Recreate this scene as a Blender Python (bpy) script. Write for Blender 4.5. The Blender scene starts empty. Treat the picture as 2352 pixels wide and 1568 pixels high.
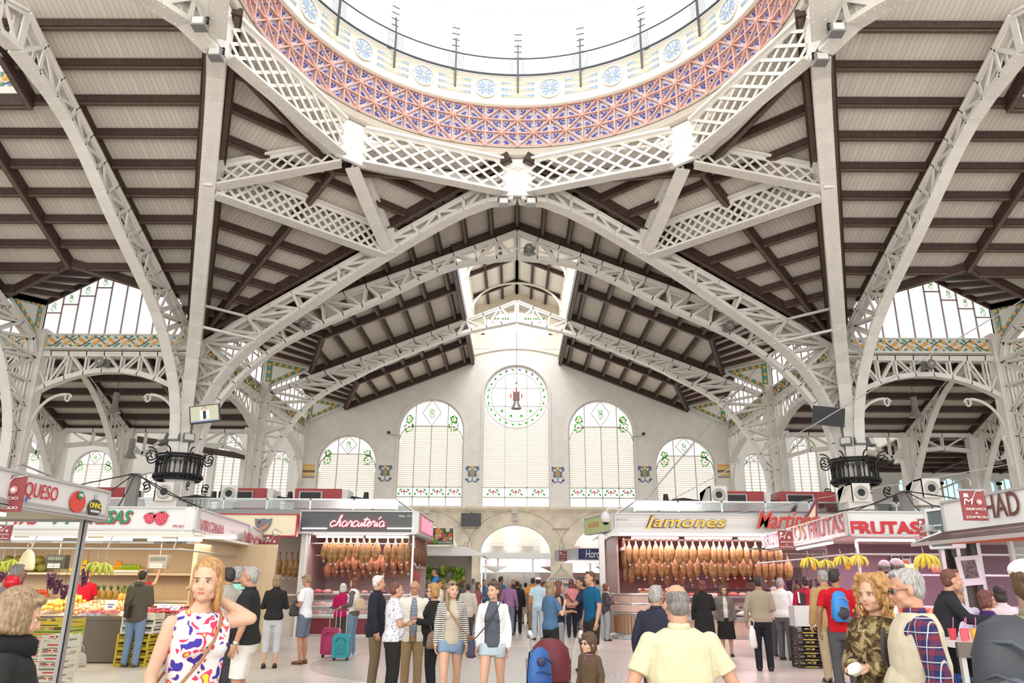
import bpy, bmesh, math, random
from mathutils import Vector, Matrix, Euler, noise
R=math.radians; PI=math.pi
rnd=random.Random(7)
sc=bpy.context.scene
COL=sc.collection
# ---------------- camera ----------------
F_PX=1740.0; PITCH=math.atan(556/F_PX); YAW=math.atan(11/F_PX); ROLL=R(0.4)
cam_d=bpy.data.cameras.new('camera'); cam=bpy.data.objects.new('camera',cam_d); COL.objects.link(cam)
cam_d.sensor_width=36; cam_d.lens=F_PX/2352*36; cam_d.clip_end=500
CAMZ=1.6
CM=Matrix.Rotation(YAW,3,'Z')@Matrix.Rotation(PI/2+PITCH,3,'X')@Matrix.Rotation(ROLL,3,'Z')
cam.matrix_world=Matrix.Translation((0,0,CAMZ))@CM.to_4x4()
sc.camera=cam
# ---------------- world, light, exposure ----------------
sc.view_settings.view_transform='Standard'; sc.view_settings.look='None'
sc.view_settings.exposure=0.42; sc.view_settings.gamma=1.0; sc.view_settings.use_curve_mapping=False
w=bpy.data.worlds.new('sky'); sc.world=w; w.use_nodes=True
wn=w.node_tree.nodes; bg=wn['Background']; bg.inputs[0].default_value=(1,.985,.955,1); bg.inputs[1].default_value=1.15
sc.cycles.max_bounces=6; sc.cycles.diffuse_bounces=4; sc.cycles.transparent_max_bounces=12; sc.cycles.transmission_bounces=4; sc.cycles.glossy_bounces=2
sc.cycles.use_denoising=True
sc.cycles.caustics_reflective=False; sc.cycles.caustics_refractive=False
def area(name,loc,rot,sx,sy,power,col=(1,1,1)):
    l=bpy.data.lights.new(name,'AREA'); l.shape='RECTANGLE'; l.size=sx; l.size_y=sy; l.energy=power; l.color=col
    o=bpy.data.objects.new(name,l); COL.objects.link(o); o.location=loc; o.rotation_euler=rot; return o
# daylight falling through the dome glass, the nave lantern and the big windows, plus added fill lamps
area('dome_daylight',(0,17.4,26),(0,0,0),11,11,650)
area('rear_fill',(0,-4,7),(R(112),0,0),26,10,2100,(1,.95,.88))  # added unseen lamp behind the camera, fills people and back wall
area('street_fill',(0,56,15),(R(48),0,0),34,8,3500)  # added lamp above the street to brighten the facades outside the doors
area('lantern_daylight',(0,40,19.3),(0,0,0),4.5,15,850)
area('window_daylight',(0,48.4,7.2),(R(-90),0,0),16,7,250)
# ---------------- pixel -> world at a chosen real plane ----------------
def ray(px,py):
    return CM@Vector(((px-1176)/F_PX,(784-py)/F_PX,-1))
def atY(px,py,Y):
    d=ray(px,py); t=Y/d.y; return Vector((d.x*t,Y,CAMZ+d.z*t))
def atX(px,py,X):
    d=ray(px,py); t=X/d.x; return Vector((X,d.y*t,CAMZ+d.z*t))
def atZ(px,py,Z):
    d=ray(px,py); t=(Z-CAMZ)/d.z; return Vector((d.x*t,d.y*t,Z))
def onV(px,py,A,B):   # vertical plane through A,B (xy)
    n=Vector((B[1]-A[1],-(B[0]-A[0]),0)); d=ray(px,py)
    t=(n.x*A[0]+n.y*A[1])/(n.dot(d)); return Vector((d.x*t,d.y*t,CAMZ+d.z*t))
def proj(p):
    q=CM.transposed()@(Vector(p)-Vector((0,0,CAMZ))); return (1176-F_PX*q.x/q.z, 784+F_PX*q.y/q.z)
# ---------------- materials ----------------
MATS={}
def mat(name,col,rough=.6,metal=0,emit=None,es=0,noise_=0,nscale=8,bump=0,alpha=None,spec=None):
    if name in MATS: return MATS[name]
    m=bpy.data.materials.new(name); m.use_nodes=True; n=m.node_tree.nodes; l=m.node_tree.links
    b=n['Principled BSDF']; c=tuple(col)+(1,)
    b.inputs['Base Color'].default_value=c; b.inputs['Roughness'].default_value=rough; b.inputs['Metallic'].default_value=metal
    if spec is not None: b.inputs['Specular IOR Level'].default_value=spec
    if emit: b.inputs['Emission Color'].default_value=tuple(emit)+(1,); b.inputs['Emission Strength'].default_value=es
    if alpha is not None: b.inputs['Alpha'].default_value=alpha
    if noise_ or bump:
        tc=n.new('ShaderNodeTexCoord'); t=n.new('ShaderNodeTexNoise'); t.inputs['Scale'].default_value=nscale; t.inputs['Detail'].default_value=4
        l.new(tc.outputs['Object'],t.inputs['Vector'])
        if noise_:
            r=n.new('ShaderNodeValToRGB'); k=noise_
            r.color_ramp.elements[0].position=.3; r.color_ramp.elements[1].position=.7
            r.color_ramp.elements[0].color=tuple(max(0,x*(1-k)) for x in col)+(1,)
            r.color_ramp.elements[1].color=tuple(min(1,x*(1+k)) for x in col)+(1,)
            l.new(t.outputs['Fac'],r.inputs['Fac']); l.new(r.outputs['Color'],b.inputs['Base Color'])
        if bump:
            bp=n.new('ShaderNodeBump'); bp.inputs['Strength'].default_value=bump; bp.inputs['Distance'].default_value=.02
            l.new(t.outputs['Fac'],bp.inputs['Height']); l.new(bp.outputs['Normal'],b.inputs['Normal'])
    MATS[name]=m; return m
def nodes_of(name,col,rough=.7):
    m=mat(name,col,rough); n=m.node_tree.nodes; return m,n,m.node_tree.links,n['Principled BSDF']
def Math(n,l,op,a,b=None):
    x=n.new('ShaderNodeMath'); x.operation=op
    for i,v in enumerate((a,b)):
        if v is None: continue
        if isinstance(v,(int,float)): x.inputs[i].default_value=v
        else: l.new(v,x.inputs[i])
    return x.outputs[0]
def groove(name,col,dirv,period,dark=.55,w=.09):
    m,n,l,b=nodes_of(name,col,.75)
    tc=n.new('ShaderNodeTexCoord'); d=n.new('ShaderNodeVectorMath'); d.operation='DOT_PRODUCT'
    l.new(tc.outputs['Object'],d.inputs[0]); d.inputs[1].default_value=tuple(x/period for x in dirv)
    fr=Math(n,l,'FRACT',d.outputs['Value']); g=Math(n,l,'LESS_THAN',fr,w)
    fl=Math(n,l,'FLOOR',d.outputs['Value']); wn=n.new('ShaderNodeTexWhiteNoise'); wn.noise_dimensions='1D'; l.new(fl,wn.inputs['W'])
    k=Math(n,l,'MULTIPLY_ADD',wn.outputs['Value'],.10); k.node.inputs[2].default_value=.93
    mx=n.new('ShaderNodeMix'); mx.data_type='RGBA'; mx.inputs['A'].default_value=tuple(col)+(1,); mx.inputs['B'].default_value=tuple(x*dark for x in col)+(1,)
    l.new(g,mx.inputs['Factor'])
    sc_=n.new('ShaderNodeVectorMath'); sc_.operation='SCALE'; l.new(mx.outputs['Result'],sc_.inputs[0]); l.new(k,sc_.inputs['Scale'])
    l.new(sc_.outputs[0],b.inputs['Base Color']); return m
def checker_tile(name,col,size,axis='XZ',diag=True,joint=.03,dark=.86,var=.07):
    m,n,l,b=nodes_of(name,col,.35)
    tc=n.new('ShaderNodeTexCoord'); mp=n.new('ShaderNodeMapping'); l.new(tc.outputs['Object'],mp.inputs[0])
    if axis=='XZ': mp.inputs['Rotation'].default_value=(0,R(45) if diag else 0,0)
    elif axis=='YZ': mp.inputs['Rotation'].default_value=(R(45) if diag else 0,0,0)
    else: mp.inputs['Rotation'].default_value=(0,0,R(45) if diag else 0)
    mp.inputs['Scale'].default_value=(1/size,)*3
    s=n.new('ShaderNodeSeparateXYZ'); l.new(mp.outputs[0],s.inputs[0])
    ax=[s.outputs['XYZ'.index(c)] for c in axis]
    fr=[Math(n,l,'FRACT',a) for a in ax]; g=Math(n,l,'MAXIMUM',Math(n,l,'LESS_THAN',fr[0],joint),Math(n,l,'LESS_THAN',fr[1],joint))
    cb=n.new('ShaderNodeCombineXYZ'); l.new(Math(n,l,'FLOOR',ax[0]),cb.inputs[0]); l.new(Math(n,l,'FLOOR',ax[1]),cb.inputs[1])
    wn=n.new('ShaderNodeTexWhiteNoise'); l.new(cb.outputs[0],wn.inputs['Vector'])
    k=Math(n,l,'MULTIPLY_ADD',wn.outputs['Value'],var); k.node.inputs[2].default_value=1-var
    mx=n.new('ShaderNodeMix'); mx.data_type='RGBA'; mx.inputs['A'].default_value=tuple(col)+(1,); mx.inputs['B'].default_value=tuple(x*dark for x in col)+(1,)
    l.new(g,mx.inputs['Factor']); sc_=n.new('ShaderNodeVectorMath'); sc_.operation='SCALE'; l.new(mx.outputs['Result'],sc_.inputs[0]); l.new(k,sc_.inputs['Scale'])
    l.new(sc_.outputs[0],b.inputs['Base Color']); return m
def glassy(name,tint=(1,1,1),tr=.85):
    if name in MATS: return MATS[name]
    m=bpy.data.materials.new(name); m.use_nodes=True; n=m.node_tree.nodes; l=m.node_tree.links
    n.remove(n['Principled BSDF']); out=n['Material Output']
    t=n.new('ShaderNodeBsdfTransparent'); t.inputs[0].default_value=tuple(tint)+(1,)
    g=n.new('ShaderNodeBsdfGlossy'); g.inputs[0].default_value=(1,1,1,1); g.inputs['Roughness'].default_value=.12
    mx=n.new('ShaderNodeMixShader'); mx.inputs[0].default_value=1-tr; l.new(t.outputs[0],mx.inputs[1]); l.new(g.outputs[0],mx.inputs[2]); l.new(mx.outputs[0],out.inputs[0])
    MATS[name]=m; return m
def frosted(name,tint=(1,1,1),k=.5):
    if name in MATS: return MATS[name]
    m=bpy.data.materials.new(name); m.use_nodes=True; n=m.node_tree.nodes; l=m.node_tree.links
    n.remove(n['Principled BSDF']); out=n['Material Output']
    t=n.new('ShaderNodeBsdfTransparent'); t.inputs[0].default_value=tuple(tint)+(1,)
    g=n.new('ShaderNodeBsdfTranslucent'); g.inputs[0].default_value=tuple(tint)+(1,)
    mx=n.new('ShaderNodeMixShader'); mx.inputs[0].default_value=k; l.new(t.outputs[0],mx.inputs[1]); l.new(g.outputs[0],mx.inputs[2]); l.new(mx.outputs[0],out.inputs[0])
    MATS[name]=m; return m
# ---------------- mesh builder ----------------
class MB:
    def __init__(s): s.v=[]; s.f=[]; s.m=[]; s.sm=[]
    def add(s,vs,fs,mi=0,smooth=False,M=None):
        o=len(s.v)
        s.v+= [tuple(M@Vector(p)) for p in vs] if M is not None else [tuple(p) for p in vs]
        s.f+=[tuple(i+o for i in f) for f in fs]; s.m+=[mi]*len(fs); s.sm+=[smooth]*len(fs); return s
    def box(s,c,d,mi=0,M=None,rot=None):
        x,y,z=d[0]/2,d[1]/2,d[2]/2
        vs=[Vector((a,b,e)) for a in(-x,x) for b in(-y,y) for e in(-z,z)]
        if rot is not None: vs=[rot@p for p in vs]
        vs=[p+Vector(c) for p in vs]
        return s.add(vs,[(0,1,3,2),(4,6,7,5),(0,4,5,1),(2,3,7,6),(0,2,6,4),(1,5,7,3)],mi,False,M)
    def bar(s,a,b,w,t,mi=0,up=(0,0,1),M=None):
        # box from a to b; t along 'up', w across
        a=Vector(a); b=Vector(b); d=b-a
        if d.length<1e-6: return s
        y=d.normalized(); u=Vector(up); x=y.cross(u)
        if x.length<1e-4: x=y.cross(Vector((1,0,0))); 
        if x.length<1e-4: x=y.cross(Vector((0,1,0)))
        x.normalize(); z=x.cross(y).normalized(); x*=w/2; z*=t/2
        vs=[a-x-z,a+x-z,a+x+z,a-x+z,b-x-z,b+x-z,b+x+z,b-x+z]
        return s.add(vs,[(0,1,2,3),(7,6,5,4),(0,4,5,1),(1,5,6,2),(2,6,7,3),(3,7,4,0)],mi,False,M)
    def poly(s,pts,mi=0,M=None): return s.add(pts,[tuple(range(len(pts)))],mi,False,M)
    def slab(s,pts,h,mi=0,M=None):
        # extrude polygon by vector h
        h=Vector(h); n=len(pts); a=[Vector(p) for p in pts]; vs=a+[p+h for p in a]
        fs=[tuple(range(n)),tuple(range(2*n-1,n-1,-1))]+[(i,i+n,(i+1)%n+n,(i+1)%n) for i in range(n)]
        return s.add(vs,fs,mi,False,M)
    def cyl(s,a,b,r0,r1=None,n=12,mi=0,caps=True,smooth=True,M=None):
        r1=r0 if r1 is None else r1; a=Vector(a); b=Vector(b); d=(b-a)
        if d.length<1e-7: return s
        d.normalize()
        x=d.orthogonal().normalized(); y=d.cross(x); vs=[]
        for c,r in((a,r0),(b,r1)):
            for i in range(n):
                t=2*PI*i/n; vs.append(c+x*(r*math.cos(t))+y*(r*math.sin(t)))
        s.add(vs,[(i,(i+1)%n,(i+1)%n+n,i+n) for i in range(n)],mi,smooth,M)
        if caps: s.add(vs,[tuple(range(n-1,-1,-1)),tuple(range(n,2*n))],mi,False,M)
        return s
    def tube(s,pts,r,n=8,mi=0,M=None,rs=None,flat=1.0):
        P=[Vector(p) for p in pts]; rings=[]; last=None
        for i,p in enumerate(P):
            d=(P[min(i+1,len(P)-1)]-P[max(i-1,0)]).normalized()
            x=(last-d*last.dot(d)) if last is not None else d.orthogonal()
            if x.length<1e-5: x=d.orthogonal()
            x.normalize(); last=x; y=d.cross(x); q=rs[i] if rs else r
            rings.append([p+x*(q*math.cos(2*PI*k/n))+y*(q*flat*math.sin(2*PI*k/n)) for k in range(n)])
        vs=[q for g in rings for q in g]; fs=[]
        for i in range(len(P)-1):
            for k in range(n): fs.append((i*n+k,i*n+(k+1)%n,(i+1)*n+(k+1)%n,(i+1)*n+k))
        fs+= [tuple(range(n-1,-1,-1)),tuple(range((len(P)-1)*n,len(P)*n))]
        return s.add(vs,fs,mi,True,M)
    def ball(s,c,r,mi=0,nu=10,nv=7,M=None,rot=None):
        if isinstance(r,(int,float)): r=(r,r,r)
        c=Vector(c); vs=[]; 
        for j in range(nv+1):
            ph=PI*j/nv
            for i in range(nu):
                t=2*PI*i/nu; p=Vector((r[0]*math.sin(ph)*math.cos(t),r[1]*math.sin(ph)*math.sin(t),r[2]*math.cos(ph)))
                if rot is not None: p=rot@p
                vs.append(c+p)
        fs=[(j*nu+i,(j+1)*nu+i,(j+1)*nu+(i+1)%nu,j*nu+(i+1)%nu) for j in range(nv) for i in range(nu)]
        return s.add(vs,fs,mi,True,M)
    def lathe(s,prof,c=(0,0,0),n=16,mi=0,M=None,a0=0,a1=2*PI,smooth=True):
        full=abs(a1-a0-2*PI)<1e-6; k=n if full else n+1; vs=[]
        for (r,z) in prof:
            for i in range(k):
                t=a0+(a1-a0)*i/n; vs.append((c[0]+r*math.cos(t),c[1]+r*math.sin(t),c[2]+z))
        fs=[(j*k+i,j*k+(i+1)%k,(j+1)*k+(i+1)%k,(j+1)*k+i) for j in range(len(prof)-1) for i in range(n if full else n)]
        return s.add(vs,fs,mi,smooth,M)
    def build(s,name,mats,parent=None,smooth=None,loc=None,rz=0):
        me=bpy.data.meshes.new(name); me.from_pydata(s.v,[],s.f)
        if not isinstance(mats,(list,tuple)): mats=[mats]
        for q in mats: me.materials.append(q)
        me.polygons.foreach_set('material_index',[min(i,len(mats)-1) for i in s.m])
        me.polygons.foreach_set('use_smooth',[bool(x) if smooth is None else smooth for x in s.sm]); me.update()
        o=bpy.data.objects.new(name,me); COL.objects.link(o)
        if parent is not None: o.parent=parent
        if loc is not None: o.location=loc
        if rz: o.rotation_euler=(0,0,rz)
        return o
def T(o,label,cat,group=None):
    o['label']=label; o['category']=cat
    if group: o['group']=group
    return o
def S(o): o['kind']='structure'; return o
def E_(name,loc=(0,0,0),rz=0,label=None,cat=None,group=None):
    o=bpy.data.objects.new(name,None); COL.objects.link(o); o.location=loc; o.rotation_euler=(0,0,rz)
    if label: T(o,label,cat,group)
    return o
def dup(o,parent=None,loc=None,rz=None,rot=None,scale=None):
    c=o.copy(); COL.objects.link(c)
    if parent is not None: c.parent=parent
    if loc is not None: c.location=loc
    if rz is not None: c.rotation_euler=(0,0,rz)
    if rot is not None: c.rotation_euler=rot
    if scale is not None: c.scale=scale
    for ch in list(o.children): dup(ch,c)
    return c
def arc2(cx,cz,r,a0,a1,n): return [(cx+r*math.cos(R(a0+(a1-a0)*i/n)),cz+r*math.sin(R(a0+(a1-a0)*i/n))) for i in range(n+1)]
def bez(p0,p1,p2,p3,n=12):
    p0,p1,p2,p3=map(Vector,(p0,p1,p2,p3)); return [((1-t)**3)*p0+3*((1-t)**2)*t*p1+3*(1-t)*t*t*p2+t**3*p3 for t in [i/n for i in range(n+1)]]
def FM(o,x,n):  # frame matrix: origin o, local X along x, local Y = -normal side; local Z up
    X=Vector(x).normalized(); Z=Vector((0,0,1)); Y=Z.cross(X).normalized(); Z=X.cross(Y)
    return Matrix(((X.x,Y.x,Z.x,o[0]),(X.y,Y.y,Z.y,o[1]),(X.z,Y.z,Z.z,o[2]),(0,0,0,1)))
# ================= materials of the building =================
WHITE=mat('white_paint',(.80,.77,.72),.5,noise_=.05,nscale=2)
PLAST=mat('plaster_white',(.80,.78,.74),.7,noise_=.03,nscale=1.2)
BROWN=mat('brown_wood',(.055,.028,.022),.65,noise_=.25,nscale=6)
BROWN2=mat('brown_wood_moulding',(.13,.085,.065),.55,noise_=.2,nscale=7)
STONE=mat('sand_stone',(.82,.73,.59),.8,noise_=.16,nscale=1.6,bump=.2)
CREAM=mat('cream_plaster',(.80,.75,.62),.6)
TILEW=checker_tile('cream_wall_tile',(.86,.83,.78),.46,'XZ')
BX=groove('boards_across_x',(.68,.62,.555),(1,0,0),.16)
BY=groove('boards_across_y',(.68,.62,.555),(0,1,0),.16)
BD1=groove('boards_diag_a',(.68,.62,.555),(.7071,.7071,0),.16)
BD2=groove('boards_diag_b',(.68,.62,.555),(.7071,-.7071,0),.16)
GREYM=mat('grey_metal',(.33,.33,.33),.4,.6); DARKM=mat('dark_iron',(.03,.03,.032),.45,.6)
GREEN=mat('glaze_green',(.09,.30,.22),.3); LGREEN=mat('glass_leaf_green',(.12,.42,.06),.4); ORANGE=mat('glaze_orange',(.85,.42,.06),.3)
BLUE=mat('glaze_blue',(.05,.10,.42),.3); LBLUE=mat('glaze_light_blue',(.42,.55,.72),.3); YEL=mat('glaze_yellow',(.80,.66,.30),.3); PINKR=mat('glass_rose',(.75,.22,.22),.4); STEM=mat('glaze_stem',(.10,.04,.03),.4)
GLASS=glassy('clear_pane',(1,1,1),.93); FROST=frosted('frosted_pane',(.98,.99,1),.45)
SLAT=frosted('cream_slat',(.95,.92,.85),.75)
H0=CAMZ
def rz_n(x): return 17.3-.396*abs(x)
CY=17.4; Lx=8.3; D=13.9; PYF=31.3
# ---------- floor ----------
fm,n,l,b=nodes_of('floor_terrazzo',(.66,.60,.53),.32)
tc=n.new('ShaderNodeTexCoord'); nz=n.new('ShaderNodeTexNoise'); nz.inputs['Scale'].default_value=.6; nz.inputs['Detail'].default_value=6; l.new(tc.outputs['Object'],nz.inputs['Vector'])
s_=n.new('ShaderNodeSeparateXYZ'); l.new(tc.outputs['Object'],s_.inputs[0])
ln=Math(n,l,'MAXIMUM',Math(n,l,'LESS_THAN',Math(n,l,'FRACT',Math(n,l,'MULTIPLY',s_.outputs[0],2.5)),.035),Math(n,l,'LESS_THAN',Math(n,l,'FRACT',Math(n,l,'MULTIPLY',s_.outputs[1],2.5)),.035))
cr=n.new('ShaderNodeValToRGB'); cr.color_ramp.elements[0].position=.3; cr.color_ramp.elements[1].position=.75; cr.color_ramp.elements[0].color=(.46,.42,.365,1); cr.color_ramp.elements[1].color=(.60,.56,.50,1); l.new(nz.outputs['Fac'],cr.inputs[0])
mx=n.new('ShaderNodeMix'); mx.data_type='RGBA'; l.new(cr.outputs[0],mx.inputs['A']); mx.inputs['B'].default_value=(.42,.38,.33,1); l.new(ln,mx.inputs['Factor']); l.new(mx.outputs['Result'],b.inputs['Base Color'])
m=MB(); m.box((0,32,-.1),(110,80,.2)); S(m.build('floor',fm))
# rosette in the crossing (scale pattern)
rm,n,l,b=nodes_of('floor_rosette',(.45,.42,.39),.4)
tc=n.new('ShaderNodeTexCoord'); s_=n.new('ShaderNodeSeparateXYZ'); l.new(tc.outputs['Object'],s_.inputs[0])
rr=Math(n,l,'SQRT',Math(n,l,'ADD',Math(n,l,'MULTIPLY',s_.outputs[0],s_.outputs[0]),Math(n,l,'MULTIPLY',s_.outputs[1],s_.outputs[1])))
an=Math(n,l,'ARCTAN2',s_.outputs[1],s_.outputs[0])
A_=Math(n,l,'ABSOLUTE',Math(n,l,'SUBTRACT',Math(n,l,'FRACT',Math(n,l,'MULTIPLY',an,110/(2*PI))),.5))
B_=Math(n,l,'FRACT',Math(n,l,'ADD',Math(n,l,'MULTIPLY',rr,5.5),Math(n,l,'MULTIPLY',A_,1.6)))
cr=n.new('ShaderNodeValToRGB'); cr.color_ramp.interpolation='CONSTANT'; cr.color_ramp.elements[0].color=(.30,.28,.255,1); cr.color_ramp.elements[1].position=.38; cr.color_ramp.elements[1].color=(.43,.40,.36,1); l.new(B_,cr.inputs[0]); l.new(cr.outputs[0],b.inputs['Base Color'])
m=MB(); m.lathe([(0,.004),(4.25,.004),(4.25,-.01)],n=96,smooth=False); o=m.build('floor_rosette',rm,loc=(0,CY,0)); S(o)
# ---------- roofs ----------
ceil_n=[0]
def beam(mb,a,b,w=.22,h=.25,mi=0,up=(0,0,1)):
    a=Vector(a);b=Vector(b); dz=Vector((0,0,-h/2)); mb.bar(a+dz,b+dz,w,h,0,up)
    dz=Vector((0,0,-h-.03)); mb.bar(a+dz,b+dz,w*.55,.06,1,up)
beams=MB(); boards=MB()
def board(pts,mi): 
    boards.slab([Vector(p) for p in pts],(0,0,.12),mi)
def dormer(V,G,Ee,Tt):
    beam(beams,V,Tt,.26,.28); n_=6
    for k in range(n_):
        t0,t1=k/n_,(k+1)/n_; boards.slab([V.lerp(Tt,t0),V.lerp(Tt,t1),G.lerp(Ee,t1),G.lerp(Ee,t0)],(0,0,.1),4)
        beam(beams,V.lerp(Tt,t0),G.lerp(Ee,t0),.17,.17)
    beam(beams,Tt,Ee,.17,.17); beam(beams,G,Ee,.17,.17)
for sx in(1,-1):
    # nave slope: crossing part up to arch 2
    board([(0,25.7,17.3),(sx*D,PYF,rz_n(D)),(0,PYF,17.3)],1)
    # bays
    for (y0,y1) in((31.3,40.2),(40.2,49.1)):
        ym=(y0+y1)/2
        board([(sx*2.9,y0,rz_n(2.9)),(sx*11.3,y0,rz_n(11.3)),(sx*9.6,ym,rz_n(9.6)),(sx*11.3,y1,rz_n(11.3)),(sx*2.9,y1,rz_n(2.9))],1)
        V=Vector((sx*9.6,ym,rz_n(9.6))); G=Vector((sx*D,ym,15.4))
        for yy in(y0,y1):
            Tt=Vector((sx*11.3,yy,rz_n(11.3))); Ee=Vector((sx*D,yy,13.4))
            dormer(V,G,Ee,Tt)
    k=0
    for k in range(0,12):
        x=sx*1.15*k; yS=max(26.5,25.9+(31.3-25.7)*abs(x)/D)
        if k==0 and sx<0: continue
        yE=31.3
        segs=[(yS,31.3)]
        if 2.9<abs(x)<9.6: segs=[(yS,49.1)]
        elif abs(x)>=9.6 and abs(x)<11.3:
            f=(abs(x)-9.6)/1.7*4.45
            q=0
            segs=[(yS,31.3+(4.45-q)*0+4.45*(1-(11.3-abs(x))/1.7)*0+ (4.45*( (11.3-abs(x))/1.7)))]
            segs+= [(40.2-4.45*((11.3-abs(x))/1.7),40.2+4.45*((11.3-abs(x))/1.7)),(49.1-4.45*((11.3-abs(x))/1.7),49.1)]
        for a,b_ in segs: beam(beams,(x,a,rz_n(x)),(x,b_,rz_n(x)))
    for yy,xo in((31.45,13.7),(35.75,9.6),(40.2,11.3),(44.65,9.6),(48.95,11.3)):
        beam(beams,(sx*2.95,yy,rz_n(2.95)),(sx*xo,yy,rz_n(xo)),.3,.36)
    beam(beams,(sx*2.95,31.3,rz_n(2.9)),(sx*2.95,49.1,rz_n(2.9)),.24,.5)
    beam(beams,(0,31.3,17.3),(sx*2.95,31.3,rz_n(2.95)),.3,.36)
    beam(beams,(sx*1.5,26.85,rz_n(1.5)-.1),(sx*D,PYF+.35,rz_n(D)),.3,.36)
    # transept slope (far one)
    def zt(y): return 17.3-.396*abs(y-CY)
    XE=48
    xs=[13.9,20.8,27.7,34.6,41.5,48.4]
    board([(sx*Lx,CY,17.3),(sx*D,CY,17.3),(sx*D,PYF,zt(PYF))],0)
    for a,b_ in zip(xs,xs[1:]):
        xm=(a+b_)/2
        board([(sx*a,20.35,zt(20.35)),(sx*b_,20.35,zt(20.35)),(sx*b_,28.7,zt(28.7)),(sx*xm,27,zt(27)),(sx*a,28.7,zt(28.7))],0)
        V=Vector((sx*xm,27,zt(27))); G=Vector((sx*xm,PYF,15.4))
        for xx in(a,b_):
            Tt=Vector((sx*xx,28.7,zt(28.7))); Ee=Vector((sx*xx,PYF,13.4)); dormer(V,G,Ee,Tt)
        beam(beams,(sx*xm,20.4,zt(20.4)),(sx*xm,27,zt(27)),.26,.36)
        beam(beams,(sx*a,20.4,zt(20.4)),(sx*a,28.7,zt(28.7)),.26,.36)
    board([(sx*13.9,CY,17.3),(sx*15.3,CY,17.3),(sx*15.3,20.35,zt(20.35)),(sx*13.9,20.35,zt(20.35))],0)
    for k in range(0,12):
        y=18.05+1.15*k; xl=Lx+(D-Lx)*(y-CY)/D
        if y<20.35: xe=15.3
        elif y<27: xe=XE
        else: xe=13.9+max(0,3.45*(28.7-y)/1.7)
        if xe>xl: beam(beams,(sx*xl,y,zt(y)),(sx*xe,y,zt(y)),.23,.24)
        if 27<=y<28.7:
            q=3.45*(28.7-y)/1.7
            for a in xs[1:-1]: beam(beams,(sx*(a-q),y,zt(y)),(sx*(a+q),y,zt(y)),.26,.34)
    beam(beams,(sx*(D+.3),PYF,zt(PYF)),(sx*(Lx+.35),CY,17.3),.3,.36)
    beam(beams,(sx*15.3,17,17.3),(sx*15.3,20.4,zt(20.4)),.26,.4)
    beam(beams,(sx*15.3,20.35,zt(20.35)),(sx*XE,20.35,zt(20.35)),.26,.4)
    # diagonal corner plane
    P=Vector((sx*D,PYF,rz_n(D))); L=Vector((sx*Lx,CY,17.3)); Fp=Vector((0,CY+Lx,17.3))
    mid=(L+Fp)/2; dv=mid-P; Nn=P+dv*(11.35/13.8)
    board([P,L,Nn],2 if sx<0 else 3); board([P,Nn,Fp],2 if sx<0 else 3)
    half=(L-mid)
    for k in range(0,12):
        y=18.05+1.15*k; t=(PYF-y)/D; s=13.8*t; cpt=P+dv*t
        outer=half*t
        if s<=10.37: beam(beams,cpt-outer,cpt+outer,.23,.24,up=(0,0,1))
        else:
            g=(s-10.37)/2.45; inn=half*g
            for q in((1,-1) if g<t*.97 else ()): beam(beams,cpt+outer*q,cpt+inn*q,.23,.24)
    beam(beams,P,Nn-dv.normalized()*.95,.24,.36)
    ofs=(mid-P).normalized()*.0
    nd=Vector((-sx*1,-1,0)).normalized()*.38
    for q in(L,Fp):
        e=(q-P); side=Vector((0,0,0)); mm=(mid-q); mm.z=0; mm=mm.normalized()*.42
        beam(beams,P+mm*.6,q+mm,.28,.36)
        beam(beams,q+nd*-2.57-Vector((0,0,.39)),Nn+nd*-2.57-Vector((0,0,.39)),.28,.38)
o=boards.build('ceiling',[BX,BY,BD1,BD2,mat('pink_board',(.70,.60,.55),.7)]); S(o)
o=beams.build('ceiling_beams',[BROWN,BROWN2]); S(o)
# ---------- riveted arches ----------
def rivets(mb,a,b,w,nrm,step=.32,r=.03):
    a=Vector(a);b=Vector(b);d=b-a;n=max(1,int(d.length/step)); y=d.normalized(); nrm=Vector(nrm).normalized(); x=y.cross(nrm).normalized()
    for i in range(n):
        for sg in(-1,1):
            c=a+d*((i+.5)/n)+x*(sg*w*.32)
            mb.add([c+x*r,c+y*r,c-x*r,c-y*r,c+nrm*r*.9],[(0,1,4),(1,2,4),(2,3,4),(3,0,4)],0)
def truss(mb,top,bot,w=.5,t=.10,web=.09,n=None,style='W',riv=True,sidew=.16,double=True):
    """top and bot: lists of equal length of 3D points"""
    nrm=None
    for L_ in(top,bot):
        for i,(a,b) in enumerate(zip(L_,L_[1:])):
            a=Vector(a);b=Vector(b); d=(b-a)
            e=d.normalized()*.02
            k=Vector(bot[min(i,len(bot)-1)])-Vector(top[min(i,len(top)-1)])
            if k.length<.05: k=Vector((0,0,-1))
            mb.bar(a-e,b+e,w,t,0,up=k)
            # side plates
            kk=k-d.normalized()*k.dot(d.normalized()); kk.normalize(); sgn=1 if L_ is top else -1
            x=d.normalized().cross(kk).normalized()
            for q in(-1,1): mb.bar(a-e+kk*sgn*sidew*.5+x*q*w*.34,b+e+kk*sgn*sidew*.5+x*q*w*.34,.05,sidew,0,up=kk)
            if riv and L_ is bot: rivets(mb,a+kk*t/2,b+kk*t/2,w,kk)
    for i in range(len(top)-1):
        a,b,c,d=map(Vector,(top[i],top[i+1],bot[i],bot[i+1]))
        if (a-c).length<.12 and (b-d).length<.12: continue
        x=(d-c).cross(a-c)
        if x.length<1e-6: continue
        x.normalize()
        for q in((-1,1) if double else (0,)):
            o=x*q*w*.32
            mb.bar(a+o,c+o,web,.05,0,up=x); 
            if style=='W': mb.bar((a if i%2 else c)+o,(d if i%2 else b)+o,web,.05,0,up=x)
            else: mb.bar(a+o,d+o,web,.05,0,up=x); mb.bar(c+o,b+o,web,.05,0,up=x)
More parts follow.
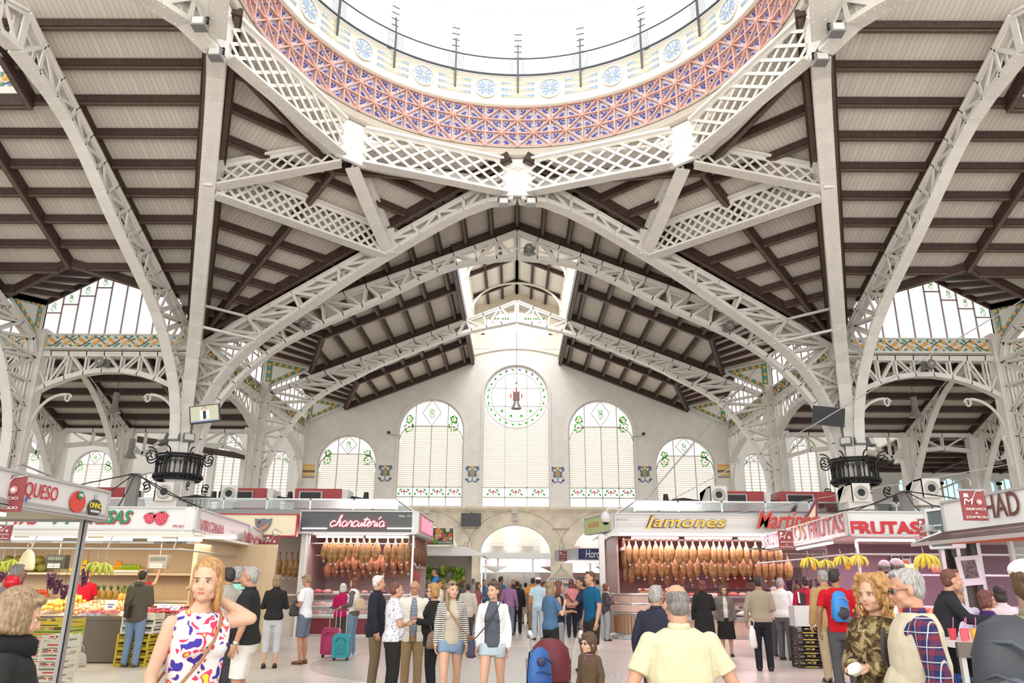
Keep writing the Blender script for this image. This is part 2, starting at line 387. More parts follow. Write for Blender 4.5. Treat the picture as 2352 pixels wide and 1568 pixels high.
def resample(pts,n):
    pts=[Vector(p) for p in pts]; L_=[0]
    for a,b in zip(pts,pts[1:]): L_.append(L_[-1]+(b-a).length)
    out=[]
    for i in range(n+1):
        s=L_[-1]*i/n; j=0
        while j<len(L_)-2 and L_[j+1]<s: j+=1
        out.append(pts[j].lerp(pts[j+1],(s-L_[j])/max(1e-6,L_[j+1]-L_[j])))
    return out
def smooth(pts,k=2):
    for _ in range(k):
        q=[pts[0]]
        for a,b in zip(pts,pts[1:]): q+=[a.lerp(b,.25),a.lerp(b,.75)]
        pts=q+[pts[-1]]
    return pts
# arch 1 : pier to crown node F (traced on its own vertical plane)
A1=(-D,PYF);B1=(0,CY+Lx)
b1=[onV(x,y,A1,B1) for x,y in((1178,462),(1144,460),(1068,487),(991,528),(896,585),(800,642),(689,718),(612,768),(535,833),(478,913),(455,985),(445,1040))]
def par(p): return max(0,min(1,(-p.x)/D))   # 0 at F, 1 at P
prof1=[(par(p),p.z) for p in b1]+[(1-.035,5.0),(1-.03,.0)]
def arch1(mb,Pp,Fq):
    Pp=Vector(Pp);Fq=Vector(Fq)
    bot=smooth([Vector((Fq.x+(Pp.x-Fq.x)*t,Fq.y+(Pp.y-Fq.y)*t,z)) for t,z in prof1],2)
    arcb=[p for p in bot if p.z>5.6]; low=[p for p in bot if p.z<=5.6]
    B=resample(arcb,19); B2=B+[low[-1]]
    top=[]
    n=len(B)
    for i,p in enumerate(B):
        t=((p-Fq).to_2d().length)/((Pp-Fq).to_2d().length)
        # walk the roof line, then the vertical outer chord
        u=i/(n-1); k=min(1,u*1.42)
        if u*1.42<=1:
            q=Fq.lerp(Pp,k*.99); z=17.3-5.5*k-.55; top.append(Vector((q.x,q.y,z)))
        else:
            q=Fq.lerp(Pp,.99); z=(17.3-5.5-.55)+( 5.6-11.25)*((u*1.42-1)/.42); top.append(Vector((q.x,q.y,z)))
    truss(mb,top,B,.5,.09,.13)
    # shaft ribs of the pier down to the floor
    e=(Fq-Pp); e.z=0; e.normalize(); a=B[-1]; b=Vector((a.x,a.y,0)); mb.bar(a,b,.5,.1,0,up=e); 
    c=top[-1]; mb.bar(c,Vector((c.x,c.y,0)),.5,.3,0,up=e)
    rivets(mb,a-e*(-.05),b-e*(-.05),.5,e)
na=0
for sx in(-1,1):
    for (Pq,Fq) in(((sx*D,PYF,0),(0,CY+Lx,0)),((sx*D,PYF,0),(sx*Lx,CY,0)),((sx*D,3.5,0),(sx*Lx,CY,0))):
        m=MB(); arch1(m,Pq,Fq); S(m.build('arch_truss',WHITE))
# arch 2 / nave & transept arches
p2=[(1185,593),(1082,602),(999,628),(874,691),(800,722),(689,770),(612,816),(535,885),(497,934),(474,978),(462,1020),(456,1060)]
prof2=[(-atY(x,y,PYF).x,atY(x,y,PYF).z) for x,y in p2]; prof2[0]=(0,prof2[0][1]); prof2[-1]=(13.3,5.4)
p3=[(1185,740),(1073,762),(978,798),(874,838),(822,866),(750,900),(707,930),(650,1000),(617,1060),(606,1110)]
prof3=[(-atY(x,y,40.2).x,atY(x,y,40.2).z) for x,y in p3]; prof3[0]=(0,prof3[0][1]); prof3[-1]=(13.25,prof3[-1][1])
def arch2(mb,prof,fn,zb,both=True):
    for sg in((1,-1) if both else (1,)):
        bot=smooth([Vector((sg*x,0,z)) for x,z in prof],2); B=resample(bot,20); top=[]
        for i,p in enumerate(B):
            u=i/20
            if u<.72: x=13.75*u/.72; top.append(Vector((sg*x,0,17.3-.396*x-.5)))
            else: top.append(Vector((sg*13.75,0,(17.3-5.44-.5)+(zb-11.36)*((u-.72)/.28))))
        top[0].x=B[0].x=sg*.07
        truss(mb,[fn(p) for p in top],[fn(p) for p in B],.42,.08,.11)
        a=B[-1]; mb.bar(fn(a),fn(Vector((a.x,0,0))),.42,.1,0,up=fn(Vector((1,0,0)))-fn(Vector((0,0,0))))
        rv=fn(Vector((-sg,0,0)))-fn(Vector((0,0,0)))
m=MB(); arch2(m,prof2,lambda p:Vector((p.x,PYF,p.z)),5.4); S(m.build('arch_truss',WHITE))
m=MB(); arch2(m,prof3,lambda p:Vector((p.x,40.2,p.z)),prof3[-1][1]); S(m.build('arch_truss',WHITE))
for sx in(-1,1):
    m=MB(); arch2(m,prof2,lambda p,sx=sx:Vector((sx*D,CY+p.x,p.z)),5.4,True); S(m.build('arch_truss',WHITE))
    for X in(20.8,27.7):
        m=MB(); arch2(m,prof3,lambda p,sx=sx,X=X:Vector((sx*X,CY+p.x,p.z)),5.4,False); S(m.build('arch_truss',WHITE))
# ---------- lattice girders round the dome ----------
def lattice(mb,a0,a1,b0,b1,w=.22,n=10,rows=3,fl=.5,plate=0.0):
    """a=top line, b=bottom line; crossing flats in strips"""
    a0,a1,b0,b1=map(Vector,(a0,a1,b0,b1)); x=(a1-a0); x.z=0; nr=x.cross(Vector((0,0,1))).normalized()
    P_=lambda u,v: a0.lerp(a1,u).lerp(b0.lerp(b1,u),v)
    mb.bar(a0,a1,fl*.6,.10,0); mb.bar(b0,b1,fl,.08,0)
    for e in((a0,a1,-1),(b0,b1,1)): mb.bar(e[0]+Vector((0,0,e[2]*.09)),e[1]+Vector((0,0,e[2]*.09)),.06,.16,0,up=(0,0,1))
    k=1.0/n; h=rows*k/2.0
    i=-rows
    while i<n+rows:
        for sg in(1,-1):
            u0=i*k; u1=u0+rows*k*1.0
            v0,v1=(0,1) if sg>0 else (1,0)
            # clip
            ua,va,ub,vb=u0,v0,u1,v1
            if ua<0: va=va+(vb-va)*(0-ua)/(ub-ua); ua=0
            if ub>1: vb=va+(vb-va)*(1-ua)/(ub-ua) if ub>ua else vb; ub=1
            if ua<1 and ub>0 and ub-ua>.005:
                mb.bar(P_(ua,va)+nr*sg*.02,P_(ub,vb)+nr*sg*.02,w,.03,0,up=nr)
        i+=1
    rivets(mb,b0+Vector((0,0,-.05)),b1+Vector((0,0,-.05)),fl,(0,0,-1))
nodes=[(Lx*math.cos(R(90+45*k)),CY+Lx*math.sin(R(90+45*k))) for k in range(8)]
for k in (0,7,1,6,2,5):   # far edges: between node k and neighbour
    pass
edges=[(0,1),(1,2),(0,7),(7,6),(2,3),(6,5)]
ZT,ZB=17.05,15.62
for i,j in edges:
    a=Vector((nodes[i][0],nodes[i][1],0)); b=Vector((nodes[j][0],nodes[j][1],0)); d=(b-a).normalized()*.45
    a=a+d; b=b-d; m=MB(); z=lambda p,h: Vector((p.x,p.y,h))
    lattice(m,z(a,ZT),z(b,ZT),z(a,ZB),z(b,ZB),.10,8,3,.45)
    S(m.build('lattice_girder',WHITE))
    # sloping plaster wedge between girder foot and roof boards
    m=MB(); c=(a+b)/2; out=(c-Vector((0,CY,0))).normalized()
    zq=lambda k_: 16.75 if k_%2==0 else 15.85
    m.slab([z(a,ZB+.1)+out*.15,z(b,ZB+.1)+out*.15,z(b,zq(j))+out*.92,z(a,zq(i))+out*.92],(0,0,.06)); S(m.build('ceiling_wedge',PLAST))
for (x,y) in nodes[:4]+nodes[5:]:
    m=MB(); out=Vector((x,y-CY,0)).normalized(); tn=Vector((-out.y,out.x,0)); c=Vector((x,y,(ZT+ZB)/2))-out*.08
    m.bar(c-Vector((0,0,.78)),c+Vector((0,0,.78)),1.15,.14,0,up=out)
    for q in(-.5,-.04,.04,.5):
        rivets(m,c-out*.07+tn*q-Vector((0,0,.7)),c-out*.07+tn*q+Vector((0,0,.7)),.02,-out,.17,.022)
    S(m.build('node_plate',mat('white_paint_bright',(.82,.81,.78),.45)))
# corner girders A-B, N-A, N-B
for sx in(-1,1):
    P=Vector((sx*D,PYF,0)); L=Vector((sx*Lx,CY,0)); Fp=Vector((0,CY+Lx,0)); t=.368
    A=L.lerp(P,t); B=Fp.lerp(P,t); N=Vector((sx*Lx*.7071,CY+Lx*.7071,0)); zr=17.3-5.5*t
    z=lambda p,h: Vector((p.x,p.y,h))
    m=MB(); A_i=A.lerp(B,.04); B_i=B.lerp(A,.04); lattice(m,z(A_i,zr-.12),z(B_i,zr-.12),z(A_i,zr-1.32),z(B_i,zr-1.32),.10,16,3,.5); S(m.build('lattice_girder',WHITE))
    for Q in(A,B):
        a=N.lerp(Q,.06); b=Q.lerp(N,.05); m=MB(); lattice(m,z(a,16.4),z(b,zr-.25),z(a,15.5),z(b,zr-1.1),.08,9,2,.5); S(m.build('lattice_girder',WHITE))
        m=MB(); d=(b-a).normalized(); s_=Vector((-d.y,d.x,0)); m.slab([z(Q,zr-.1)+s_*.3-d*.5,z(Q,zr-.1)+s_*.3+d*.1,z(Q,zr-1.2)+s_*.3+d*.1,z(Q,zr-1.2)+s_*.3-d*.2],-s_*.6); S(m.build('gusset_plate',WHITE))
# ---------- dome ----------
m=MB(); m.lathe([(8.55,15.4+H0),(8.36,15.40+H0),(8.36,15.50+H0),(8.22,15.56+H0),(8.24,15.70+H0),(8.10,15.82+H0),(8.06,15.9+H0),(8.0,15.94+H0),(8.0,16.0+H0),(8.5,16.0+H0)],(0,CY,0),96); S(m.build('drum_cornice',mat('drum_cream',(.78,.73,.65),.45)))
m=MB(); m.tube([(8.14*math.cos(a),CY+8.14*math.sin(a),15.66+H0) for a in [2*PI*i/120 for i in range(121)]],.13,10); S(m.build('drum_cornice_roll',mat('drum_cream_shaded',(.56,.50,.42),.5)))  # roll in a darker cream: its shading is put into the colour
m=MB()
for r_,z_ in((8.40,15.38),(8.03,15.93)): m.tube([(r_*math.cos(a),CY+r_*math.sin(a),z_+H0) for a in [2*PI*i/120 for i in range(121)]],.022,5)
S(m.build('drum_dark_line',mat('line_brown',(.16,.11,.08),.7)))  # thin dark brown rings along the cornice edges
z0,z1=16.0+H0,17.7+H0
tm,n,l,b=nodes_of('blue_white_tile',(.85,.85,.88),.25)
tc=n.new('ShaderNodeTexCoord'); vo=n.new('ShaderNodeTexVoronoi'); vo.inputs['Scale'].default_value=9; l.new(tc.outputs['Object'],vo.inputs['Vector'])
cr=n.new('ShaderNodeValToRGB'); cr.color_ramp.interpolation='CONSTANT'; e=cr.color_ramp.elements; e[0].color=(.05,.06,.42,1); e[1].position=.28; e[1].color=(.85,.86,.9,1); x_=e.new(.5); x_.color=(.35,.40,.72,1); x_=e.new(.56); x_.color=(.86,.86,.9,1); l.new(vo.outputs['Distance'],cr.inputs[0]); l.new(cr.outputs[0],b.inputs['Base Color'])
m=MB(); m.lathe([(8.12,z0),(8.12,z1)],(0,CY,0),80,smooth=False); S(m.build('drum_tile_band',tm))
RED=mat('terracotta_rib',(.70,.40,.33),.5,noise_=.15,nscale=3)
m=MB(); t2=MB()
def cp(k,r,z): a=2*PI*k/80+PI/2; return Vector((r*math.cos(a),CY+r*math.sin(a),z))
rh=(z1-z0)/3
for k in range(-27,28):
    rad=(cp(k,1,0)-Vector((0,CY,0))); rad.z=0
    m.bar(cp(k,8.03,z0),cp(k,8.03,z1),.06,.10,0,up=rad)
    for r_ in range(4):
        m.bar(cp(k,8.03,z0+r_*rh),cp(k+1,8.03,z0+r_*rh),.055,.10,0,up=rad)
        if (k+r_)%2==0: c=cp(k,8.0,z0+r_*rh); m.cyl(c,c-rad*.06,.09,.08,8)
    for r_ in range(3):
        if (k+r_)%2==0: a,b_=cp(k,8.03,z0+r_*rh),cp(k+1,8.03,z0+(r_+1)*rh)
        else: a,b_=cp(k,8.03,z0+(r_+1)*rh),cp(k+1,8.03,z0+r_*rh)
        m.bar(a,b_,.055,.10,0,up=rad)
        # blue bracket mark in every triangle
        for sg in(1,-1):
            c=(a+b_)/2; tn=(cp(k+.5,1,0)-Vector((0,CY,0))).cross(Vector((0,0,1))).normalized(); dd=(b_-a).normalized(); nn=dd.cross(rad).normalized()*sg
            c=c+nn*.15+rad*.05; t2.bar(c-dd*.09,c+dd*.09,.05,.02,0,up=rad); t2.bar(c-dd*.09,c-dd*.13+nn*.05,.035,.02,0,up=rad); t2.bar(c+dd*.09,c+dd*.13+nn*.05,.035,.02,0,up=rad)
            c2=c+nn*.09; t2.cyl(c2,c2-rad*.02,.038,.038,6)
S(m.build('drum_rib_lattice',RED)); S(t2.build('drum_tile_marks',mat('cobalt_mark',(.03,.03,.35),.3)))
z2,z3=17.72+H0,19.0+H0
m=MB(); m.lathe([(8.1,z1-.02),(7.86,z1),(7.88,z1+.14),(7.98,z1+.2),(7.98,z3-.06),(7.9,z3-.02),(7.9,z3+.03),(8.3,z3+.03)],(0,CY,0),96); S(m.build('drum_frieze',mat('frieze_cream',(.86,.82,.71),.5)))
fm_=[MB(),MB(),MB(),MB()]
for k in range(-6,7):
    a=2*PI*(k+.5)/20+PI/2; rad=Vector((math.cos(a),math.sin(a),0)); tn=Vector((-rad.y,rad.x,0)); zc=z1+.80; c=Vector((0,CY,zc))+rad*7.97
    up=Vector((0,0,1)); pt=lambda r_,t_,o=0: c+tn*(r_*math.cos(t_))+up*(r_*math.sin(t_))-rad*o
    ring=[pt(.42,2*PI*i/20,.03) for i in range(21)]; fm_[0].tube(ring,.035,6)
    fm_[1].poly([pt(.385,2*PI*i/20,.012) for i in range(20)])
    for i in range(12): fm_[3].bar(pt(.08,PI*i/6,.02),pt(.34,PI*i/6,.02),.05 if i%3 else .02,.01,0 ,up=rad)
    for i in range(6): fm_[2].bar(pt(.06,PI*i/3+.26,.025),pt(.35,PI*i/3+.26,.025),.025,.01,0,up=rad)
    fm_[2].cyl(pt(0,0,.0),pt(0,0,.04),.06,.06,8)
    for sg in(1,-1):
        for row,zz in enumerate((zc+.28,zc,zc-.28)):
            q=[]; 
            for s_,h in((.52 if row!=1 else .58,.07),(1.24,.07),(1.24,-.07),(.60 if row!=1 else .58,-.07)):
                aa=a+sg*s_/8; q.append(Vector((0,CY,zz+h))+Vector((math.cos(aa),math.sin(aa),0))*7.965)
            fm_[2].poly(q)
            for s_,w_ in((.66,.10),(.78,.07),(.86,.05),(.98,.025)):
                aa=a+sg*s_/8; r2=Vector((math.cos(aa),math.sin(aa),0)); t2_=Vector((-r2.y,r2.x,0)); cc=Vector((0,CY,zz))+r2*7.955; fm_[3].bar(cc-t2_*.05,cc+t2_*.05,w_,.01,0,up=r2)
S(fm_[0].build('drum_medallion_rings',PLAST)); S(fm_[1].build('drum_medallion_discs',mat('pale_blue_glaze',(.62,.70,.80),.4))); S(fm_[2].build('drum_yellow_panels',mat('pale_yellow_glaze',(.84,.76,.48),.4))); S(fm_[3].build('drum_blue_ornament',mat('soft_blue_glaze',(.25,.38,.68),.4)))
# gallery rail
m=MB()
def rc(k,r,z,n=20): a=2*PI*k/n+PI/2; return Vector((r*math.cos(a),CY+r*math.sin(a),z))
for zz,r_ in((z3+.08,.05),(19.85+H0,.032)): m.tube([rc(i,7.85,zz,96) for i in range(-34,35)],r_,6)
for k in range(-6,7):
    a=rc(k,7.85,z3-.72); b_=rc(k,7.85,z3+.85); m.bar(a,b_,.07,.07); m.bar(b_,rc(k,7.95,z3+1.6),.05,.05)
    m.bar(rc(k,7.83,z3-.1),rc(k,8.6,z3+.7),.04,.04)
    for j in range(-4,5):
        m.bar(rc(k+j*.03,7.86,z3+.1),rc(k+j*.03,7.86,19.82+H0),.012,.012)
    for j in range(5):
        m.bar(rc(k-.06,8.0,z3+1+.28*j),rc(k+.06,8.0,z3+1+.28*j),.03,.03)
S(m.build('gallery_rail',mat('rail_dark',(.10,.11,.12),.5,.3)))
# dome shell: ribs and panes
ribs=MB(); pan=MB(); DR=8.7; zS=21.5+H0
m=MB(); m.lathe([(8.3,z3+.03),(DR+.2,z3+.1)],(0,CY,0),96); S(m.build('gallery_deck',PLAST))
for k in range(40):
    ribs.bar(rc(k,DR,z3,40),rc(k,DR,zS,40),.10 if k%2 else .3,.12)
    pan.poly([rc(k,DR+.05,z3,40),rc(k+1,DR+.05,z3,40),rc(k+1,DR+.05,zS,40),rc(k,DR+.05,zS,40)])
    prev=None
    for j in range(9):
        ph=R(10*j); r_=DR*math.cos(ph); z_=zS+DR*.8*math.sin(ph)
        if prev and k%2==0: ribs.bar(rc(k,prev[0],prev[1],40),rc(k,r_,z_,40),.3 if k%4==0 else .16,.14)
        if prev:
            pan.poly([rc(k,prev[0]+.05,prev[1],40),rc(k+1,prev[0]+.05,prev[1],40),rc(k+1,r_+.05,z_,40),rc(k,r_+.05,z_,40)]); ribs.bar(rc(k,r_,z_,40),rc(k+1,r_,z_,40),.06,.06)
        prev=(r_,z_)
S(ribs.build('dome_ribs',mat('dome_white',(.9,.9,.88),.5))); S(pan.build('dome_glazing',FROST))
LGR=frosted('stained_green',(.30,.72,.16),.35); PKR=frosted('stained_rose',(.90,.35,.38),.35)
# ================= end wall, windows, aisles =================
from mathutils.geometry import tessellate_polygon
WY=49.1
def wall_holes(mb,outer,holes,fn,depth,mi=0):
    """2D polygon with holes -> two faces and reveals; fn(u,v,d) -> 3D"""
    polys=[[Vector((u,v,0)) for u,v in outer]]+[[Vector((u,v,0)) for u,v in h] for h in holes]
    tris=tessellate_polygon(polys); flat=[p for q in polys for p in q]
    for d in(0,depth): mb.add([fn(p.x,p.y,d) for p in flat],[tuple(t) for t in tris],mi)
    for q in polys:
        n=len(q); mb.add([fn(p.x,p.y,0) for p in q]+[fn(p.x,p.y,depth) for p in q],[(i,(i+1)%n,(i+1)%n+n,i+n) for i in range(n)],mi)
def archpoly(cx,hw,z0,zs,rz_=None,n=20):
    rz_=rz_ or hw
    return [(cx-hw,z0)]+[(cx-hw*math.cos(PI*i/n),zs+rz_*math.sin(PI*i/n)) for i in range(n+1)]+[(cx+hw,z0)]
tall=[(-5.57,2.13,11.1),(5.57,2.13,11.1)]; small=[(-10.95,1.9,8.9),(10.95,1.9,8.9)]; ZC=6.24
holes=[archpoly(0,2.18,ZC,13.45,2.14,28)]+[archpoly(x,hw,ZC,zs) for x,hw,zs in tall]+[archpoly(x,hw,ZC,zs,1.9) for x,hw,zs in small]
outer=[(-13.9,6.2),(13.9,6.2),(13.9,11.9),(2.95,16.15),(2.95,17.6)]+[(x*.1,17.9+.25*(1-abs(x*.1)/2.9)) for x in(20,0,-20)]+[(-2.95,17.6),(-2.95,16.15),(-13.9,11.9)]
fw=lambda u,v,d: Vector((u,WY+d,v))
m=MB(); wall_holes(m,outer,holes,fw,.7); S(m.build('wall_back',TILEW))
# pale lantern apron and curved cornice
m=MB(); pts=[(-2.9+5.8*i/20, 16.35+.45*math.cos(PI*(i/20-.5))) for i in range(21)]
for a,b in zip(pts,pts[1:]): m.bar((a[0],WY-.08,a[1]),(b[0],WY-.08,b[1]),.14,.14)
m.box((0,WY-.02,17.25),(5.8,.06,1.0)); S(m.build('trim_1',CREAM))
# stone base
def stone_outer(): return [(-13.9,0),(13.9,0),(13.9,6.2),(-13.9,6.2)]
doors=[(0,2.22,3.35,1.78),(5.75,2.22,3.35,1.78),(-5.75,2.22,3.35,1.78),(11,1.9,3.2,1.6),(-11,1.9,3.2,1.6)]
m=MB(); wall_holes(m,stone_outer(),[archpoly(x,hw,.02,zs,rz_,20) for x,hw,zs,rz_ in doors],lambda u,v,d:Vector((u,WY-.12+d,v)),.9)
for x,hw,zs,rz_ in doors[:3]:   # voussoir ring lines
    pass
S(m.build('wall_back_base',STONE))
m=MB(); m.box((0,WY-.2,6.17),(27.8,.3,.16)); m.box((0,WY-.15,6.03),(27.8,.16,.14)); S(m.build('trim_2',STONE))
m=MB()
for x in (-8.4,-2.85,2.85,8.4):
    m.box((x,WY-.17,4.9),(1.05,.06,.05)); 
for x,hw,zs,rz_ in doors[:3]:
    for i in range(20): 
        a,b=[(x-(hw+.85)*math.cos(PI*q/20),zs+(rz_+.85)*math.sin(PI*q/20)) for q in(i,i+1)]
        m.bar((a[0],WY-.125,a[1]),(b[0],WY-.125,b[1]),.02,.03,0,up=(0,0,1))
S(m.build('trim_3',mat('stone_joint',(.45,.37,.27),.8)))
# ---- window fittings ----
wcount=[0]
FRAME=mat('window_frame',(.62,.58,.52),.5); FRAMEP=mat('window_lead',(.50,.38,.38),.5)
def leafvine(mb,cx,cz,s,flip,fn,seed=0,cols=(0,1)):
    """little scrolling vine of leaves inside a box about 2s tall"""
    r=random.Random(seed)
    for k,(ox,oz,rad) in enumerate(((0.0,.55,.30),(.05,-.25,.42))):
        n=14
        for i in range(n):
            a=2*PI*i/n+k; rd_=rad*r.uniform(.75,1.25); x=cx+flip*(ox+rd_*math.cos(a))*s; z=cz+(oz+rd_*math.sin(a))*s
            L_=s*r.uniform(.13,.22); W=L_*.5; b=a+r.uniform(-.9,.9)
            p=[(x+L_*math.cos(b),z+L_*math.sin(b)),(x-W*math.sin(b),z+W*math.cos(b)),(x-L_*math.cos(b)*.6,z-L_*math.sin(b)*.6),(x+W*math.sin(b),z-W*math.cos(b))]
            mb.slab([fn(u,v,-.03) for u,v in p],fn(0,0,.01)-fn(0,0,0),cols[0] if i%4 else cols[1])
        x=cx+flip*ox*s; z=cz+oz*s
        mb.slab([fn(x+s*.10*math.cos(2*PI*i/6),z+s*.10*math.sin(2*PI*i/6),-.03) for i in range(6)],fn(0,0,.01)-fn(0,0,0),2)
def window(cx,hw,z0,zs,rz_,fn,kind,seed=1,slat_gap=.135):
    wcount[0]+=1
    root=E_('window_%d'%wcount[0]); S(root)
    fr=MB(); pane=MB(); sl=MB(); st=MB()
    dd=lambda k: fn(0,0,k)-fn(0,0,0)
    def bar2(mb,a,b,w,t=.08,d=.1,mi=0): mb.bar(fn(a[0],a[1],d),fn(b[0],b[1],d),w,t,mi,up=dd(1))
    P_=archpoly(cx,hw,z0,zs,rz_,28)
    for a,b in zip(P_,P_[1:]+P_[:1]): bar2(fr,a,b,.1,.16,.02); 
    pane.poly([fn(u,v,.22) for u,v in P_])
    nm=4 if kind=='tall' else 3
    if kind=='round':
        zc=zs; r=rz_*.99; 
        for rr in(1.0,.78): 
            q=[(cx+r*rr*math.cos(2*PI*i/40),zc+r*rr*math.sin(2*PI*i/40)) for i in range(41)]
            for a,b in zip(q,q[1:]): bar2(fr,a,b,.05,.06,.08)
        ztop=zc-r*.99; xm=[-.72,.72]
        for x in xm:
            h=math.sqrt(max(0,r*r-x*x)); bar2(fr,(cx+x,z0),(cx+x,zc+h),.05)
        for zz in(.62,-.62): h=math.sqrt(max(0,r*r-zz*zz)); bar2(fr,(cx-h,zc+zz),(cx+h,zc+zz),.04)
        for i in range(26):   # wreath
            a=2*PI*i/26; x=cx+.89*r*math.cos(a); z=zc+.89*r*math.sin(a)
            for k in range(2):
                b=a+PI/2+rnd.uniform(-.7,.7)+k*PI*.8; L_=.17; W=.055
                p=[(x+L_*math.cos(b),z+L_*math.sin(b)),(x-W*math.sin(b),z+W*math.cos(b)),(x-L_*.3*math.cos(b),z-L_*.3*math.sin(b)),(x+W*math.sin(b),z-W*math.cos(b))]
                st.slab([fn(u,v,-.02) for u,v in p],dd(.01),0 if z<zc+1.2 else (0 if i%2 else 3))
        for i in range(9):
            a=PI+ (i-4)*.26+PI/2; x=cx+.6*r*math.cos(a); z=zc+.6*r*math.sin(a)
            for b in(a+.6,a-.6,a):
                L_=.26; W=.05; p=[(x+L_*math.cos(b),z+L_*math.sin(b)),(x-W*math.sin(b),z+W*math.cos(b)),(x,z),(x+W*math.sin(b),z-W*math.cos(b))]
                if i%2: st.slab([fn(u,v,-.02) for u,v in p],dd(.01),0)
        # striped lozenge
        z_=zc+.06; dl=[(cx,z_+.56),(cx+.5,z_),(cx,z_-.56),(cx-.5,z_)]
        for a,b in zip(dl,dl[1:]+dl[:1]): bar2(fr,a,b,.03,.03,-.01)
        for k,x in enumerate((-.36,-.18,0,.18,.36)):
            h=.56*(1-abs(x)/.5)-.03; st.slab([fn(cx+x-.045,z_-h,0),fn(cx+x+.045,z_-h,0),fn(cx+x+.045,z_+h,0),fn(cx+x-.045,z_+h,0)],dd(.01),2)
        st.slab([fn(cx+a,z_+b,0) for a,b in((-.1,.85),(.1,.85),(.06,.95),(-.06,.95))],dd(.01),3)
        cols=[(-hw,-.72),(-.72,.72),(.72,hw)]
        slz=lambda x: zc-math.sqrt(max(0,r*r-x*x))-.02 if abs(x)<r else zc
    else:
        zt=zs+(-.35 if kind=='tall' else -.02)+ (0.0)
        # inner shutter arch
        zt=zs-.05 if kind!='tall' else zs-.35
        n_=24; q=[]
        flat=hw*.52; rad=hw-flat
        zsh=zt-0.05
        top=zt+ (rz_*.38 if kind!='tall' else rz_*.33)
        def prof(x):
            ax=abs(x)
            return top if ax<flat else zsh-.35+(top-zsh+.35)*math.sqrt(max(0,1-((ax-flat)/(hw-flat+.001))**2))
        q=[(cx-hw+2*hw*i/n_,prof(-hw+2*hw*i/n_)) for i in range(n_+1)]
        for a,b in zip(q,q[1:]): bar2(fr,a,b,.06,.08,.04)
        outer_z=lambda x: zs+rz_*math.sqrt(max(0,1-(x/hw)**2))
        xm=[hw*k for k in((-.5,0,.5) if nm==4 else (-.36,.36))]
        for x in xm: 
            bar2(fr,(cx+x,z0),(cx+x,prof(x)),.06); 
            if not(nm==4 and x==0): bar2(fr,(cx+x,prof(x)),(cx+x,outer_z(x)),.05)
        # lozenge
        zc_=(top+outer_z(0))/2; hh=(outer_z(0)-top)/2-.02; lw=hw*.29
        dl=[(cx,zc_+hh),(cx+lw,zc_),(cx,zc_-hh),(cx-lw,zc_)]
        for a,b in zip(dl,dl[1:]+dl[:1]): bar2(fr,a,b,.035,.03,0,1)
        for sg in(-1,1): leafvine(st,cx+sg*hw*.68,zs+rz_*.22,hw*.30,sg,fn,seed+sg)
        leafvine(st,cx,zc_-.1,hw*.17,1,fn,seed+5)
        edges_=[-hw]+xm+[hw]; cols=list(zip(edges_,edges_[1:])); slz=prof
    zband=z0+1.25; zb2=z0+.62
    if kind!='small':
        for zz in(zband,zb2): bar2(fr,(cx-hw,zz),(cx+hw,zz),.07)
        for a,b in cols:
            c=(a+b)/2; s=(zband-zb2)/2
            for sg in(-1,1): 
                for k in range(5):
                    t=k/4; x=cx+c+sg*(.16+.22*t); z=(zband+zb2)/2+.16*math.sin(t*5)
                    st.slab([fn(x-.05,z-.03,0),fn(x+.06,z-.05,0),fn(x+.04,z+.06,0),fn(x-.04,z+.05,0)],dd(.01),0 if k%2 else 1)
            st.slab([fn(cx+c+.10*math.cos(i*1.047),(zband+zb2)/2+.04+.10*math.sin(i*1.047),0) for i in range(6)],dd(.01),2)
            st.slab([fn(cx+c-.02,zb2+.1,0),fn(cx+c+.02,zb2+.1,0),fn(cx+c+.02,zb2+.3,0),fn(cx+c-.02,zb2+.3,0)],dd(.01),1)
    # louvre slats
    for a,b in cols:
        z=(zband if kind!='small' else z0)+.12
        while True:
            zl=max(z,0); 
            # clip the slat to where the profile is above it
            N=10; xs=[a+(b-a)*i/N for i in range(N+1)]; ok=[x for x in xs if slz(x)>z+.02]
            if len(ok)<2: 
                if z>max(slz(x) for x in xs): break
            else: sl.bar(fn(cx+min(ok)+.04,z,.14),fn(cx+max(ok)-.04,z,.14),.10,.018,0,up=dd(-1)*.75+Vector((0,0,.55)))
            z+=slat_gap
            if z>20: break
    o=fr.build('window_frame',[FRAME,FRAMEP],root); S(o)
    o=pane.build('window_pane',FROST,root); S(o)
    o=sl.build('window_louvre',SLAT,root); S(o)
    o=st.build('window_stained_leaves',[LGR,mat('glass_dark_green',(.05,.16,.04),.4),PKR,mat('glass_violet',(.2,.15,.5),.4)],root); S(o)
    return root
fin=lambda u,v,d: Vector((u,WY+.12+d,v))
window(0,2.18,ZC,13.45,2.14,fin,'round')
for i,(x,hw,zs) in enumerate(tall): window(x,hw,ZC,zs,hw,fin,'tall',10+i)
for i,(x,hw,zs) in enumerate(small): window(x,hw,ZC,zs,1.9,fin,'small',20+i)
# raised surrounds of the windows
m=MB()
for (x,hw,zs,rz_) in [(0,2.18,13.45,2.14)]+[(a,b,c,b) for a,b,c in tall]+[(a,b,c,1.9) for a,b,c in small]:
    q=archpoly(x,hw+.07,ZC,zs,rz_+.07,28)
    for a,b in zip(q,q[1:]): m.bar((a[0],WY-.03,a[1]),(b[0],WY-.03,b[1]),.09,.12,0,up=(0,1,0))
S(m.build('trim_4',mat('trim_white',(.82,.80,.76),.5)))
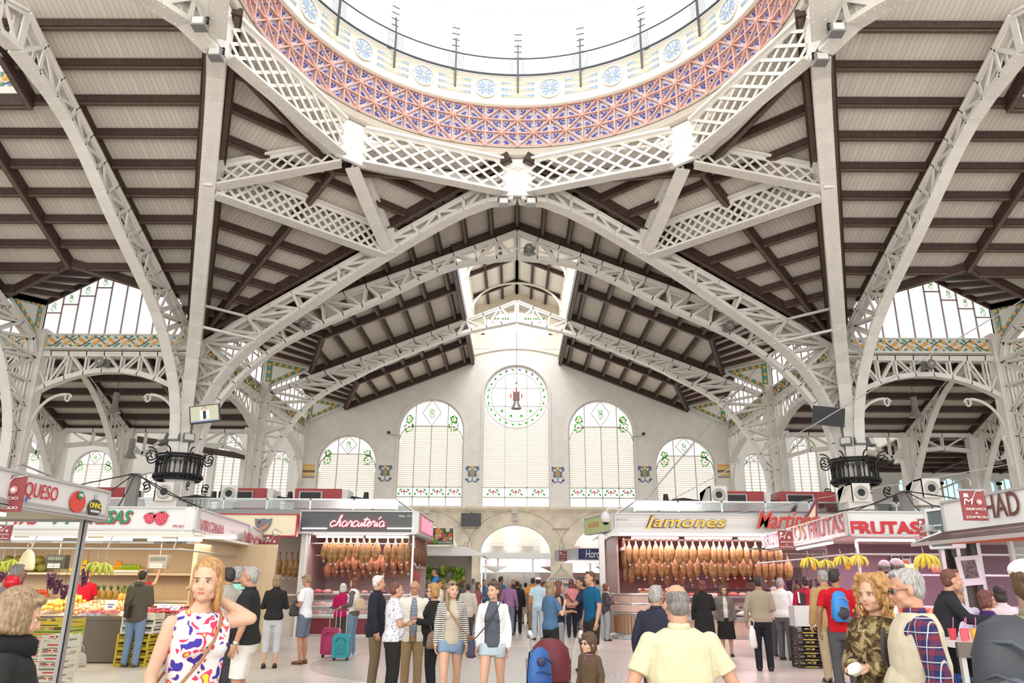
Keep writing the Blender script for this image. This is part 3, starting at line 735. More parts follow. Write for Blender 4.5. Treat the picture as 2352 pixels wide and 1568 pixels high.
# crests on the piers between the windows
def crest(cx,cz,s=1):
    root=E_('tile_crest',(cx,WY-.012,cz)); 
    def F(u,v): return Vector((u*s,0,v*s))
    bl=MB(); ye=MB(); rd=MB()
    sp=lambda mb,pts,w: [mb.bar(F(*a),F(*b),w*s,.02,0,up=(0,1,0)) for a,b in zip(pts,pts[1:])]
    for q in(-1,1):
        sp(bl,[(q*(.42-.16*math.cos(t*.6)*(1-t/9)),.34+.15*math.sin(t*.75)) for t in range(8)],.07)
        sp(bl,[(q*.40,.42),(q*.34,.15),(q*.24,-.02),(q*.30,-.2),(q*.16,-.33)],.08)
        sp(bl,[(q*(.10+.09*t),-.62-.13*math.sin(t*1.1)) for t in range(6)],.07)
        sp(bl,[(q*(.42+.09*math.cos(t)),-.56+.09*math.sin(t)) for t in range(6)],.05)
        sp(ye,[(q*.36+.0,.0),(q*.36,-.30),(q*.36+.14,-.30)],.05)
        sp(ye,[(q*.14,.52),(q*.2,.36),(0,.30)],.07)
    sp(ye,[(-.26,.48),(-.12,.40),(0,.5),(.12,.40),(.26,.48)],.06)
    sp(bl,[(0,-.35),(0,-.72)],.06)
    gr=MB(); gr.poly([F(0,.30),F(.26,.12),F(.26,-.16),F(0,-.36),F(-.26,-.16),F(-.26,.12)])
    ye.poly([F(a,b)+Vector((0,-.008,0)) for a,b in((0,.22),(.19,0),(0,-.26),(-.19,0))])
    for x in(-.11,-.03,.05,.13): 
        h=.2*(1-abs(x)/.19); rd.poly([F(x-.018,-h)+Vector((0,-.014,0)),F(x+.018,-h)+Vector((0,-.014,0)),F(x+.018,h*.9)+Vector((0,-.014,0)),F(x-.018,h*.9)+Vector((0,-.014,0))])
    bl.build('blue_scroll',mat('crest_blue',(.05,.10,.30),.4),root); ye.build('yellow_shield',mat('crest_yellow',(.70,.48,.14),.4),root); rd.build('red_stripe',mat('crest_red',(.5,.08,.06),.4),root); gr.build('green_border',GREEN,root)
    S(root); return root
for px,py in((885,1083),(1085,1085),(1281,1087),(1481,1085)):
    p=atY(px,py,WY); crest(p.x,p.z,.82)
for px in(707,1662):   # patterned tile panels
    p0=atY(px-15,1066,WY); p1=atY(px+15,1098,WY); m=MB()
    w_=p1.x-p0.x; h_=p0.z-p1.z; cx=(p0.x+p1.x)/2
    m.box((cx,WY-.01,(p0.z+p1.z)/2),(w_,.03,h_),0)
    for k,(f,hh,mi) in enumerate(((.90,.05,2),(.72,.04,2),(.5,.18,1),(.22,.05,2),(.08,.06,3))): m.box((cx,WY-.03,p1.z+h_*f),(w_,.02,h_*hh),mi)
    for i in range(5): m.cyl((p0.x+w_*(i+.5)/5,WY-.03,p0.z-h_*.08),(p0.x+w_*(i+.5)/5,WY-.045,p0.z-h_*.08),.06,.06,8,2)
    S(m.build('trim_%d'%(5+(px>1000)),[YEL,mat('tile_brown',(.25,.14,.07),.4),ORANGE,BLUE]))
# ---- lantern over the nave ----
lw,z0l,z1l,zr=2.9,16.0,19.7,20.9
m=MB(); gl=MB(); lb=MB(); 
for sx in(-1,1):
    m.box((sx*(lw+.06),40.2,15.9+.35),(.14,17.8,1.0)); m.box((sx*(lw+.06),40.2,z1l),(.2,17.8,.35))
    for k in range(13): m.box((sx*(lw+.06),31.4+17.6*k/12,17.9),(.16,.2 if k%2 else .34,3.6))
    for zz in(17.2,18.6): m.box((sx*(lw+.06),40.2,zz),(.06,17.8,.06))
    gl.poly([(sx*(lw+.1),31.3,16.6),(sx*(lw+.1),49.1,16.6),(sx*(lw+.1),49.1,z1l),(sx*(lw+.1),31.3,z1l)])
    lb.slab([(0,31.3,zr),(0,49.1,zr),(sx*3.1,49.1,z1l),(sx*3.1,31.3,z1l)],(0,0,.1),2)
    for k in range(0,10):
        y=31.6+17.4*k/9*.98
        if k%2==0: lb.bar((0,y,zr-.12),(sx*2.95,y,z1l-.1),.2,.22,0)
    for x in(0,.98,1.96): lb.bar((sx*x,31.3,zr-(zr-z1l)*x/3.1-.1),(sx*x,49.0,zr-(zr-z1l)*x/3.1-.1),.17,.2,0)
    # iron half-arches inside
    for y in(40.2,45.5):
        q=[Vector((sx*2.85*math.cos(R(a)),y,18.2+1.9*math.sin(R(a)))) for a in range(0,91,9)]
        m.tube(q,.07,6); 
S(m.build('lantern_walls',mat('lantern_cream',(.84,.80,.70),.5))); S(gl.build('lantern_glazing',FROST)); S(lb.build('ceiling_lantern',[BROWN,BROWN2,mat('lantern_board',(.80,.75,.68),.6)]))
m=MB(); wall_holes(m,[(-2.95,17.5),(2.95,17.5),(2.95,19.9),(0,21.1),(-2.95,19.9)],[archpoly(0,2.2,17.75,18.6,.9,16)],lambda u,v,d:Vector((u,WY+d,v)),.4)
S(m.build('wall_lantern_end',mat('lantern_stone',(.76,.68,.54),.7)))
m=MB(); m.poly([(-2.2,WY+.2,17.7),(2.2,WY+.2,17.7),(2.2,WY+.2,19.6),(-2.2,WY+.2,19.6)]); o=m.build('window_20',FROST); S(o)
m=MB()
for x in(-1.65,-1.1,-.55,0,.55,1.1,1.65): m.box((x,WY+.15,18.6),(.05,.06,1.8))
m.box((0,WY+.15,18.7),(4.4,.05,.05))
for i in range(22): m.slab([(x_,WY+.13,z_) for x_,z_ in[( -1.9+.175*i,18.95),(-1.8+.175*i,18.88),(-1.74+.175*i,19.0),(-1.84+.175*i,19.07)]],(0,.01,0),1)
S(m.build('window_21',[FRAME,LGREEN]))
# vertical roof-edge strip above the wall is closed by the gable; side strips of wall along the columns
# ---- column lines with girders, fruit friezes and clerestory windows ----
def fruit_frieze(mb,fn,length,zc,h):
    """cream band with orange fruit and green leaves (materials: cream, orange, green, stem)"""
    mb.slab([fn(0,zc-h/2,0),fn(length,zc-h/2,0),fn(length,zc+h/2,0),fn(0,zc+h/2,0)],fn(0,0,.06)-fn(0,0,0),0)
    dd=fn(0,0,-.012)-fn(0,0,0); N=int(length/.62); st=length/N; pts=[]
    for i in range(N*6+1):
        u=st*i/6; pts.append(fn(min(length-.05,max(.05,u)),zc+h*.30*math.sin(2*PI*i/12),-.02))
    for a,b in zip(pts,pts[1:]): mb.bar(a,b,.035,.02,3,up=dd)
    for i in range(N):
        c=st*(i+.5); sg=1 if i%2 else -1
        for (dx,dz,r) in((0,.08,.085),(.13,-.14,.085),(-.15,-.02,.075)):
            dz*=sg*h/.6; mb.slab([fn(c+dx+r*math.cos(t*PI/4),zc+dz+r*math.sin(t*PI/4),-.03) for t in range(8)],dd,1)
        for (dx,dz,a) in((-.24,.17,.6),(.26,.10,-.5),(.10,.22,1.6),(-.26,-.20,2.4),(.02,-.22,-1.2)):
            dz*=sg*h/.6; L_=.12; W=.05; x=c+dx; z=zc+dz; z=max(zc-h*.42,min(zc+h*.42,z))
            mb.slab([fn(x+L_*math.cos(a),z+L_*.8*math.sin(a),-.03),fn(x-W*math.sin(a),z+W*math.cos(a),-.03),fn(x-L_*math.cos(a),z-L_*.8*math.sin(a),-.03),fn(x+W*math.sin(a),z-W*math.cos(a),-.03)],dd,2)
def bay(fn,length,first=False):
    """one bay of the column line: fn(u along, z, d outwards)"""
    dd=fn(0,0,1)-fn(0,0,0)
    fz=MB(); fruit_frieze(fz,lambda u,z,d:fn(u+.25,z,d),length-.5,11.5,.64); S(fz.build('fruit_frieze',[mat('frieze_white',(.80,.78,.72),.4),ORANGE,GREEN,STEM]))
    m=MB(); m.slab([fn(0,11.15,-.1),fn(length,11.15,-.1),fn(length,11.23,-.1),fn(0,11.23,-.1)],dd*.3); m.slab([fn(0,11.78,-.08),fn(length,11.78,-.08),fn(length,11.84,-.08),fn(0,11.84,-.08)],dd*.2)
    # girder: flat top chord and arched bottom chord
    N=9; top=[]; bot=[]
    for i in range(N+1):
        u=length*i/N; top.append(fn(u,10.95,0)); t=abs(2*i/N-1); bot.append(fn(u,10.15-1.15*t*t,0))
    truss(m,top,bot,.36,.10,.08,style='W',riv=False)
    # scroll brackets under the girder ends
    for e,sg in((0,1),(length,-1)):
        q=[fn(e+sg*(.35+1.3*(1-math.cos(R(a)))),7.6+1.55*math.sin(R(a)),0) for a in range(0,91,10)]; m.tube(q,.065,6)
        q=[fn(e+sg*(1.75+.16*math.cos(R(a))*(1-a/700)),9.0+.16*math.sin(R(a)),0) for a in range(0,400,30)]; m.tube(q,.04,5)
        q=[fn(e+sg*(.42+.17*math.cos(R(a))*(1-a/700)),7.4+.17*math.sin(R(a)),0) for a in range(0,400,30)]; m.tube(q,.05,5)
        q=[fn(e+sg*.45,7.3,0),fn(e+sg*.38,6.6,0),fn(e+sg*.45,6.2,0)]; m.tube(q,.07,6)
    S(m.build('bay_girder',WHITE))
    # clerestory
    fr=MB(); pn=MB(); st=MB(); n=10; zt=lambda u: 13.4+2.0*(1-abs(2*u/length-1))
    for i in range(n+1):
        u=length*i/n; fr.bar(fn(u,11.8,.1),fn(u,zt(u),.1),.05,.06,0,up=dd)
        if i<n:
            v=length*(i+1)/n; lo=min(zt(u),zt(v)); fr.bar(fn(u,lo-.55,.1),fn(v,lo-.55,.1),.05,.06,0,up=dd); fr.bar(fn(u,zt(u),.1),fn(v,zt(v),.1),.06,.08,0,up=dd)
            leafvine(st,(u+v)/2,lo-.30,.21,1 if i%2 else -1,lambda a,b,d: fn(a,b,d+.08),i)
    for e in(0,length): pn.poly([fn(length/2,11.8,.16),fn(e,11.8,.16),fn(e,13.4,.16),fn(length/2,15.4,.16)])
    S(fr.build('window_frame',FRAMEP)); S(pn.build('window_glazing',FROST)); S(st.build('window_stained_leaves',[LGR,mat('glass_dark_green',(.05,.16,.04),.4),PKR]))
def cheek(A,Tp,E):
    """triangular tiled cheek of a dormer with a green and orange border"""
    A,Tp,E=map(Vector,(A,Tp,E)); n=(Tp-A).cross(E-A).normalized(); 
    if n.y>0: n=-n
    if abs(n.y)<.3 and n.x*(A.x)>0: n=-n
    m=MB(); m.slab([A,Tp,E],-n*.12,0); c=(A+Tp+E)/3; m.tube([A,Tp],.06,6,0); m.tube([A,E],.05,6,0)
    s1=[c+(p-c)*.82 for p in(A,Tp,E)]; s2=[c+(p-c)*.48 for p in(A,Tp,E)]
    for i in range(3):
        j=(i+1)%3; m.slab([s1[i]+n*.01,s1[j]+n*.01,s2[j]+n*.01,s2[i]+n*.01],n*.01,2)
        L_=(s1[j]-s1[i]).length; k=max(2,int(L_/.42))
        for q in range(k):
            p=(s1[i]+s2[i])/2; p2=(s1[j]+s2[j])/2; cc=p.lerp(p2,(q+.3)/k)+n*.025; m.cyl(cc,cc+n*.02,.10,.10,8,1)
    S(m.build('dormer_cheek',[mat('frieze_white',(.80,.78,.72),.4),ORANGE,GREEN]))
def column(x,y,zt,w=.62,d=.55):
    m=MB()
    for sx in(-1,1): m.box((x+sx*w/2,y,zt/2),(.08,d,zt)); rivets(m,(x+sx*w/2,y-d/2,0.5),(x+sx*w/2,y-d/2,zt),.1,(0,-1,0),.3,.025)
    m.box((x,y-.05,zt/2),(w,d*.55,zt)); m.box((x,y,zt/2),(.1,d+.12,zt))
    for z in [k*.9+.6 for k in range(int(zt/.9))]: m.box((x,y,z),(w+.04,d*.7,.12))
    for q in(-.22,.22): rivets(m,(x+q,y-d*.33,0.5),(x+q,y-d*.33,zt),.06,(0,-1,0),.3,.025)
    S(m.build('column',WHITE))
for sx in(-1,1):
    bay(lambda u,z,d,sx=sx: Vector((sx*(D+d),31.3+u,z)),8.9); bay(lambda u,z,d,sx=sx: Vector((sx*(D+d),40.2+u,z)),8.9)
    for k in range(4):
        a=13.9+6.9*k; bay(lambda u,z,d,sx=sx,a=a: Vector((sx*(a+u),PYF+d,z)),6.9)
    for X in(20.8,27.7,34.6): column(sx*X,PYF,12.0,.75); cheek((sx*X,PYF,11.55),(sx*X,28.6,12.85),(sx*X,PYF,13.4))
    column(sx*D,40.2,12.0,.75)
    m=MB(); m.box((sx*(D+.1),49.0,6.0),(.5,.4,12)); S(m.build('column',WHITE))
    cheek((sx*D,40.1,11.55),(sx*11.2,40.1,12.8),(sx*D,40.1,13.4)); cheek((sx*D,48.9,11.55),(sx*11.2,48.9,12.8),(sx*D,48.9,13.4))
    # main pier: cluster of riveted ribs, bottom shaft
    m=MB(); m.box((sx*D,PYF,5.6),(.5,.5,11.2)); 
    for ox,oy in((.35,0),(-.35,0),(0,.35),(0,-.35)): m.box((sx*D+ox,PYF+oy,4.2),(.24 if ox else .5,.24 if oy else .5,8.4))
    for q in(-.2,0,.2): rivets(m,(sx*D+q,PYF-.48,2),(sx*D+q,PYF-.48,8.2),.02,(0,-1,0),.3,.03)
    S(m.build('main_pier',WHITE))
    # horizontal wind bracing round the pier head at about y=740 in the view
    m=MB(); a1=onV(572,728,A1,B1); a2=onV(598,782,A1,B1); f_=lambda p: Vector((-sx*p.x,p.y,p.z)) if sx>0 else Vector(p)
    g_=lambda p: Vector((sx*(p.y-CY),CY-sx*p.x*sx if False else CY+abs(p.x),p.z))
    b1_,b2_=g_(a1),g_(a2); a1,a2=f_(a1),f_(a2)
    for u,v in((Vector((sx*D,PYF,a1.z+.3)),a1),(Vector((sx*D,PYF,a2.z+.7)),a1),(Vector((sx*D,PYF,a2.z+.4)),a2),(Vector((sx*D,PYF,a1.z-.2)),a2),(a1,a2)): m.bar(u,v,.11,.09)
    for u,v in((Vector((sx*D,PYF,b1_.z+.3)),b1_),(Vector((sx*D,PYF,b2_.z+.4)),b2_),(b1_,b2_),(a1,b1_),(a2,b2_)): m.bar(u,v,.10,.09)
    S(m.build('pier_bracing',WHITE))
    # wrought iron balcony round the pier
    root=E_('iron_lamp_balcony',(sx*D,PYF,0)); root['kind']='structure'
    m=MB()
    for zz,r_ in((5.55,.86),(5.72,.92),(6.42,.88),(6.52,.95)): m.tube([(r_*math.cos(2*PI*i/28),r_*math.sin(2*PI*i/28),zz) for i in range(29)],.05,6)
    for i in range(28):
        a=2*PI*i/28; c=(math.cos(a)*.88,math.sin(a)*.88); 
        m.bar((c[0],c[1],5.6),(c[0],c[1],6.45),.05 if i%4 else .16,.05,0,up=(c[0],c[1],0))
        a2=2*PI*(i+.5)/28; m.tube([(.9*math.cos(a+(a2-a)*2*t),.9*math.sin(a+(a2-a)*2*t),6.1+.2*math.sin(PI*t)) for t in(0,.25,.5,.75,1)],.02,4)
    for i in range(60):
        a=2*PI*i/60; m.ball((.92*math.cos(a),.92*math.sin(a),5.64+.04*(i%2)),.06,0,5,4)
    m.build('railing',DARKM,root)
    for a in(0,.8,PI,PI-.8,-.8,PI+.8,PI/2,-PI/2):
        q=[]; 
        for t in range(0,26):
            ph=t*.33; rr_=.03+.012*t; q.append((rr_*math.cos(ph),rr_*math.sin(ph)))
        m=MB(); ce=1.22; m.tube([((ce-u)*math.cos(a),(ce-u)*math.sin(a),6.45+v) for u,v in q],.028,5)
        m.tube([((ce-u*.6)*math.cos(a),(ce-u*.6)*math.sin(a),5.25-v*.6) for u,v in q],.025,5)
        m.build('scroll',DARKM,root)
    # floodlights above the balcony
    for a in(-2.2,-1.57,-.9):
        c=Vector((math.cos(a)*.7,math.sin(a)*.7,7.15)); o=E_('flood_lamp',(sx*D+c.x,PYF+c.y,c.z)); o['kind']='thing'
        T(o,'grey floodlight aimed outward above the iron balcony of the %s pier'%('left' if sx<0 else 'right'),'floodlight','floodlights on the %s pier'%('left' if sx<0 else 'right'))
        M_=Matrix.Rotation(a+PI/2,4,'Z')@Matrix.Rotation(R(-18),4,'X'); h=MB(); h.box((0,-.12,0),(.44,.2,.34),0,M=M_); h.build('housing',GREYM,o); h=MB(); h.box((0,-.225,0),(.36,.02,.26),0,M=M_); h.build('lens',mat('lamp_lens',(.75,.75,.70),.25),o)
        h=MB(); h.bar((0,0,0),(0,.2,-.25),.05,.05); h.build('bracket',GREYM,o)
# ---- transept lantern side ----
for sx in(-1,1):
    m=MB(); fruit_frieze(m,lambda u,z,d,sx=sx: Vector((sx*(15.35+u),20.3+d,z)),20,16.7,.5); S(m.build('fruit_frieze',[mat('frieze_white',(.80,.78,.72),.4),ORANGE,GREEN,BLUE]))
    m=MB(); m.box((sx*25.3,20.32,16.28),(20,.2,.25)); m.box((sx*25.3,20.32,17.05),(20,.16,.14)); m.box((sx*15.3,18.8,17.2),(.2,3.2,1.8)); 
    for k in range(14): m.box((sx*(15.4+1.5*k),20.36,19),(.12,.12,3.8))
    for k in range(4): m.bar((sx*(15.4+4*k),17.4,20.6),(sx*(15.4+4*k),20.4,19.2),.2,.2)
    S(m.build('transept_lantern_frame',WHITE)); m=MB(); m.poly([(sx*15.3,20.42,17),(sx*35,20.42,17),(sx*35,20.42,21),(sx*15.3,20.42,21)]); S(m.build('window_glazing',FROST))
# ---- lower aisles ----
AR=MB(); AB=MB()
for sx in(-1,1):
    y0,z0_,y1,z1_=33.6,12.0,40.2,9.55
    AR.slab([(sx*14.2,y0,z0_),(sx*48,y0,z0_),(sx*48,y1,z1_),(sx*14.2,y1,z1_)],(0,0,.1),0)
    for k in range(7):
        t=k/6; y=y0+(y1-y0)*t; z=z0_+(z1_-z0_)*t; beam(AB,(sx*14.2,y,z),(sx*48,y,z),.24,.26)
    for X in(17.35,20.8,24.25,27.7,31.1,34.6): beam(AB,(sx*X,y0,z0_),(sx*X,y1,z1_),.24,.28)
    # frieze of the aisle lantern
    m=MB(); fruit_frieze(m,lambda u,z,d,sx=sx: Vector((sx*(14.2+u),33.6+d,z)),30,12.3,.5); S(m.build('fruit_frieze',[mat('frieze_white',(.80,.78,.72),.4),ORANGE,GREEN,BLUE]))
    for X in(20.8,24.4,27.7,34.6):
        m=MB(); t1=[Vector((sx*X,33.6+6.6*i/8,12.0-2.45*i/8-.35)) for i in range(9)]; b1_=[Vector((sx*X,33.6+6.4*i/8,11.2-(i/8)**2*4.8)) for i in range(9)]
        truss(m,t1,b1_,.3,.08,.08,riv=False); m.box((sx*X,40.2,4.7),(.7,.5,9.4)); S(m.build('aisle_truss',WHITE))
    m=MB(); N=24; top=[Vector((sx*(14.2+34*i/N),40.2,9.35)) for i in range(N+1)]; bot=[Vector((sx*(14.2+34*i/N),40.2,8.55-.55*abs(((i%4)/2)-1)**2)) for i in range(N+1)]
    truss(m,top,bot,.3,.09,.07,riv=False); S(m.build('aisle_girder',WHITE))
    # farther, lower roof
    if sx>0:
        AR.slab([(21,40.4,9.4),(48,40.4,9.4),(48,48.9,8.8),(21,48.9,8.8)],(0,0,.1),0)
        for k in range(7): t=k/6; beam(AB,(21,40.4+8.4*t,9.4-.6*t),(48,40.4+8.4*t,9.4-.6*t),.2,.2)
        for X in(22.5,26.7,31,35): beam(AB,(X,40.4,9.4),(X,48.9,8.8),.2,.26)
    else: beam(AB,(-34,41,11.2),(-17,48.9,9.4),.3,.3)
o=AR.build('ceiling_aisle',[BX]); S(o); o=AB.build('ceiling_aisle_beams',[BROWN,BROWN2]); S(o)
# outer walls of the aisles with arched windows
PW=mat('aisle_plaster',(.74,.72,.68),.7)
for sx in(-1,1):
    wins=[(15.45,.75,4,9.0),(18.7,.85,4,10.0),(20.35,.4,4,9.0),(23.6,1.0,4,7.3),(27.4,1.35,4,8.35),(32.4,1.5,4,9.0),(37.5,1.5,4,9.0)] if sx<0 else [(15.45,.75,4,9.0),(18.7,.85,4,10.0),(20.35,.4,4,9.0)]
    hs=[[(sx*u if sx>0 else sx*u,v) for u,v in archpoly(x,hw,z,zs,None,16)] for x,hw,z,zs in wins]
    if sx>0: hs+= [[(a,6.1),(a+1.2,6.1),(a+1.2,8.0),(a+.6,8.3),(a,8.0)] for a in (24.5,25.9,27.3,29.6,31.0,32.4,35,36.5,38)]
    m=MB(); wall_holes(m,[(sx*13.9,0),(sx*48,0),(sx*48,11.2 if sx<0 else 9.6),(sx*22,11.2),(sx*13.9,12.3)],hs,lambda u,v,d:Vector((u,WY+d,v)),.4); S(m.build('wall_%s'%('left' if sx<0 else 'right'),PW))
    for i,(x,hw,z,zs) in enumerate(wins):
        r_=window(sx*x,hw,z,zs,hw,fin,'small',40+i,.2)
    if sx>0:
        m=MB(); m.poly([(23.5,WY+.3,6),(40,WY+.3,6),(40,WY+.3,8.4),(23.5,WY+.3,8.4)]); S(m.build('window_30',frosted('blue_pane',(.55,.80,.95),.4)))
        m=MB()
        for a in (24.5,25.9,27.3,29.6,31.0,32.4,35,36.5,38):
            for q in(.4,.8): m.box((a+q,WY+.2,7.1),(.05,.06,2.1))
            m.box((a+.6,WY+.2,6.75),(1.2,.06,.05))
            for e in(-.1,1.3): m.cyl((a+e,WY-.06,6.0),(a+e,WY-.06,7.8),.08,.08,8); m.box((a+e,WY-.06,7.9),(.26,.2,.16))
        S(m.build('window_31',STONE))
# ---- outside the doors: street ----
m=MB(); m.box((0,66,3.9),(40,1,7.8),0); m.box((5.2,65.3,3.8),(6.4,.6,7.6),1); m.box((-9,65.3,3.8),(8,.6,7.6),2)
for x in(-4.5,-1.5,1.0,8.2,11.2,4.4):
    for z in(5.6,): m.box((x,65.4,z),(1.1,.9,2.0),3); m.box((x,64.9,z-1.0),(1.9,.5,.1),4); m.box((x,64.66,z-.6),(1.9,.04,.06),4); [m.box((x-.9+.2*i,64.66,z-.8),(.03,.03,.5),4) for i in range(10)]
S(m.build('exterior_facades',[mat('facade_cream',(.84,.80,.70),.8),mat('facade_red',(.80,.48,.42),.8),mat('facade_yellow',(.86,.74,.42),.8),mat('facade_window',(.55,.42,.30),.6),mat('facade_balcony',(.35,.33,.28),.6)]))
m=MB(); m.box((0,58,-.05),(40,18,.1)); S(m.build('exterior_pavement',mat('pavement',(.6,.57,.52),.8)))
for i,(x,y,c) in enumerate(((0.6,55.5,'white'),(4.7,57,'white'),(-3.5,59,'white'))):
    o=E_('market_umbrella',(x,y,0),0,['white parasol standing in the street straight behind the doors','white parasol in the street behind the right-hand arch','white parasol in the street behind the charcuterie sign side'][i],'umbrella')
    q=MB(); q.lathe([(2.0,2.35),(1.0,2.8),(.02,3.1)],n=10,smooth=False); q.build('canopy',mat('parasol_white',(.85,.83,.82),.7),o); q=MB(); q.cyl((0,0,0),(0,0,3.05),.03); q.build('pole',GREYM,o)
o=E_('striped_awning',(0,64.6,0),0,'pink and white striped shop awning across the street beyond the doors','awning'); q=MB()
for i in range(40): q.slab([(-8+.4*i,0,3.9),(-7.6+.4*i,0,3.9),(-7.6+.4*i,-1.8,2.9),(-8+.4*i,-1.8,2.9)],(0,0,.03),i%2)
q.build('fabric',[mat('awning_pink',(.75,.30,.34),.7),mat('awning_white',(.85,.83,.80),.7)],o)
q=MB(); q.bar((-8,-1.8,2.9),(8,-1.8,2.9),.05,.05); q.bar((-8,0,3.9),(8,0,3.9),.05,.05); q.bar((-8,-1.8,0),(-8,-1.8,2.9),.05,.05); q.bar((8,-1.8,0),(8,-1.8,2.9),.05,.05); q.build('rail',GREYM,o)
# ---- glazed doors in the three arches ----
for i,(x,hw,zs,rz_) in enumerate(doors[:3]):
    root=E_('door_%d'%(i+1)); S(root); m=MB()
    m.box((x,WY-.15,zs-.1),(2*hw,.5,.34)); 
    for u in(-hw,-1.1,1.1,hw): m.box((x+u,WY+.1,zs/2-.1),(.07,.08,zs-.2))
    for u in(-1.06,1.06): m.box((x+u,WY+.05,1.7),(.05,.05,3.3))
    q=archpoly(x,hw,zs,zs,rz_,24)
    for a,b in zip(q,q[1:]): m.bar((a[0],WY+.1,a[1]),(b[0],WY+.1,b[1]),.08,.1,0,up=(0,1,0))
    S(m.build('door_frame',mat('door_alu',(.62,.62,.60),.35,.3),root))
    m=MB(); m.poly([(x-hw,WY+.12,.02),(x+hw,WY+.12,.02),(x+hw,WY+.12,zs),(x-hw,WY+.12,zs)]); m.poly([(u,WY+.12,v) for u,v in q]); S(m.build('door_glass',GLASS,root))
# ================= lettering =================
def text(s,org,xdir,w,h,m,parent=None,bold=0.0,shear=0,ext=.006,name='lettering',off=.02,arc=0,fit=True,sp=1.0,inv=None):
    """s written from org (bottom-left corner) along xdir, w wide and h tall, standing upright and facing the viewer side"""
    c=bpy.data.curves.new(name,'FONT'); c.body=s; c.size=1; c.offset=bold; c.shear=shear; c.extrude=.5; c.resolution_u=3; c.space_character=sp
    o=bpy.data.objects.new(name,c); COL.objects.link(o); bpy.context.view_layer.update()
    bb=[Vector(q) for q in o.bound_box]; x0=min(q.x for q in bb); x1=max(q.x for q in bb); y0=min(q.y for q in bb); y1=max(q.y for q in bb)
    me=bpy.data.meshes.new_from_object(o); bpy.data.objects.remove(o); bpy.data.curves.remove(c)
    sx=w/max(1e-4,(x1-x0)); sy=h/max(1e-4,(y1-y0))
    if not fit: sx=sy=min(sx,sy)
    X=Vector((xdir[0],xdir[1],0)).normalized(); N=Vector((X.y,-X.x,0))
    base=Vector(org)+N*off; P=parent.matrix_basis.inverted() if parent is not None else Matrix.Identity(4)
    for v in me.vertices:
        p=base+X*((v.co.x-x0)*sx)+Vector((0,0,(v.co.y-y0)*sy))+N*(v.co.z+.5)*ext
        v.co=P@p
    me.materials.clear(); me.materials.append(m); o=bpy.data.objects.new(name,me); COL.objects.link(o)
    if parent is not None: o.parent=parent
    return o
def flat(mb,org,X,pts,off,mi=0,t=.008):
    X=Vector((X[0],X[1],0)).normalized(); N=Vector((X.y,-X.x,0)); o=Vector(org)+N*off
    mb.slab([o+X*u+Vector((0,0,v)) for u,v in pts],N*t,mi)
def stroke(mb,org,X,pts,off,w,mi=0,r=None):
    X=Vector((X[0],X[1],0)).normalized(); N=Vector((X.y,-X.x,0)); o=Vector(org)+N*off; q=[o+X*u+Vector((0,0,v)) for u,v in pts]
    if r: mb.tube(q,r,5,mi)
    else:
        for a,b in zip(q,q[1:]): mb.bar(a,b,w,.01,mi,up=N)
def disc(cx,cy,rx,ry=None,n=20): ry=ry or rx; return [(cx+rx*math.cos(2*PI*i/n),cy+ry*math.sin(2*PI*i/n)) for i in range(n)]
SW=mat('sign_white',(.66,.66,.66),.35); SF=mat('sign_frame',(.50,.50,.49),.4,.4); RED_=mat('letter_red',(.50,.02,.03),.45); GRN_=mat('letter_green',(.02,.22,.10),.45)
ALU=mat('aluminium',(.55,.55,.55),.3,.7); STEEL=mat('stainless',(.15,.13,.11),.3,.5); SLATE=mat('slate_sign',(.075,.085,.09),.45)
def sign(p0,p1,zb,zt,bm,name,label,cat='shop sign',group=None,depth=.22,fm=None):
    p0=Vector((p0[0],p0[1],0)); p1=Vector((p1[0],p1[1],0)); X=(p1-p0); L=X.length; X.normalize(); N=Vector((X.y,-X.x,0))
    r=E_(name,((p0.x+p1.x)/2,(p0.y+p1.y)/2,zb),0,label,cat,group); I=r.matrix_basis.inverted()
    m=MB(); m.slab([p0+Vector((0,0,zb)),p1+Vector((0,0,zb)),p1+Vector((0,0,zt)),p0+Vector((0,0,zt))],-N*depth); m.v=[tuple(I@Vector(v)) for v in m.v]; m.build('panel',bm,r)
    m=MB(); c=[p0+Vector((0,0,zb)),p1+Vector((0,0,zb)),p1+Vector((0,0,zt)),p0+Vector((0,0,zt))]
    for a,b in zip(c,c[1:]+c[:1]): m.bar(a-N*.08,b-N*.08,.035,.22,0,up=N)
    m.v=[tuple(I@Vector(v)) for v in m.v]; m.build('frame',fm or SF,r)
    return r,p0,X,L
def put(mb,name,m,r): 
    I=r.matrix_basis.inverted(); mb.v=[tuple(I@Vector(v)) for v in mb.v]; return mb.build(name,m,r)
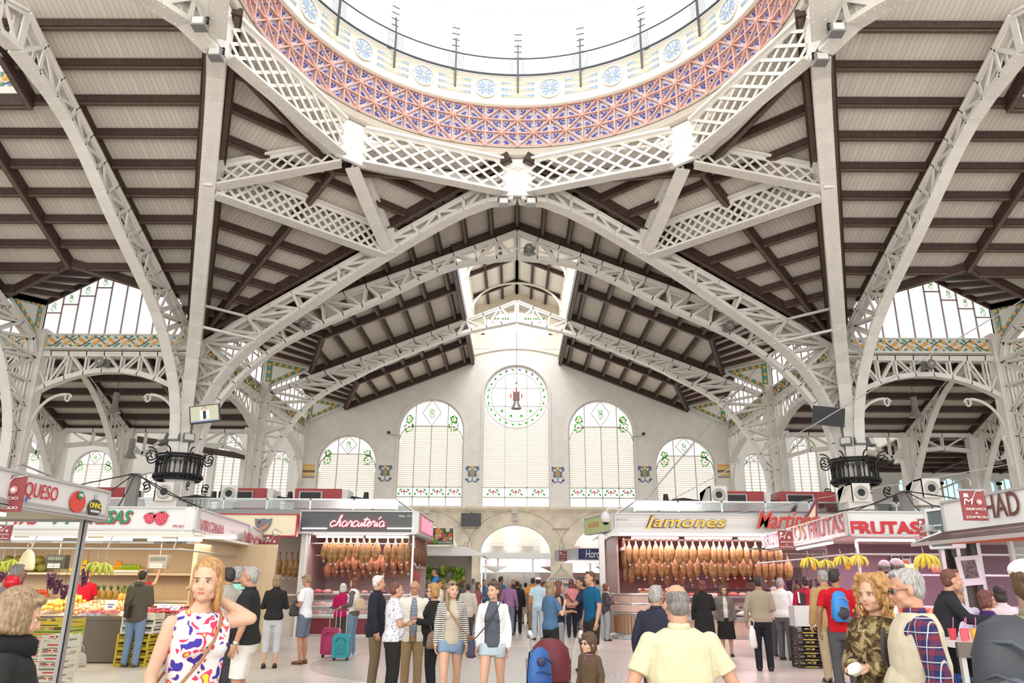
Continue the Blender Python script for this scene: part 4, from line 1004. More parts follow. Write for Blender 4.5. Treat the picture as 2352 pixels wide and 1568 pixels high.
# ---- left : fruit stall with the strawberry sign ----
r,p,X,L=sign((-14.5,15.6),(-6.45,15.6),2.58,3.02,SW,'fruit_stall_sign','long white sign with green FRESAS lettering and two painted strawberries')
q=lambda px: (atY(px,1210,15.6).x+14.5)
text('RESAS',(-14.5+q(205),15.6,2.68),X,q(303)-q(205),.26,RED_,r,.03,.35,off=.02); text('RESAS',(-14.5+q(203),15.6,2.70),X,q(301)-q(203),.26,GRN_,r,.03,.35,off=.03)
text('TAS',(-14.5+q(30),15.6,2.67),X,q(88)-q(30),.24,RED_,r,.03,.35); text('Y F',(-14.5+q(118),15.6,2.68),X,.5,.22,GRN_,r,.03,.3)
text('PTO. 83 AL 88',(-14.5+q(398),15.6,2.63),X,.32,.05,RED_,r,.01)
for k,(px,s) in enumerate(((342,.13),(368,.16))):
    m=MB(); cx=q(px); flat(m,p+Vector((0,0,2.80)),X,[(cx+s*math.cos(t)*(1 if math.sin(t)>0 else .8),.02+s*.95*math.sin(t)*(1 if math.sin(t)<0 else .75)) for t in [2*PI*i/20 for i in range(20)]],.02,0)
    for i in range(18): a=i*2.4; rr=s*.8*math.sqrt(i/18); flat(m,p+Vector((0,0,2.80)),X,disc(cx+rr*math.cos(a),.01+rr*.85*math.sin(a),.008,n=5),.03,2)
    for a in(-.6,-.2,.2,.6): flat(m,p+Vector((0,0,2.80)),X,[(cx-.01,s*.7),(cx+.02,s*.68),(cx+s*a+.02,s*1.05)],.032,1)
    put(m,'painted_strawberry',[mat('berry_red',(.55,.03,.08),.4),GRN_,mat('berry_seed',(.85,.5,.4),.4)],r)
r,p,X,L=sign((-6.45,15.6),(-7.0,20.4),2.58,3.02,SW,'greengrocer_side_sign','white sign with thin red VIRGINIA lettering on the side of the fruit stall')
def along(px,p,X): d=ray(px,1210); # intersection with vertical plane of the sign
def U(px,py,p0,X):
    N=Vector((X.y,-X.x,0)); d=ray(px,py); t=(N.x*p0.x+N.y*p0.y)/(N.x*d.x+N.y*d.y); w_=Vector((d.x*t,d.y*t,CAMZ+d.z*t)); return (w_-p0).dot(X),w_.z
def textpx(s,p0,X,x0,x1,yt,yb,m,r,**k):
    u0,z0=U(x0,yb,p0,X); u1,z1=U(x1,(yt+yb)/2,p0,X); _,zt=U(x0,yt,p0,X)
    return text(s,p0+X*u0+Vector((0,0,z0)),X,u1-u0,zt-z0,m,r,**k)
textpx('VIRGINIA',p,X,455,515,1190,1222,RED_,r,bold=-.005)
textpx('96 382 9706',p,X,517,542,1228,1244,RED_,r,bold=0)
r,p,X,L=sign((-7.06,20.8),(-8.05,25.2),2.58,3.02,SW,'greengrocer_far_sign','white sign with bold red VIRGIN lettering nearest the wine red hanging banner')
textpx('VIRGINIA',p,X,556,618,1214,1250,RED_,r,bold=0.015)
# cream board with a shield
r,p,X,L=sign((atY(500,1200,24).x,24),(atY(682,1200,24).x,24),2.95,3.60,mat('cream_board',(.78,.70,.50),.5),'butcher_sign','cream signboard with red border and a small grey shield emblem',fm=RED_)
m=MB(); cx=U(605,1205,p,X)[0]; flat(m,p+Vector((0,0,3.28)),X,[(cx-.27,.2),(cx-.14,.17),(cx,.2),(cx+.14,.17),(cx+.27,.2),(cx+.24,0),(cx+.12,-.17),(cx,-.24),(cx-.12,-.17),(cx-.24,0)],.03,0); flat(m,p+Vector((0,0,3.28)),X,[(cx-.14,-.12),(cx+.02,-.06),(cx+.16,.06),(cx+.18,.0),(cx+.06,-.12),(cx-.05,-.16)],.04,1); stroke(m,p+Vector((0,0,3.28)),X,[(cx-.16,.02),(cx-.08,.14)],.04,.03,2); stroke(m,p+Vector((0,0,3.28)),X,[(cx-.08,.02),(cx-.16,.14)],.04,.03,2)
put(m,'shield_emblem',[mat('shield_grey',(.16,.18,.22),.5),mat('shield_orange',(.65,.22,.08),.5),mat('shield_brown',(.25,.05,.04),.5)],r)
# charcuteria sign with neon script
NEON=mat('neon_red',(.9,.1,.12),.4,0,(1,.10,.14),2.6); NEONC=mat('neon_pink_core',(1,.6,.6),.4,0,(1,.55,.58),3.0)
xa,xb=atY(690,1200,25).x,atY(960,1200,25).x
r,p,X,L=sign((xa,25),(xb,25),3.12,3.80,SLATE,'delicatessen_sign','slate grey shop sign with glowing red neon script reading charcutería')
def cursive():
    """strokes in a 0..10.4 by 0..2 box, x-height 1"""
    S_=[]; sl=.35
    def c(cx,cy,rx,ry,a0,a1,n=14): return [(cx+rx*math.cos(R(a0+(a1-a0)*i/n)),cy+ry*math.sin(R(a0+(a1-a0)*i/n))) for i in range(n+1)]
    def add(x,pts): S_.append([(x+u+sl*v,v) for u,v in pts])
    add(0,c(.45,.5,.42,.5,40,320)+[(.95,.25)])
    add(1.0,[(0,.1),(.35,1.0),(.55,1.9),(.45,2.05),(.35,1.8),(.25,.9),(.2,0)]+[(.25,.5),(.45,.95),(.65,.95),(.7,.7),(.7,.2),(.8,.05),(1.0,.25)])
    def a_(x): add(x,c(.42,.5,.38,.48,60,360)+[(.8,.9),(.8,.2),(.9,.03),(1.1,.25)])
    a_(2.05); add(3.15,[(0,.25),(.15,.9),(.2,1.05),(.3,.9),(.55,.92),(.6,.6),(.62,.2),(.75,.05),(.9,.25)])
    add(4.0,c(.42,.5,.4,.5,40,320)+[(.9,.25)]); add(4.9,[(0,.25),(.12,.95),(.1,.3),(.25,.02),(.5,.1),(.65,.9),(.65,.25),(.75,.03),(.95,.3)])
    add(5.85,[(0,.3),(.2,1.2),(.28,1.75),(.2,.9),(.2,.2),(.35,.02),(.6,.3)]); add(5.75,[(-.1,1.25),(.9,1.25)])
    add(6.45,[(0,.3),(.35,.55),(.6,.8),(.45,1.0),(.15,.8),(.1,.35),(.3,.03),(.6,.1),(.8,.35)])
    add(7.25,[(0,.3),(.15,.9),(.2,1.05),(.3,.9),(.55,.92),(.6,.6),(.62,.2),(.75,.05),(.9,.25)])
    add(8.15,[(0,.3),(.12,.95),(.12,.2),(.25,.03),(.45,.3)]); add(8.15,[(.1,1.3),(.4,1.75)]); a_(8.65)
    return S_
u0,z0=U(757,1209,p,X); u1,_=U(889,1209,p,X); zt=U(757,1184,p,X)[1]; kx=(u1-u0)/10.2; kz=(zt-z0)/1.9
m=MB(); m2=MB()
for s_ in cursive():
    pts=smooth([Vector((u0+a*kx,0,z0+b*kz)) for a,b in s_],2); P2=[(v.x,v.z) for v in pts]; stroke(m,p,X,P2,.05,0,0,.022); stroke(m2,p,X,P2,.066,0,0,.010)
put(m,'neon_script',NEON,r); put(m2,'neon_core',NEONC,r)
for a,b in((695,752),(890,948)):
    ua,za=U(a,1213,p,X); ub,_=U(b,1213,p,X); m=MB(); stroke(m,p,X,[(ua,za),(ub,za)],.05,0,0,.022); put(m,'neon_tube',mat('neon_white_pink',(1,.75,.78),.4,0,(1,.70,.74),2.6),r)
textpx('Palcos - 17 -18',p,X,917,949,1182,1187,mat('letter_white',(.85,.85,.85),.5),r,bold=0.005)
r,p,X,L=sign((xb,25),(xb+.05,29.0),3.12,3.80,mat('side_sign_grey',(.30,.31,.32),.5),'delicatessen_side_sign','grey receding side sign with red neon letters at the corner of the charcuterie stall')
m=MB()
for i in range(7): stroke(m,p,X,[(.7+.42*i,3.25),(.7+.42*i,3.70-.05*(i%3)),(.9+.42*i,3.65),(.95+.42*i,3.3),(.8+.42*i,3.25)],.05,0,0,.022)
put(m,'neon_letters',NEON,r)
# ---- right : ham stall sign ----
xj=atY(1413,1210,25).x; xk=atY(1945,1210,25).x+.6
CORR=groove('corrugated_white',(.66,.64,.62),(0,0,1),.085,.8,.2)
r,p,X,L=sign((xj,25),(xk,25),3.30,3.78,CORR,'ham_stall_sign','long ribbed white sign with big yellow Jamones lettering over the ham stall')
m=MB(); N=Vector((0,-1,0)); m.slab([Vector((xj,24.98,3.30)),Vector((xk,24.98,3.30)),Vector((xk,24.55,3.05)),Vector((xj-.3,24.55,3.05))],(0,0,.03)); m.slab([Vector((xj,24.98,3.30)),Vector((xj-.3,24.55,3.05)),Vector((xj-.5,27.5,3.05)),Vector((xj-.2,27.5,3.3))],(0,0,.03)); put(m,'flared_eave',mat('eave_white',(.74,.72,.70),.4),r)
JY=mat('letter_yellow',(.80,.50,.06),.4); JD=mat('letter_dark_edge',(.06,.04,.10),.5)
textpx('Jamones',p,X,1474,1669,1183,1220,JD,r,bold=0.0225,shear=.3,off=.03); textpx('Jamones',p,X,1477,1667,1185,1218,JY,r,bold=0.01,shear=.3,off=.06,ext=.02)
textpx('PUESTOS DEL 19 AL 22',p,X,1414,1443,1191,1194,mat('letter_grey',(.3,.3,.3),.5),r)
r,p,X,L=sign((xk-3.4,24.75),(xk-.6,24.75),3.12,3.2,mat('sign_backer',(.55,.45,.33),.6),'script_sign','red and gold Martinez script sign with a painted ham mounted above the ribbed fascia')
textpx('Martinez',p,X,1734,1884,1172,1216,mat('letter_gold_edge',(.45,.34,.2),.5),r,bold=0.025,shear=.45,off=.08); textpx('Martinez',p,X,1737,1882,1174,1214,mat('letter_bright_red',(.55,.03,.03),.4),r,bold=0.01,shear=.45,off=.11,ext=.02)
m=MB(); pts=[(1842,1208),(1846,1190),(1858,1172),(1868,1152),(1877,1142),(1880,1146),(1876,1170),(1878,1190),(1872,1205),(1858,1212)]
flat(m,p,X,[U(a,b,p,X) for a,b in pts],.02,0); flat(m,p,X,[U(a,b,p,X) for a,b in((1850,1205),(1852,1192),(1862,1176),(1872,1158),(1872,1180),(1870,1200),(1860,1207))],.035,1); put(m,'painted_ham',[mat('ham_dark',(.18,.03,.06),.5),mat('ham_cream',(.75,.60,.42),.5)],r)
# green side panel with a model ham
r,p,X,L=sign((xj-.75,27.4),(xj-.12,25.0),3.25,3.80,mat('lime_panel',(.52,.62,.28),.5),'lime_side_sign','lime green side panel with faded writing at the left end of the ham sign')
m=MB()
for k in range(5): stroke(m,p,X,[(.35+.22*k,3.44),(.38+.22*k,3.62),(.46+.22*k,3.58),(.44+.22*k,3.45)],.02,.025)
put(m,'faded_marks',mat('letter_orange',(.65,.30,.1),.5),r)
# frutas signs
r,p,X,L=sign((7.45,23.4),(6.65,15.6),2.58,3.02,SW,'fruit_side_sign','white receding sign with red FRUTAS and orange lettering at the right of the hams')
textpx('FRUT',p,X,1753,1790,1231,1256,RED_,r,bold=0.01); textpx('ROS',p,X,1814,1851,1210,1246,mat('letter_orange_b',(.80,.28,.03),.4),r,bold=0.015); textpx('FRUTAS',p,X,1861,1942,1200,1238,RED_,r,bold=0.005)
r,p,X,L=sign((6.65,15.55),(8.32,15.55),2.57,3.02,SW,'fruit_front_sign','white sign facing front with heavy dark red FRUTAS lettering')
textpx('FRUTAS',p,X,1953,2112,1196,1228,RED_,r,bold=.045)
m=MB(); m.box((12,15.8,2.8),(7.3,.3,.44)); T(m.build('fruit_stall_fascia',SW),'plain white fascia continuing right behind the grey information board','fascia')
# near left and near right signs
r,p,X,L=sign((-6.45,8.2),(-6.4,12.05),2.52,2.93,SW,'cheese_stall_sign','white illuminated sign with red QUESO lettering nearest the camera on the left')
textpx('QUESO',p,X,50,132,1103,1144,RED_,r,bold=0.0025); textpx('N',p,X,40,58,1138,1158,mat('letter_blue',(.02,.10,.40),.4),r,bold=0.015)
m=MB(); c_=U(175,1152,p,X); flat(m,p,X,disc(c_[0],c_[1],.20,.155),.02,0); c2=U(180,1137,p,X); flat(m,p,X,disc(c2[0],c2[1],.08,.06),.035,1); put(m,'red_oval_emblem',[mat('emblem_red',(.62,.05,.03),.4),GRN_],r)
text('NIL',p+X*(c2[0]-.05)+Vector((0,0,c2[1]-.02)),X,.1,.04,mat('letter_white',(.85,.85,.85),.5),r,off=.05)
m=MB(); c_=U(214,1166,p,X); flat(m,p,X,disc(c_[0],c_[1],.19,.125),.02,0); flat(m,p,X,[(c_[0]-.03,c_[1]+.12),(c_[0]+.03,c_[1]+.12),(c_[0]+.03,c_[1]+.2),(c_[0]-.03,c_[1]+.2)],.02,1); put(m,'black_flask_emblem',[mat('emblem_black',(.03,.04,.02),.4),SF],r)
text('ONNO',p+X*(c_[0]-.17)+Vector((0,0,c_[1]-.01)),X,.34,.085,mat('letter_yellow_green',(.75,.65,.08),.4),r,bold=0.02,off=.035); text('GASTRONOMIA',p+X*(c_[0]-.12)+Vector((0,0,c_[1]-.07)),X,.24,.035,mat('letter_white',(.85,.85,.85),.5),r,off=.035)
r,p,X,L=sign((6.4,11.6),(6.45,7.5),2.36,2.80,mat('sign_bright',(.82,.82,.82),.4),'horchata_stall_sign','white sign with brown letters CHAD nearest the camera on the right')
textpx('CHAD',p,X,2243,2347,1143,1196,mat('letter_brown',(.14,.05,.03),.5),r,bold=0.005)
m=MB(); m.slab([(6.38,11.7,2.36),(6.38,7.5,2.36),(6.02,7.5,2.20),(6.02,11.9,2.21)],(0,0,.02)); o=m.build('translucent_awning',frosted('smoked_sheet',(.55,.55,.53),.6)); T(o,'grey translucent sheet awning below the brown lettered sign','awning')
m=MB(); m.bar((6.01,7.5,2.19),(6.01,11.9,2.2),.04,.05); m.bar((6.01,11.9,2.2),(6.38,11.7,2.37),.04,.05); m.build('rail',ALU,o)
# hanging delivery banners
def banner(px,py0,py1,Y,w,label,lang,yaw=0):
    a=atY(px,py0,Y); b=atY(px,py1,Y); h=a.z-b.z; X=Vector((math.cos(yaw),math.sin(yaw),0)); c0=Vector((a.x,Y,b.z))-X*w/2
    r=E_('delivery_banner',(a.x,Y,b.z),0,label,'hanging banner','wine red delivery banners'); m=MB(); N=Vector((X.y,-X.x,0)); m.slab([c0,c0+X*w,c0+X*w+Vector((0,0,h)),c0+Vector((0,0,h))],-N*.02); put(m,'cloth',mat('banner_wine',(.27,.055,.06),.6),r)
    wt=mat('banner_white',(.80,.72,.68),.5); L3=[('SERVICIO' if lang else 'SERVICI',.80),('A',.12),('DOMICILIO' if lang else 'DOMICILI',.86)]
    for k,(s,f) in enumerate(L3): text(s,c0+X*(w*(1-f)/2)+Vector((0,0,h*(.33-.13*k))),X,w*f,h*.075,wt,r,bold=0.01)
    text('M',c0+X*w*.04+Vector((0,0,h*.52)),X,w*.42,h*.2,wt,r,bold=0,shear=.2); m=MB(); flat(m,c0,X,[(w*.08,h*.76),(w*.3,h*.76),(w*.26,h*.88),(w*.12,h*.88)],.012,0); flat(m,c0,X,disc(w*.70,h*.60,w*.12),.012,1); flat(m,c0,X,disc(w*.70,h*.60,w*.06),.022,0); stroke(m,c0,X,[(w*.45,h*.7),(w*.62,h*.95),(w*.9,h*.97)],.012,w*.02,0); put(m,'van_and_tower_emblem',[wt,mat('banner_pink',(.55,.25,.25),.5)],r)
    m=MB(); t0=c0+Vector((0,0,h)); m.bar(t0-X*.02,t0+X*(w+.02),.02,.02); m.tube([t0+X*w*.5,t0+X*w*.5+Vector((0,0,.12)),t0+X*w*.6+Vector((0,0,.16))+N*-.1,t0+X*w*.6+Vector((0,0,.1))-N*.75],.012,5); put(m,'bracket',GREYM,r)
    return r
banner(25,1092,1175,9.7,.42,'wine red delivery banner hanging beside the QUESO lettering',1,R(0))
banner(14,1205,1240,14.6,.26,'small wine red banner under the cheese sign over the fruit stall',1); banner(626,1228,1267,21.3,.36,'wine red banner hanging at the end of the VIRGIN sign',1)
banner(1066,1253,1280,33,.36,'small far banner on the stone pier left of the doors',1); banner(1293,1264,1288,33,.34,'small tilted banner on the stone pier right of the doors',1,.2)
banner(1803,1217,1260,17.2,.32,'wine red banner hanging between FRUT and the orange letters',0); banner(2124,1190,1238,14.4,.26,'narrow wine red banner at the right end of the front FRUTAS sign',1,-.5)
banner(2231,1125,1195,9.6,.30,'large wine red banner hanging in front of the brown CHAD lettering',0)
# information board
r,p,X,L=sign((atY(2131,1200,12.7).x,12.7),(atY(2184,1200,12.2).x,12.2),2.19,2.78,mat('info_slate',(.13,.17,.18),.5),'information_board','slate information board listing cafeteria and toilets beside the FRUTAS sign',depth=.03,fm=mat('letter_white',(.85,.85,.85),.5))
WL=mat('letter_white',(.85,.85,.85),.5)
for k,s in enumerate(('INFORMACIÓN','CAFETERÍA','ASEOS','ATS')): text(s,p+X*.10+Vector((0,0,2.52-.085*k)),X,.021*len(s),.034,WL,r,bold=0.005); text('i•▪+'[k] if k!=1 else '*',p+X*.045+Vector((0,0,2.52-.085*k)),X,.025,.034,WL,r)
# Horchata stall sign far behind
r,p,X,L=sign((atY(1327,1270,34).x,34),(atY(1400,1270,34).x+1.6,34),2.60,3.08,mat('navy_board',(.015,.025,.12),.5),'drink_stall_sign','navy blue sign with white Horchata lettering seen behind the grey post')
textpx('Horchata',p,X,1345,1402,1262,1281,WL,r,shear=.15,bold=0.005)
m=MB(); m.slab([(p.x-.9,36.2,2.58),(p.x,34,2.58),(p.x,34,3.08),(p.x-.9,36.2,3.08)],(.02,.02,0)); put(m,'side_panel',mat('side_sign_grey2',(.45,.44,.47),.5),r); m=MB(); m.box((p.x+1.6,35.2,2.55),(4.0,2.2,.06)); put(m,'canopy_underside',mat('glow_underside',(.85,.85,.85),.5,0,(1,1,1),.5),r)  # canopy underside given a glow of its own, no lamp behind
# tiled information kiosk with a gable
o=E_('tiled_kiosk',(1.95,34,0),0,'small blue kiosk with tiled triangular gable standing near the doors','kiosk'); o.scale=(.56,.8,.68); m=MB(); m.box((0,0,1.25),(1.9,.5,2.5)); m.build('cabinet',mat('kiosk_blue',(.18,.32,.42),.5),o)
m=MB(); m.slab([(-1.15,-.3,2.45),(1.15,-.3,2.45),(0,-.3,3.35)],(0,.4,0),0); m.bar((-1.2,-.32,2.45),(0,-.32,3.4),.12,.12,1,up=(0,1,0)); m.bar((1.2,-.32,2.45),(0,-.32,3.4),.12,.12,1,up=(0,1,0)); m.bar((-1.2,-.32,2.45),(1.2,-.32,2.45),.12,.12,1,up=(0,1,0)); m.ball((0,-.3,3.5),.1,1)
for i in range(9): m.cyl((-.8+.2*i,-.31,2.6+.05),(-.8+.2*i,-.34,2.65),.05,.05,6,2)
for i in range(5): m.cyl((-.4+.2*i,-.31,2.85),(-.4+.2*i,-.34,2.85),.05,.05,6,3)
m.build('gable',[mat('kiosk_tile',(.75,.72,.62),.4),mat('kiosk_cream',(.78,.74,.6),.5),BLUE,ORANGE],o); m=MB(); m.box((0,-.27,1.4),(1.5,.04,1.6)); m.build('notice_board',mat('notice_glass',(.5,.55,.58),.2),o)
# wall television, cameras, lamps on the stone
def lab(o,l,c,g=None): return T(o,l,c,g)
p_=atY(1082,1193,WY-.5); m=MB(); m.box((0,0,0),(1.25,.1,.80)); o=m.build('wall_television',mat('screen_black',(.02,.02,.025),.3),loc=(p_.x,WY-.5,p_.z)); lab(o,'black switched-off screen mounted on the stone arch left of the central door','television'); m=MB(); m.bar((0,0,.3),(0,.4,.5),.05,.05); m.build('bracket',DARKM,o)
for (px,py,X0,wd,rz,on) in((471,951,0,72,-.12,1),(1903,956,0,75,.1,0)):
    Y=29.6; c=atY(px,py,Y); w_=wd*28.5/1740*1.02; r=E_('hanging_television',(c.x,c.y,c.z),0,'flat television showing a newsreader, bolted to the %s'%'left pier' if on else 'flat television with a dark screen bolted to the right pier','television')
    M_=Matrix.Rotation(rz,4,'Y')@Matrix.Rotation(R(10),4,'X'); m=MB(); m.box((0,0,0),(w_,.08,w_*.60),0,M=M_); m.build('casing',mat('tv_casing',(.03,.03,.035),.35),r)
    m=MB(); m.box((0,-.045,.02),(w_*.92,.01,w_*.51),0,M=M_)
    if on:
        m.box((0,-.052,-.02),(w_*.30,.01,w_*.30),1,M=M_); m.box((0,-.058,-.03),(w_*.10,.01,w_*.26),3,M=M_); m.ball((0,-.06,w_*.17),(w_*.05,.01,w_*.07),2,M=M_); m.ball((0,-.055,w_*.18),(w_*.065,.01,w_*.085),4,M=M_); m.box((0,-.052,-w_*.22),(w_*.9,.01,w_*.03),5,M=M_)
        m.build('screen',[mat('tv_green',(.2,.2,.15),.4,0,(.45,.45,.32),.8),mat('tv_white',(.5,.5,.5),.4,0,(.75,.75,.85),.8),mat('tv_skin',(.4,.25,.2),.4,0,(.55,.35,.28),.8),mat('tv_black',(.02,.02,.02),.4),mat('tv_hair',(.2,.08,.05),.4,0,(.2,.07,.04),.6),mat('tv_blue',(.1,.15,.3),.4,0,(.15,.2,.5),.7)],r)
    else: m.build('screen',mat('screen_black',(.02,.02,.025),.3),r)
    m=MB(); m.bar((0,.05,0),(0,1.2,.1),.07,.07); m.build('bracket',GREYM,r)
for px,py,Y,l in((1215,573,31.0,'grey horn loudspeaker at the crown of the near nave arch'),(700,744,31.0,'grey horn loudspeaker on the left haunch of the nave arch'),(1674,750,31.0,'grey horn loudspeaker on the right haunch of the nave arch'),(235,832,31.0,'grey horn loudspeaker on the left transept girder'),(2133,838,31.0,'grey horn loudspeaker on the right transept girder')):
    c=atY(px,py,Y-.35); r=E_('horn_loudspeaker',c,0,l,'loudspeaker','grey horn loudspeakers'); m=MB(); m.cyl((0,-.25,0),(0,.1,0),.20,.10,10); m.box((0,.12,.0),(.46,.2,.30)); m.build('horn',mat('speaker_grey',(.20,.19,.17),.5),r); m=MB(); m.cyl((0,-.26,0),(0,-.20,0),.06,.06,8); m.build('driver',mat('speaker_light',(.45,.42,.38),.5),r); m=MB(); m.bar((0,.2,-.05),(0,.45,-.1),.06,.06); m.build('bracket',GREYM,r)
for px,py,l in((1157,462,'left of the pair of floodlights under the crown node of the dome'),(1220,462,'right of the pair of floodlights under the crown node of the dome'),(460,52,'upper floodlight at the left springing of the dome ring'),(497,122,'lower floodlight at the left springing of the dome ring'),(1920,66,'upper floodlight at the right springing of the dome ring'),(1884,133,'lower floodlight at the right springing of the dome ring')):
    c=atZ(px,py,15.35); r=E_('flood_lamp',c,math.atan2(c.x,-(c.y-CY))if False else 0,l,'floodlight','floodlights of the dome ring'); m=MB(); m.box((0,0,-.05),(.36,.3,.26)); m.build('housing',GREYM,r); m=MB(); m.box((0,-.16,-.05),(.28,.02,.19)); m.build('lens',mat('lamp_lens',(.75,.75,.70),.25),r); m=MB(); m.bar((-.2,0,-.05),(-.2,0,.16),.03,.04); m.bar((.2,0,-.05),(.2,0,.16),.03,.04); m.bar((-.2,0,.16),(.2,0,.16),.03,.04); m.build('bracket',DARKM,r)
for px,py,Y,l,top in((1186,920,43,'bell shaped pendant lamp hanging in front of the striped round window',16),(265,925,36,'pendant lamp hanging under the left aisle roof',10.9),(302,1030,39,'smaller far pendant lamp in the left aisle',9.95),(2101,935,36,'pendant lamp hanging under the right aisle roof',10.9),(2063,1045,42,'far pendant lamp low in the right aisle',9.2),(2285,1045,42,'far pendant lamp at the right edge of the right aisle',9.2)):
    c=atY(px,py,Y); r=E_('pendant_lamp',c,0,l,'lamp'); m=MB(); m.cyl((0,0,.0),(0,0,.5),.15,.15,10); m.build('ballast_housing',mat('lamp_housing',(.28,.27,.26),.5),r); m=MB(); m.lathe([(.12,0),(.2,-.25),(.32,-.48)],n=14); m.build('lamp_shade',mat('lamp_shade_grey',(.45,.44,.42),.35,.5),r); m=MB(); m.cyl((0,0,.5),(0,0,max(.6,top-c.z)),.012,.012,5); m.build('cord',DARKM,r)
for px,py,sx in((893,993,-1),(1478,996,1)):
    c=atY(px,py,WY-.35); r=E_('wall_camera',c,0,'small black security camera on an arm %s of the tall windows'%('left' if sx<0 else 'right'),'security camera'); m=MB(); m.box((0,0,0),(.16,.3,.14)); m.build('housing',DARKM,r); m=MB(); m.bar((0,.1,-.1),(-sx*.75,.3,-.14),.04,.04); m.build('arm',GREYM,r)
for px,py in((980,1174),(1183,1174),(1183,1193)):
    c=atY(px,py,WY-.35); m=MB(); m.box((0,0,0),(.36,.25,.26) if py<1190 else (.42,.2,.14)); o=m.build('wall_lamp',mat('lamp_box',(.62,.60,.56),.5),loc=c); lab(o,{980:'boxy lamp on the stone cornice above the black screen',1183:'boxy lamp on the stone cornice above the central door' if py<1190 else 'slim lamp box right below the cornice over the central door'}[px],'wall lamp')
# dome CCTV with gold ham column at the corner
c=atY(1391,1190,24.6); r=E_('dome_camera',c,0,'white dome security camera on a bracket at the corner of the ham stall','security camera'); m=MB(); m.ball((0,0,.02),(.16,.16,.2)); m.build('dome',SW,r); m=MB(); m.ball((0,0,-.1),.11); m.build('lens',DARKM,r); m=MB(); m.tube([(0,0,.18),(.1,0,.32),(.35,0,.3),(.5,.1,.25)],.03,6); m.build('arm',SW,r)
# ---- roof platforms with air handling units ----
for sx in(-1,1):
    x0,x1=(3.95,17)
    r=E_('stall_roof_platform',(sx*(x0+x1)/2,28.5,3.72),0,'grey flat roof with glass parapet over the %s stalls'%('left' if sx<0 else 'right'),'stall roof'); w_=x1-x0
    m=MB(); m.box((0,0,.1),(w_,5.6,.2)); m.box((0,-2.8,-.02),(w_+.1,.12,.32)); m.box((0,-2.2,-.25),(w_-.6,.1,.3)); 
    for k in range(9): m.bar((-w_/2+.8+k*1.4,-2.7,-.1),(-w_/2+1.2+k*1.4,-2.1,-.35),.06,.06)
    m.build('deck',mat('deck_grey',(.24,.245,.25),.4,.3),r)
    m=MB(); m.box((0,-2.8,.52),(w_,.05,.05)); 
    for k in range(10): m.box((-w_/2+w_*k/9,-2.8,.36),(.05,.05,.36))
    m.box((-sx*w_/2,0,.52),(.05,5.6,.05)); m.build('railing',ALU,r)
    m=MB(); m.box((0,-2.8,.36),(w_,.012,.28)); m.box((-sx*w_/2,0,.36),(.012,5.6,.28)); m.build('glass_panel',glassy('parapet_glass',(.62,.66,.66),.8),r)
hv=[(-1,738,1143,1.6,'red air handling unit with a front grille behind the parapet above the butcher sign'),(-1,258,1131,1.3,'red air handling unit standing left of the steel mast'),(-1,585,1141,1.1,'dull red unit partly hidden behind the square fan box on the left roof'),(1,1843,1138,1.9,'red air handling unit with dark grille behind the Martinez script'),(1,1695,1137,1.5,'low red unit between the fan box and grille unit on the right roof')]
for sx,px,py,w_,l in hv:
    Y=27.0; c=atY(px,py,Y); c.z=3.93; r=E_('air_handling_unit',c,0,l,'air unit','red air handling units'); r.scale=(1,1,.68); m=MB(); m.box((0,0,.56),(w_,1,1.12)); m.build('casing',mat('unit_red',(.30,.03,.03),.5),r); m=MB(); m.box((-w_*.15,-.52,.72),(w_*.5,.05,.5)); m.build('grille_frame',GREYM,r); m=MB(); [m.box((-w_*.15,-.55,.55+.07*k),(w_*.44,.02,.03)) for k in range(6)]; m.box((-w_*.15,-.545,.72),(w_*.44,.012,.42)); m.build('grille',DARKM,r)
    m=MB(); m.box((w_*.5+.12,0,.55),(.22,.9,1.05)); m.build('end_cover',mat('unit_pale',(.62,.58,.56),.5),r)
for px,py,Y,l in((383,1130,24.5,'square white fan box at the foot of the left pier'),(530,1134,26.6,'square white fan box with round outlet on the left roof'),(1648,1137,26.6,'square white fan box with round outlet at the left end of the right roof'),(1972,1132,24.5,'square white fan box below the right iron balcony'),(2132,1122,24,'square white fan box right of the right pier')):
    c=atY(px,py,Y); r=E_('fan_box',c,0,l,'fan unit','white fan boxes'); m=MB(); s=.29; m.slab([(-s,-.2,-s),(s,-.2,-s),(s,-.2,s),(-s,-.2,s)],(0,.5,0)); m.slab([(-s,-.2,s),(-s,.3,s),(-s-.25,.3,.1),(-s-.25,.3,-s),(-s,-.2,-s)],(.02,0,0)); m.box((0,.3,-s-.1),(.8,.8,.24)); m.build('casing',mat('fan_white',(.66,.64,.60),.5),r); m=MB(); m.lathe([(.24,0),(.2,.06),(.16,.02),(.12,-.12)],n=16,M=Matrix.Rotation(R(90),4,'X')@Matrix.Translation((0,0,.2))); m.build('outlet',mat('fan_outlet',(.5,.47,.43),.5),r); m=MB(); m.cyl((0,-.15,0),(0,-.22,0),.12,.12,14); m.build('impeller',DARKM,r)
    m=MB(); m.bar((-.2,.3,-s-.2),(-.2,.3,3.93-c.z),.06,.06); m.bar((.2,.3,-s-.2),(.2,.3,3.93-c.z),.06,.06); m.build('bracket',GREYM,r)
m=MB()
for sx in(-1,1):
    for k in range(4): m.tube([(sx*(5+2.7*k),27.2,3.93),(sx*(5.1+2.7*k),27.2,4.35),(sx*(5.9+2.7*k),27.1,4.45),(sx*(7+2.7*k),27.2,4.3)],.07,6); m.cyl((sx*(5.3+2.7*k),27.2,4.3),(sx*(5.3+2.7*k),27.2,4.65),.12,.08,8)
o=m.build('roof_pipework',DARKM); lab(o,'dark pipes and valves running along the stall roofs','pipes')
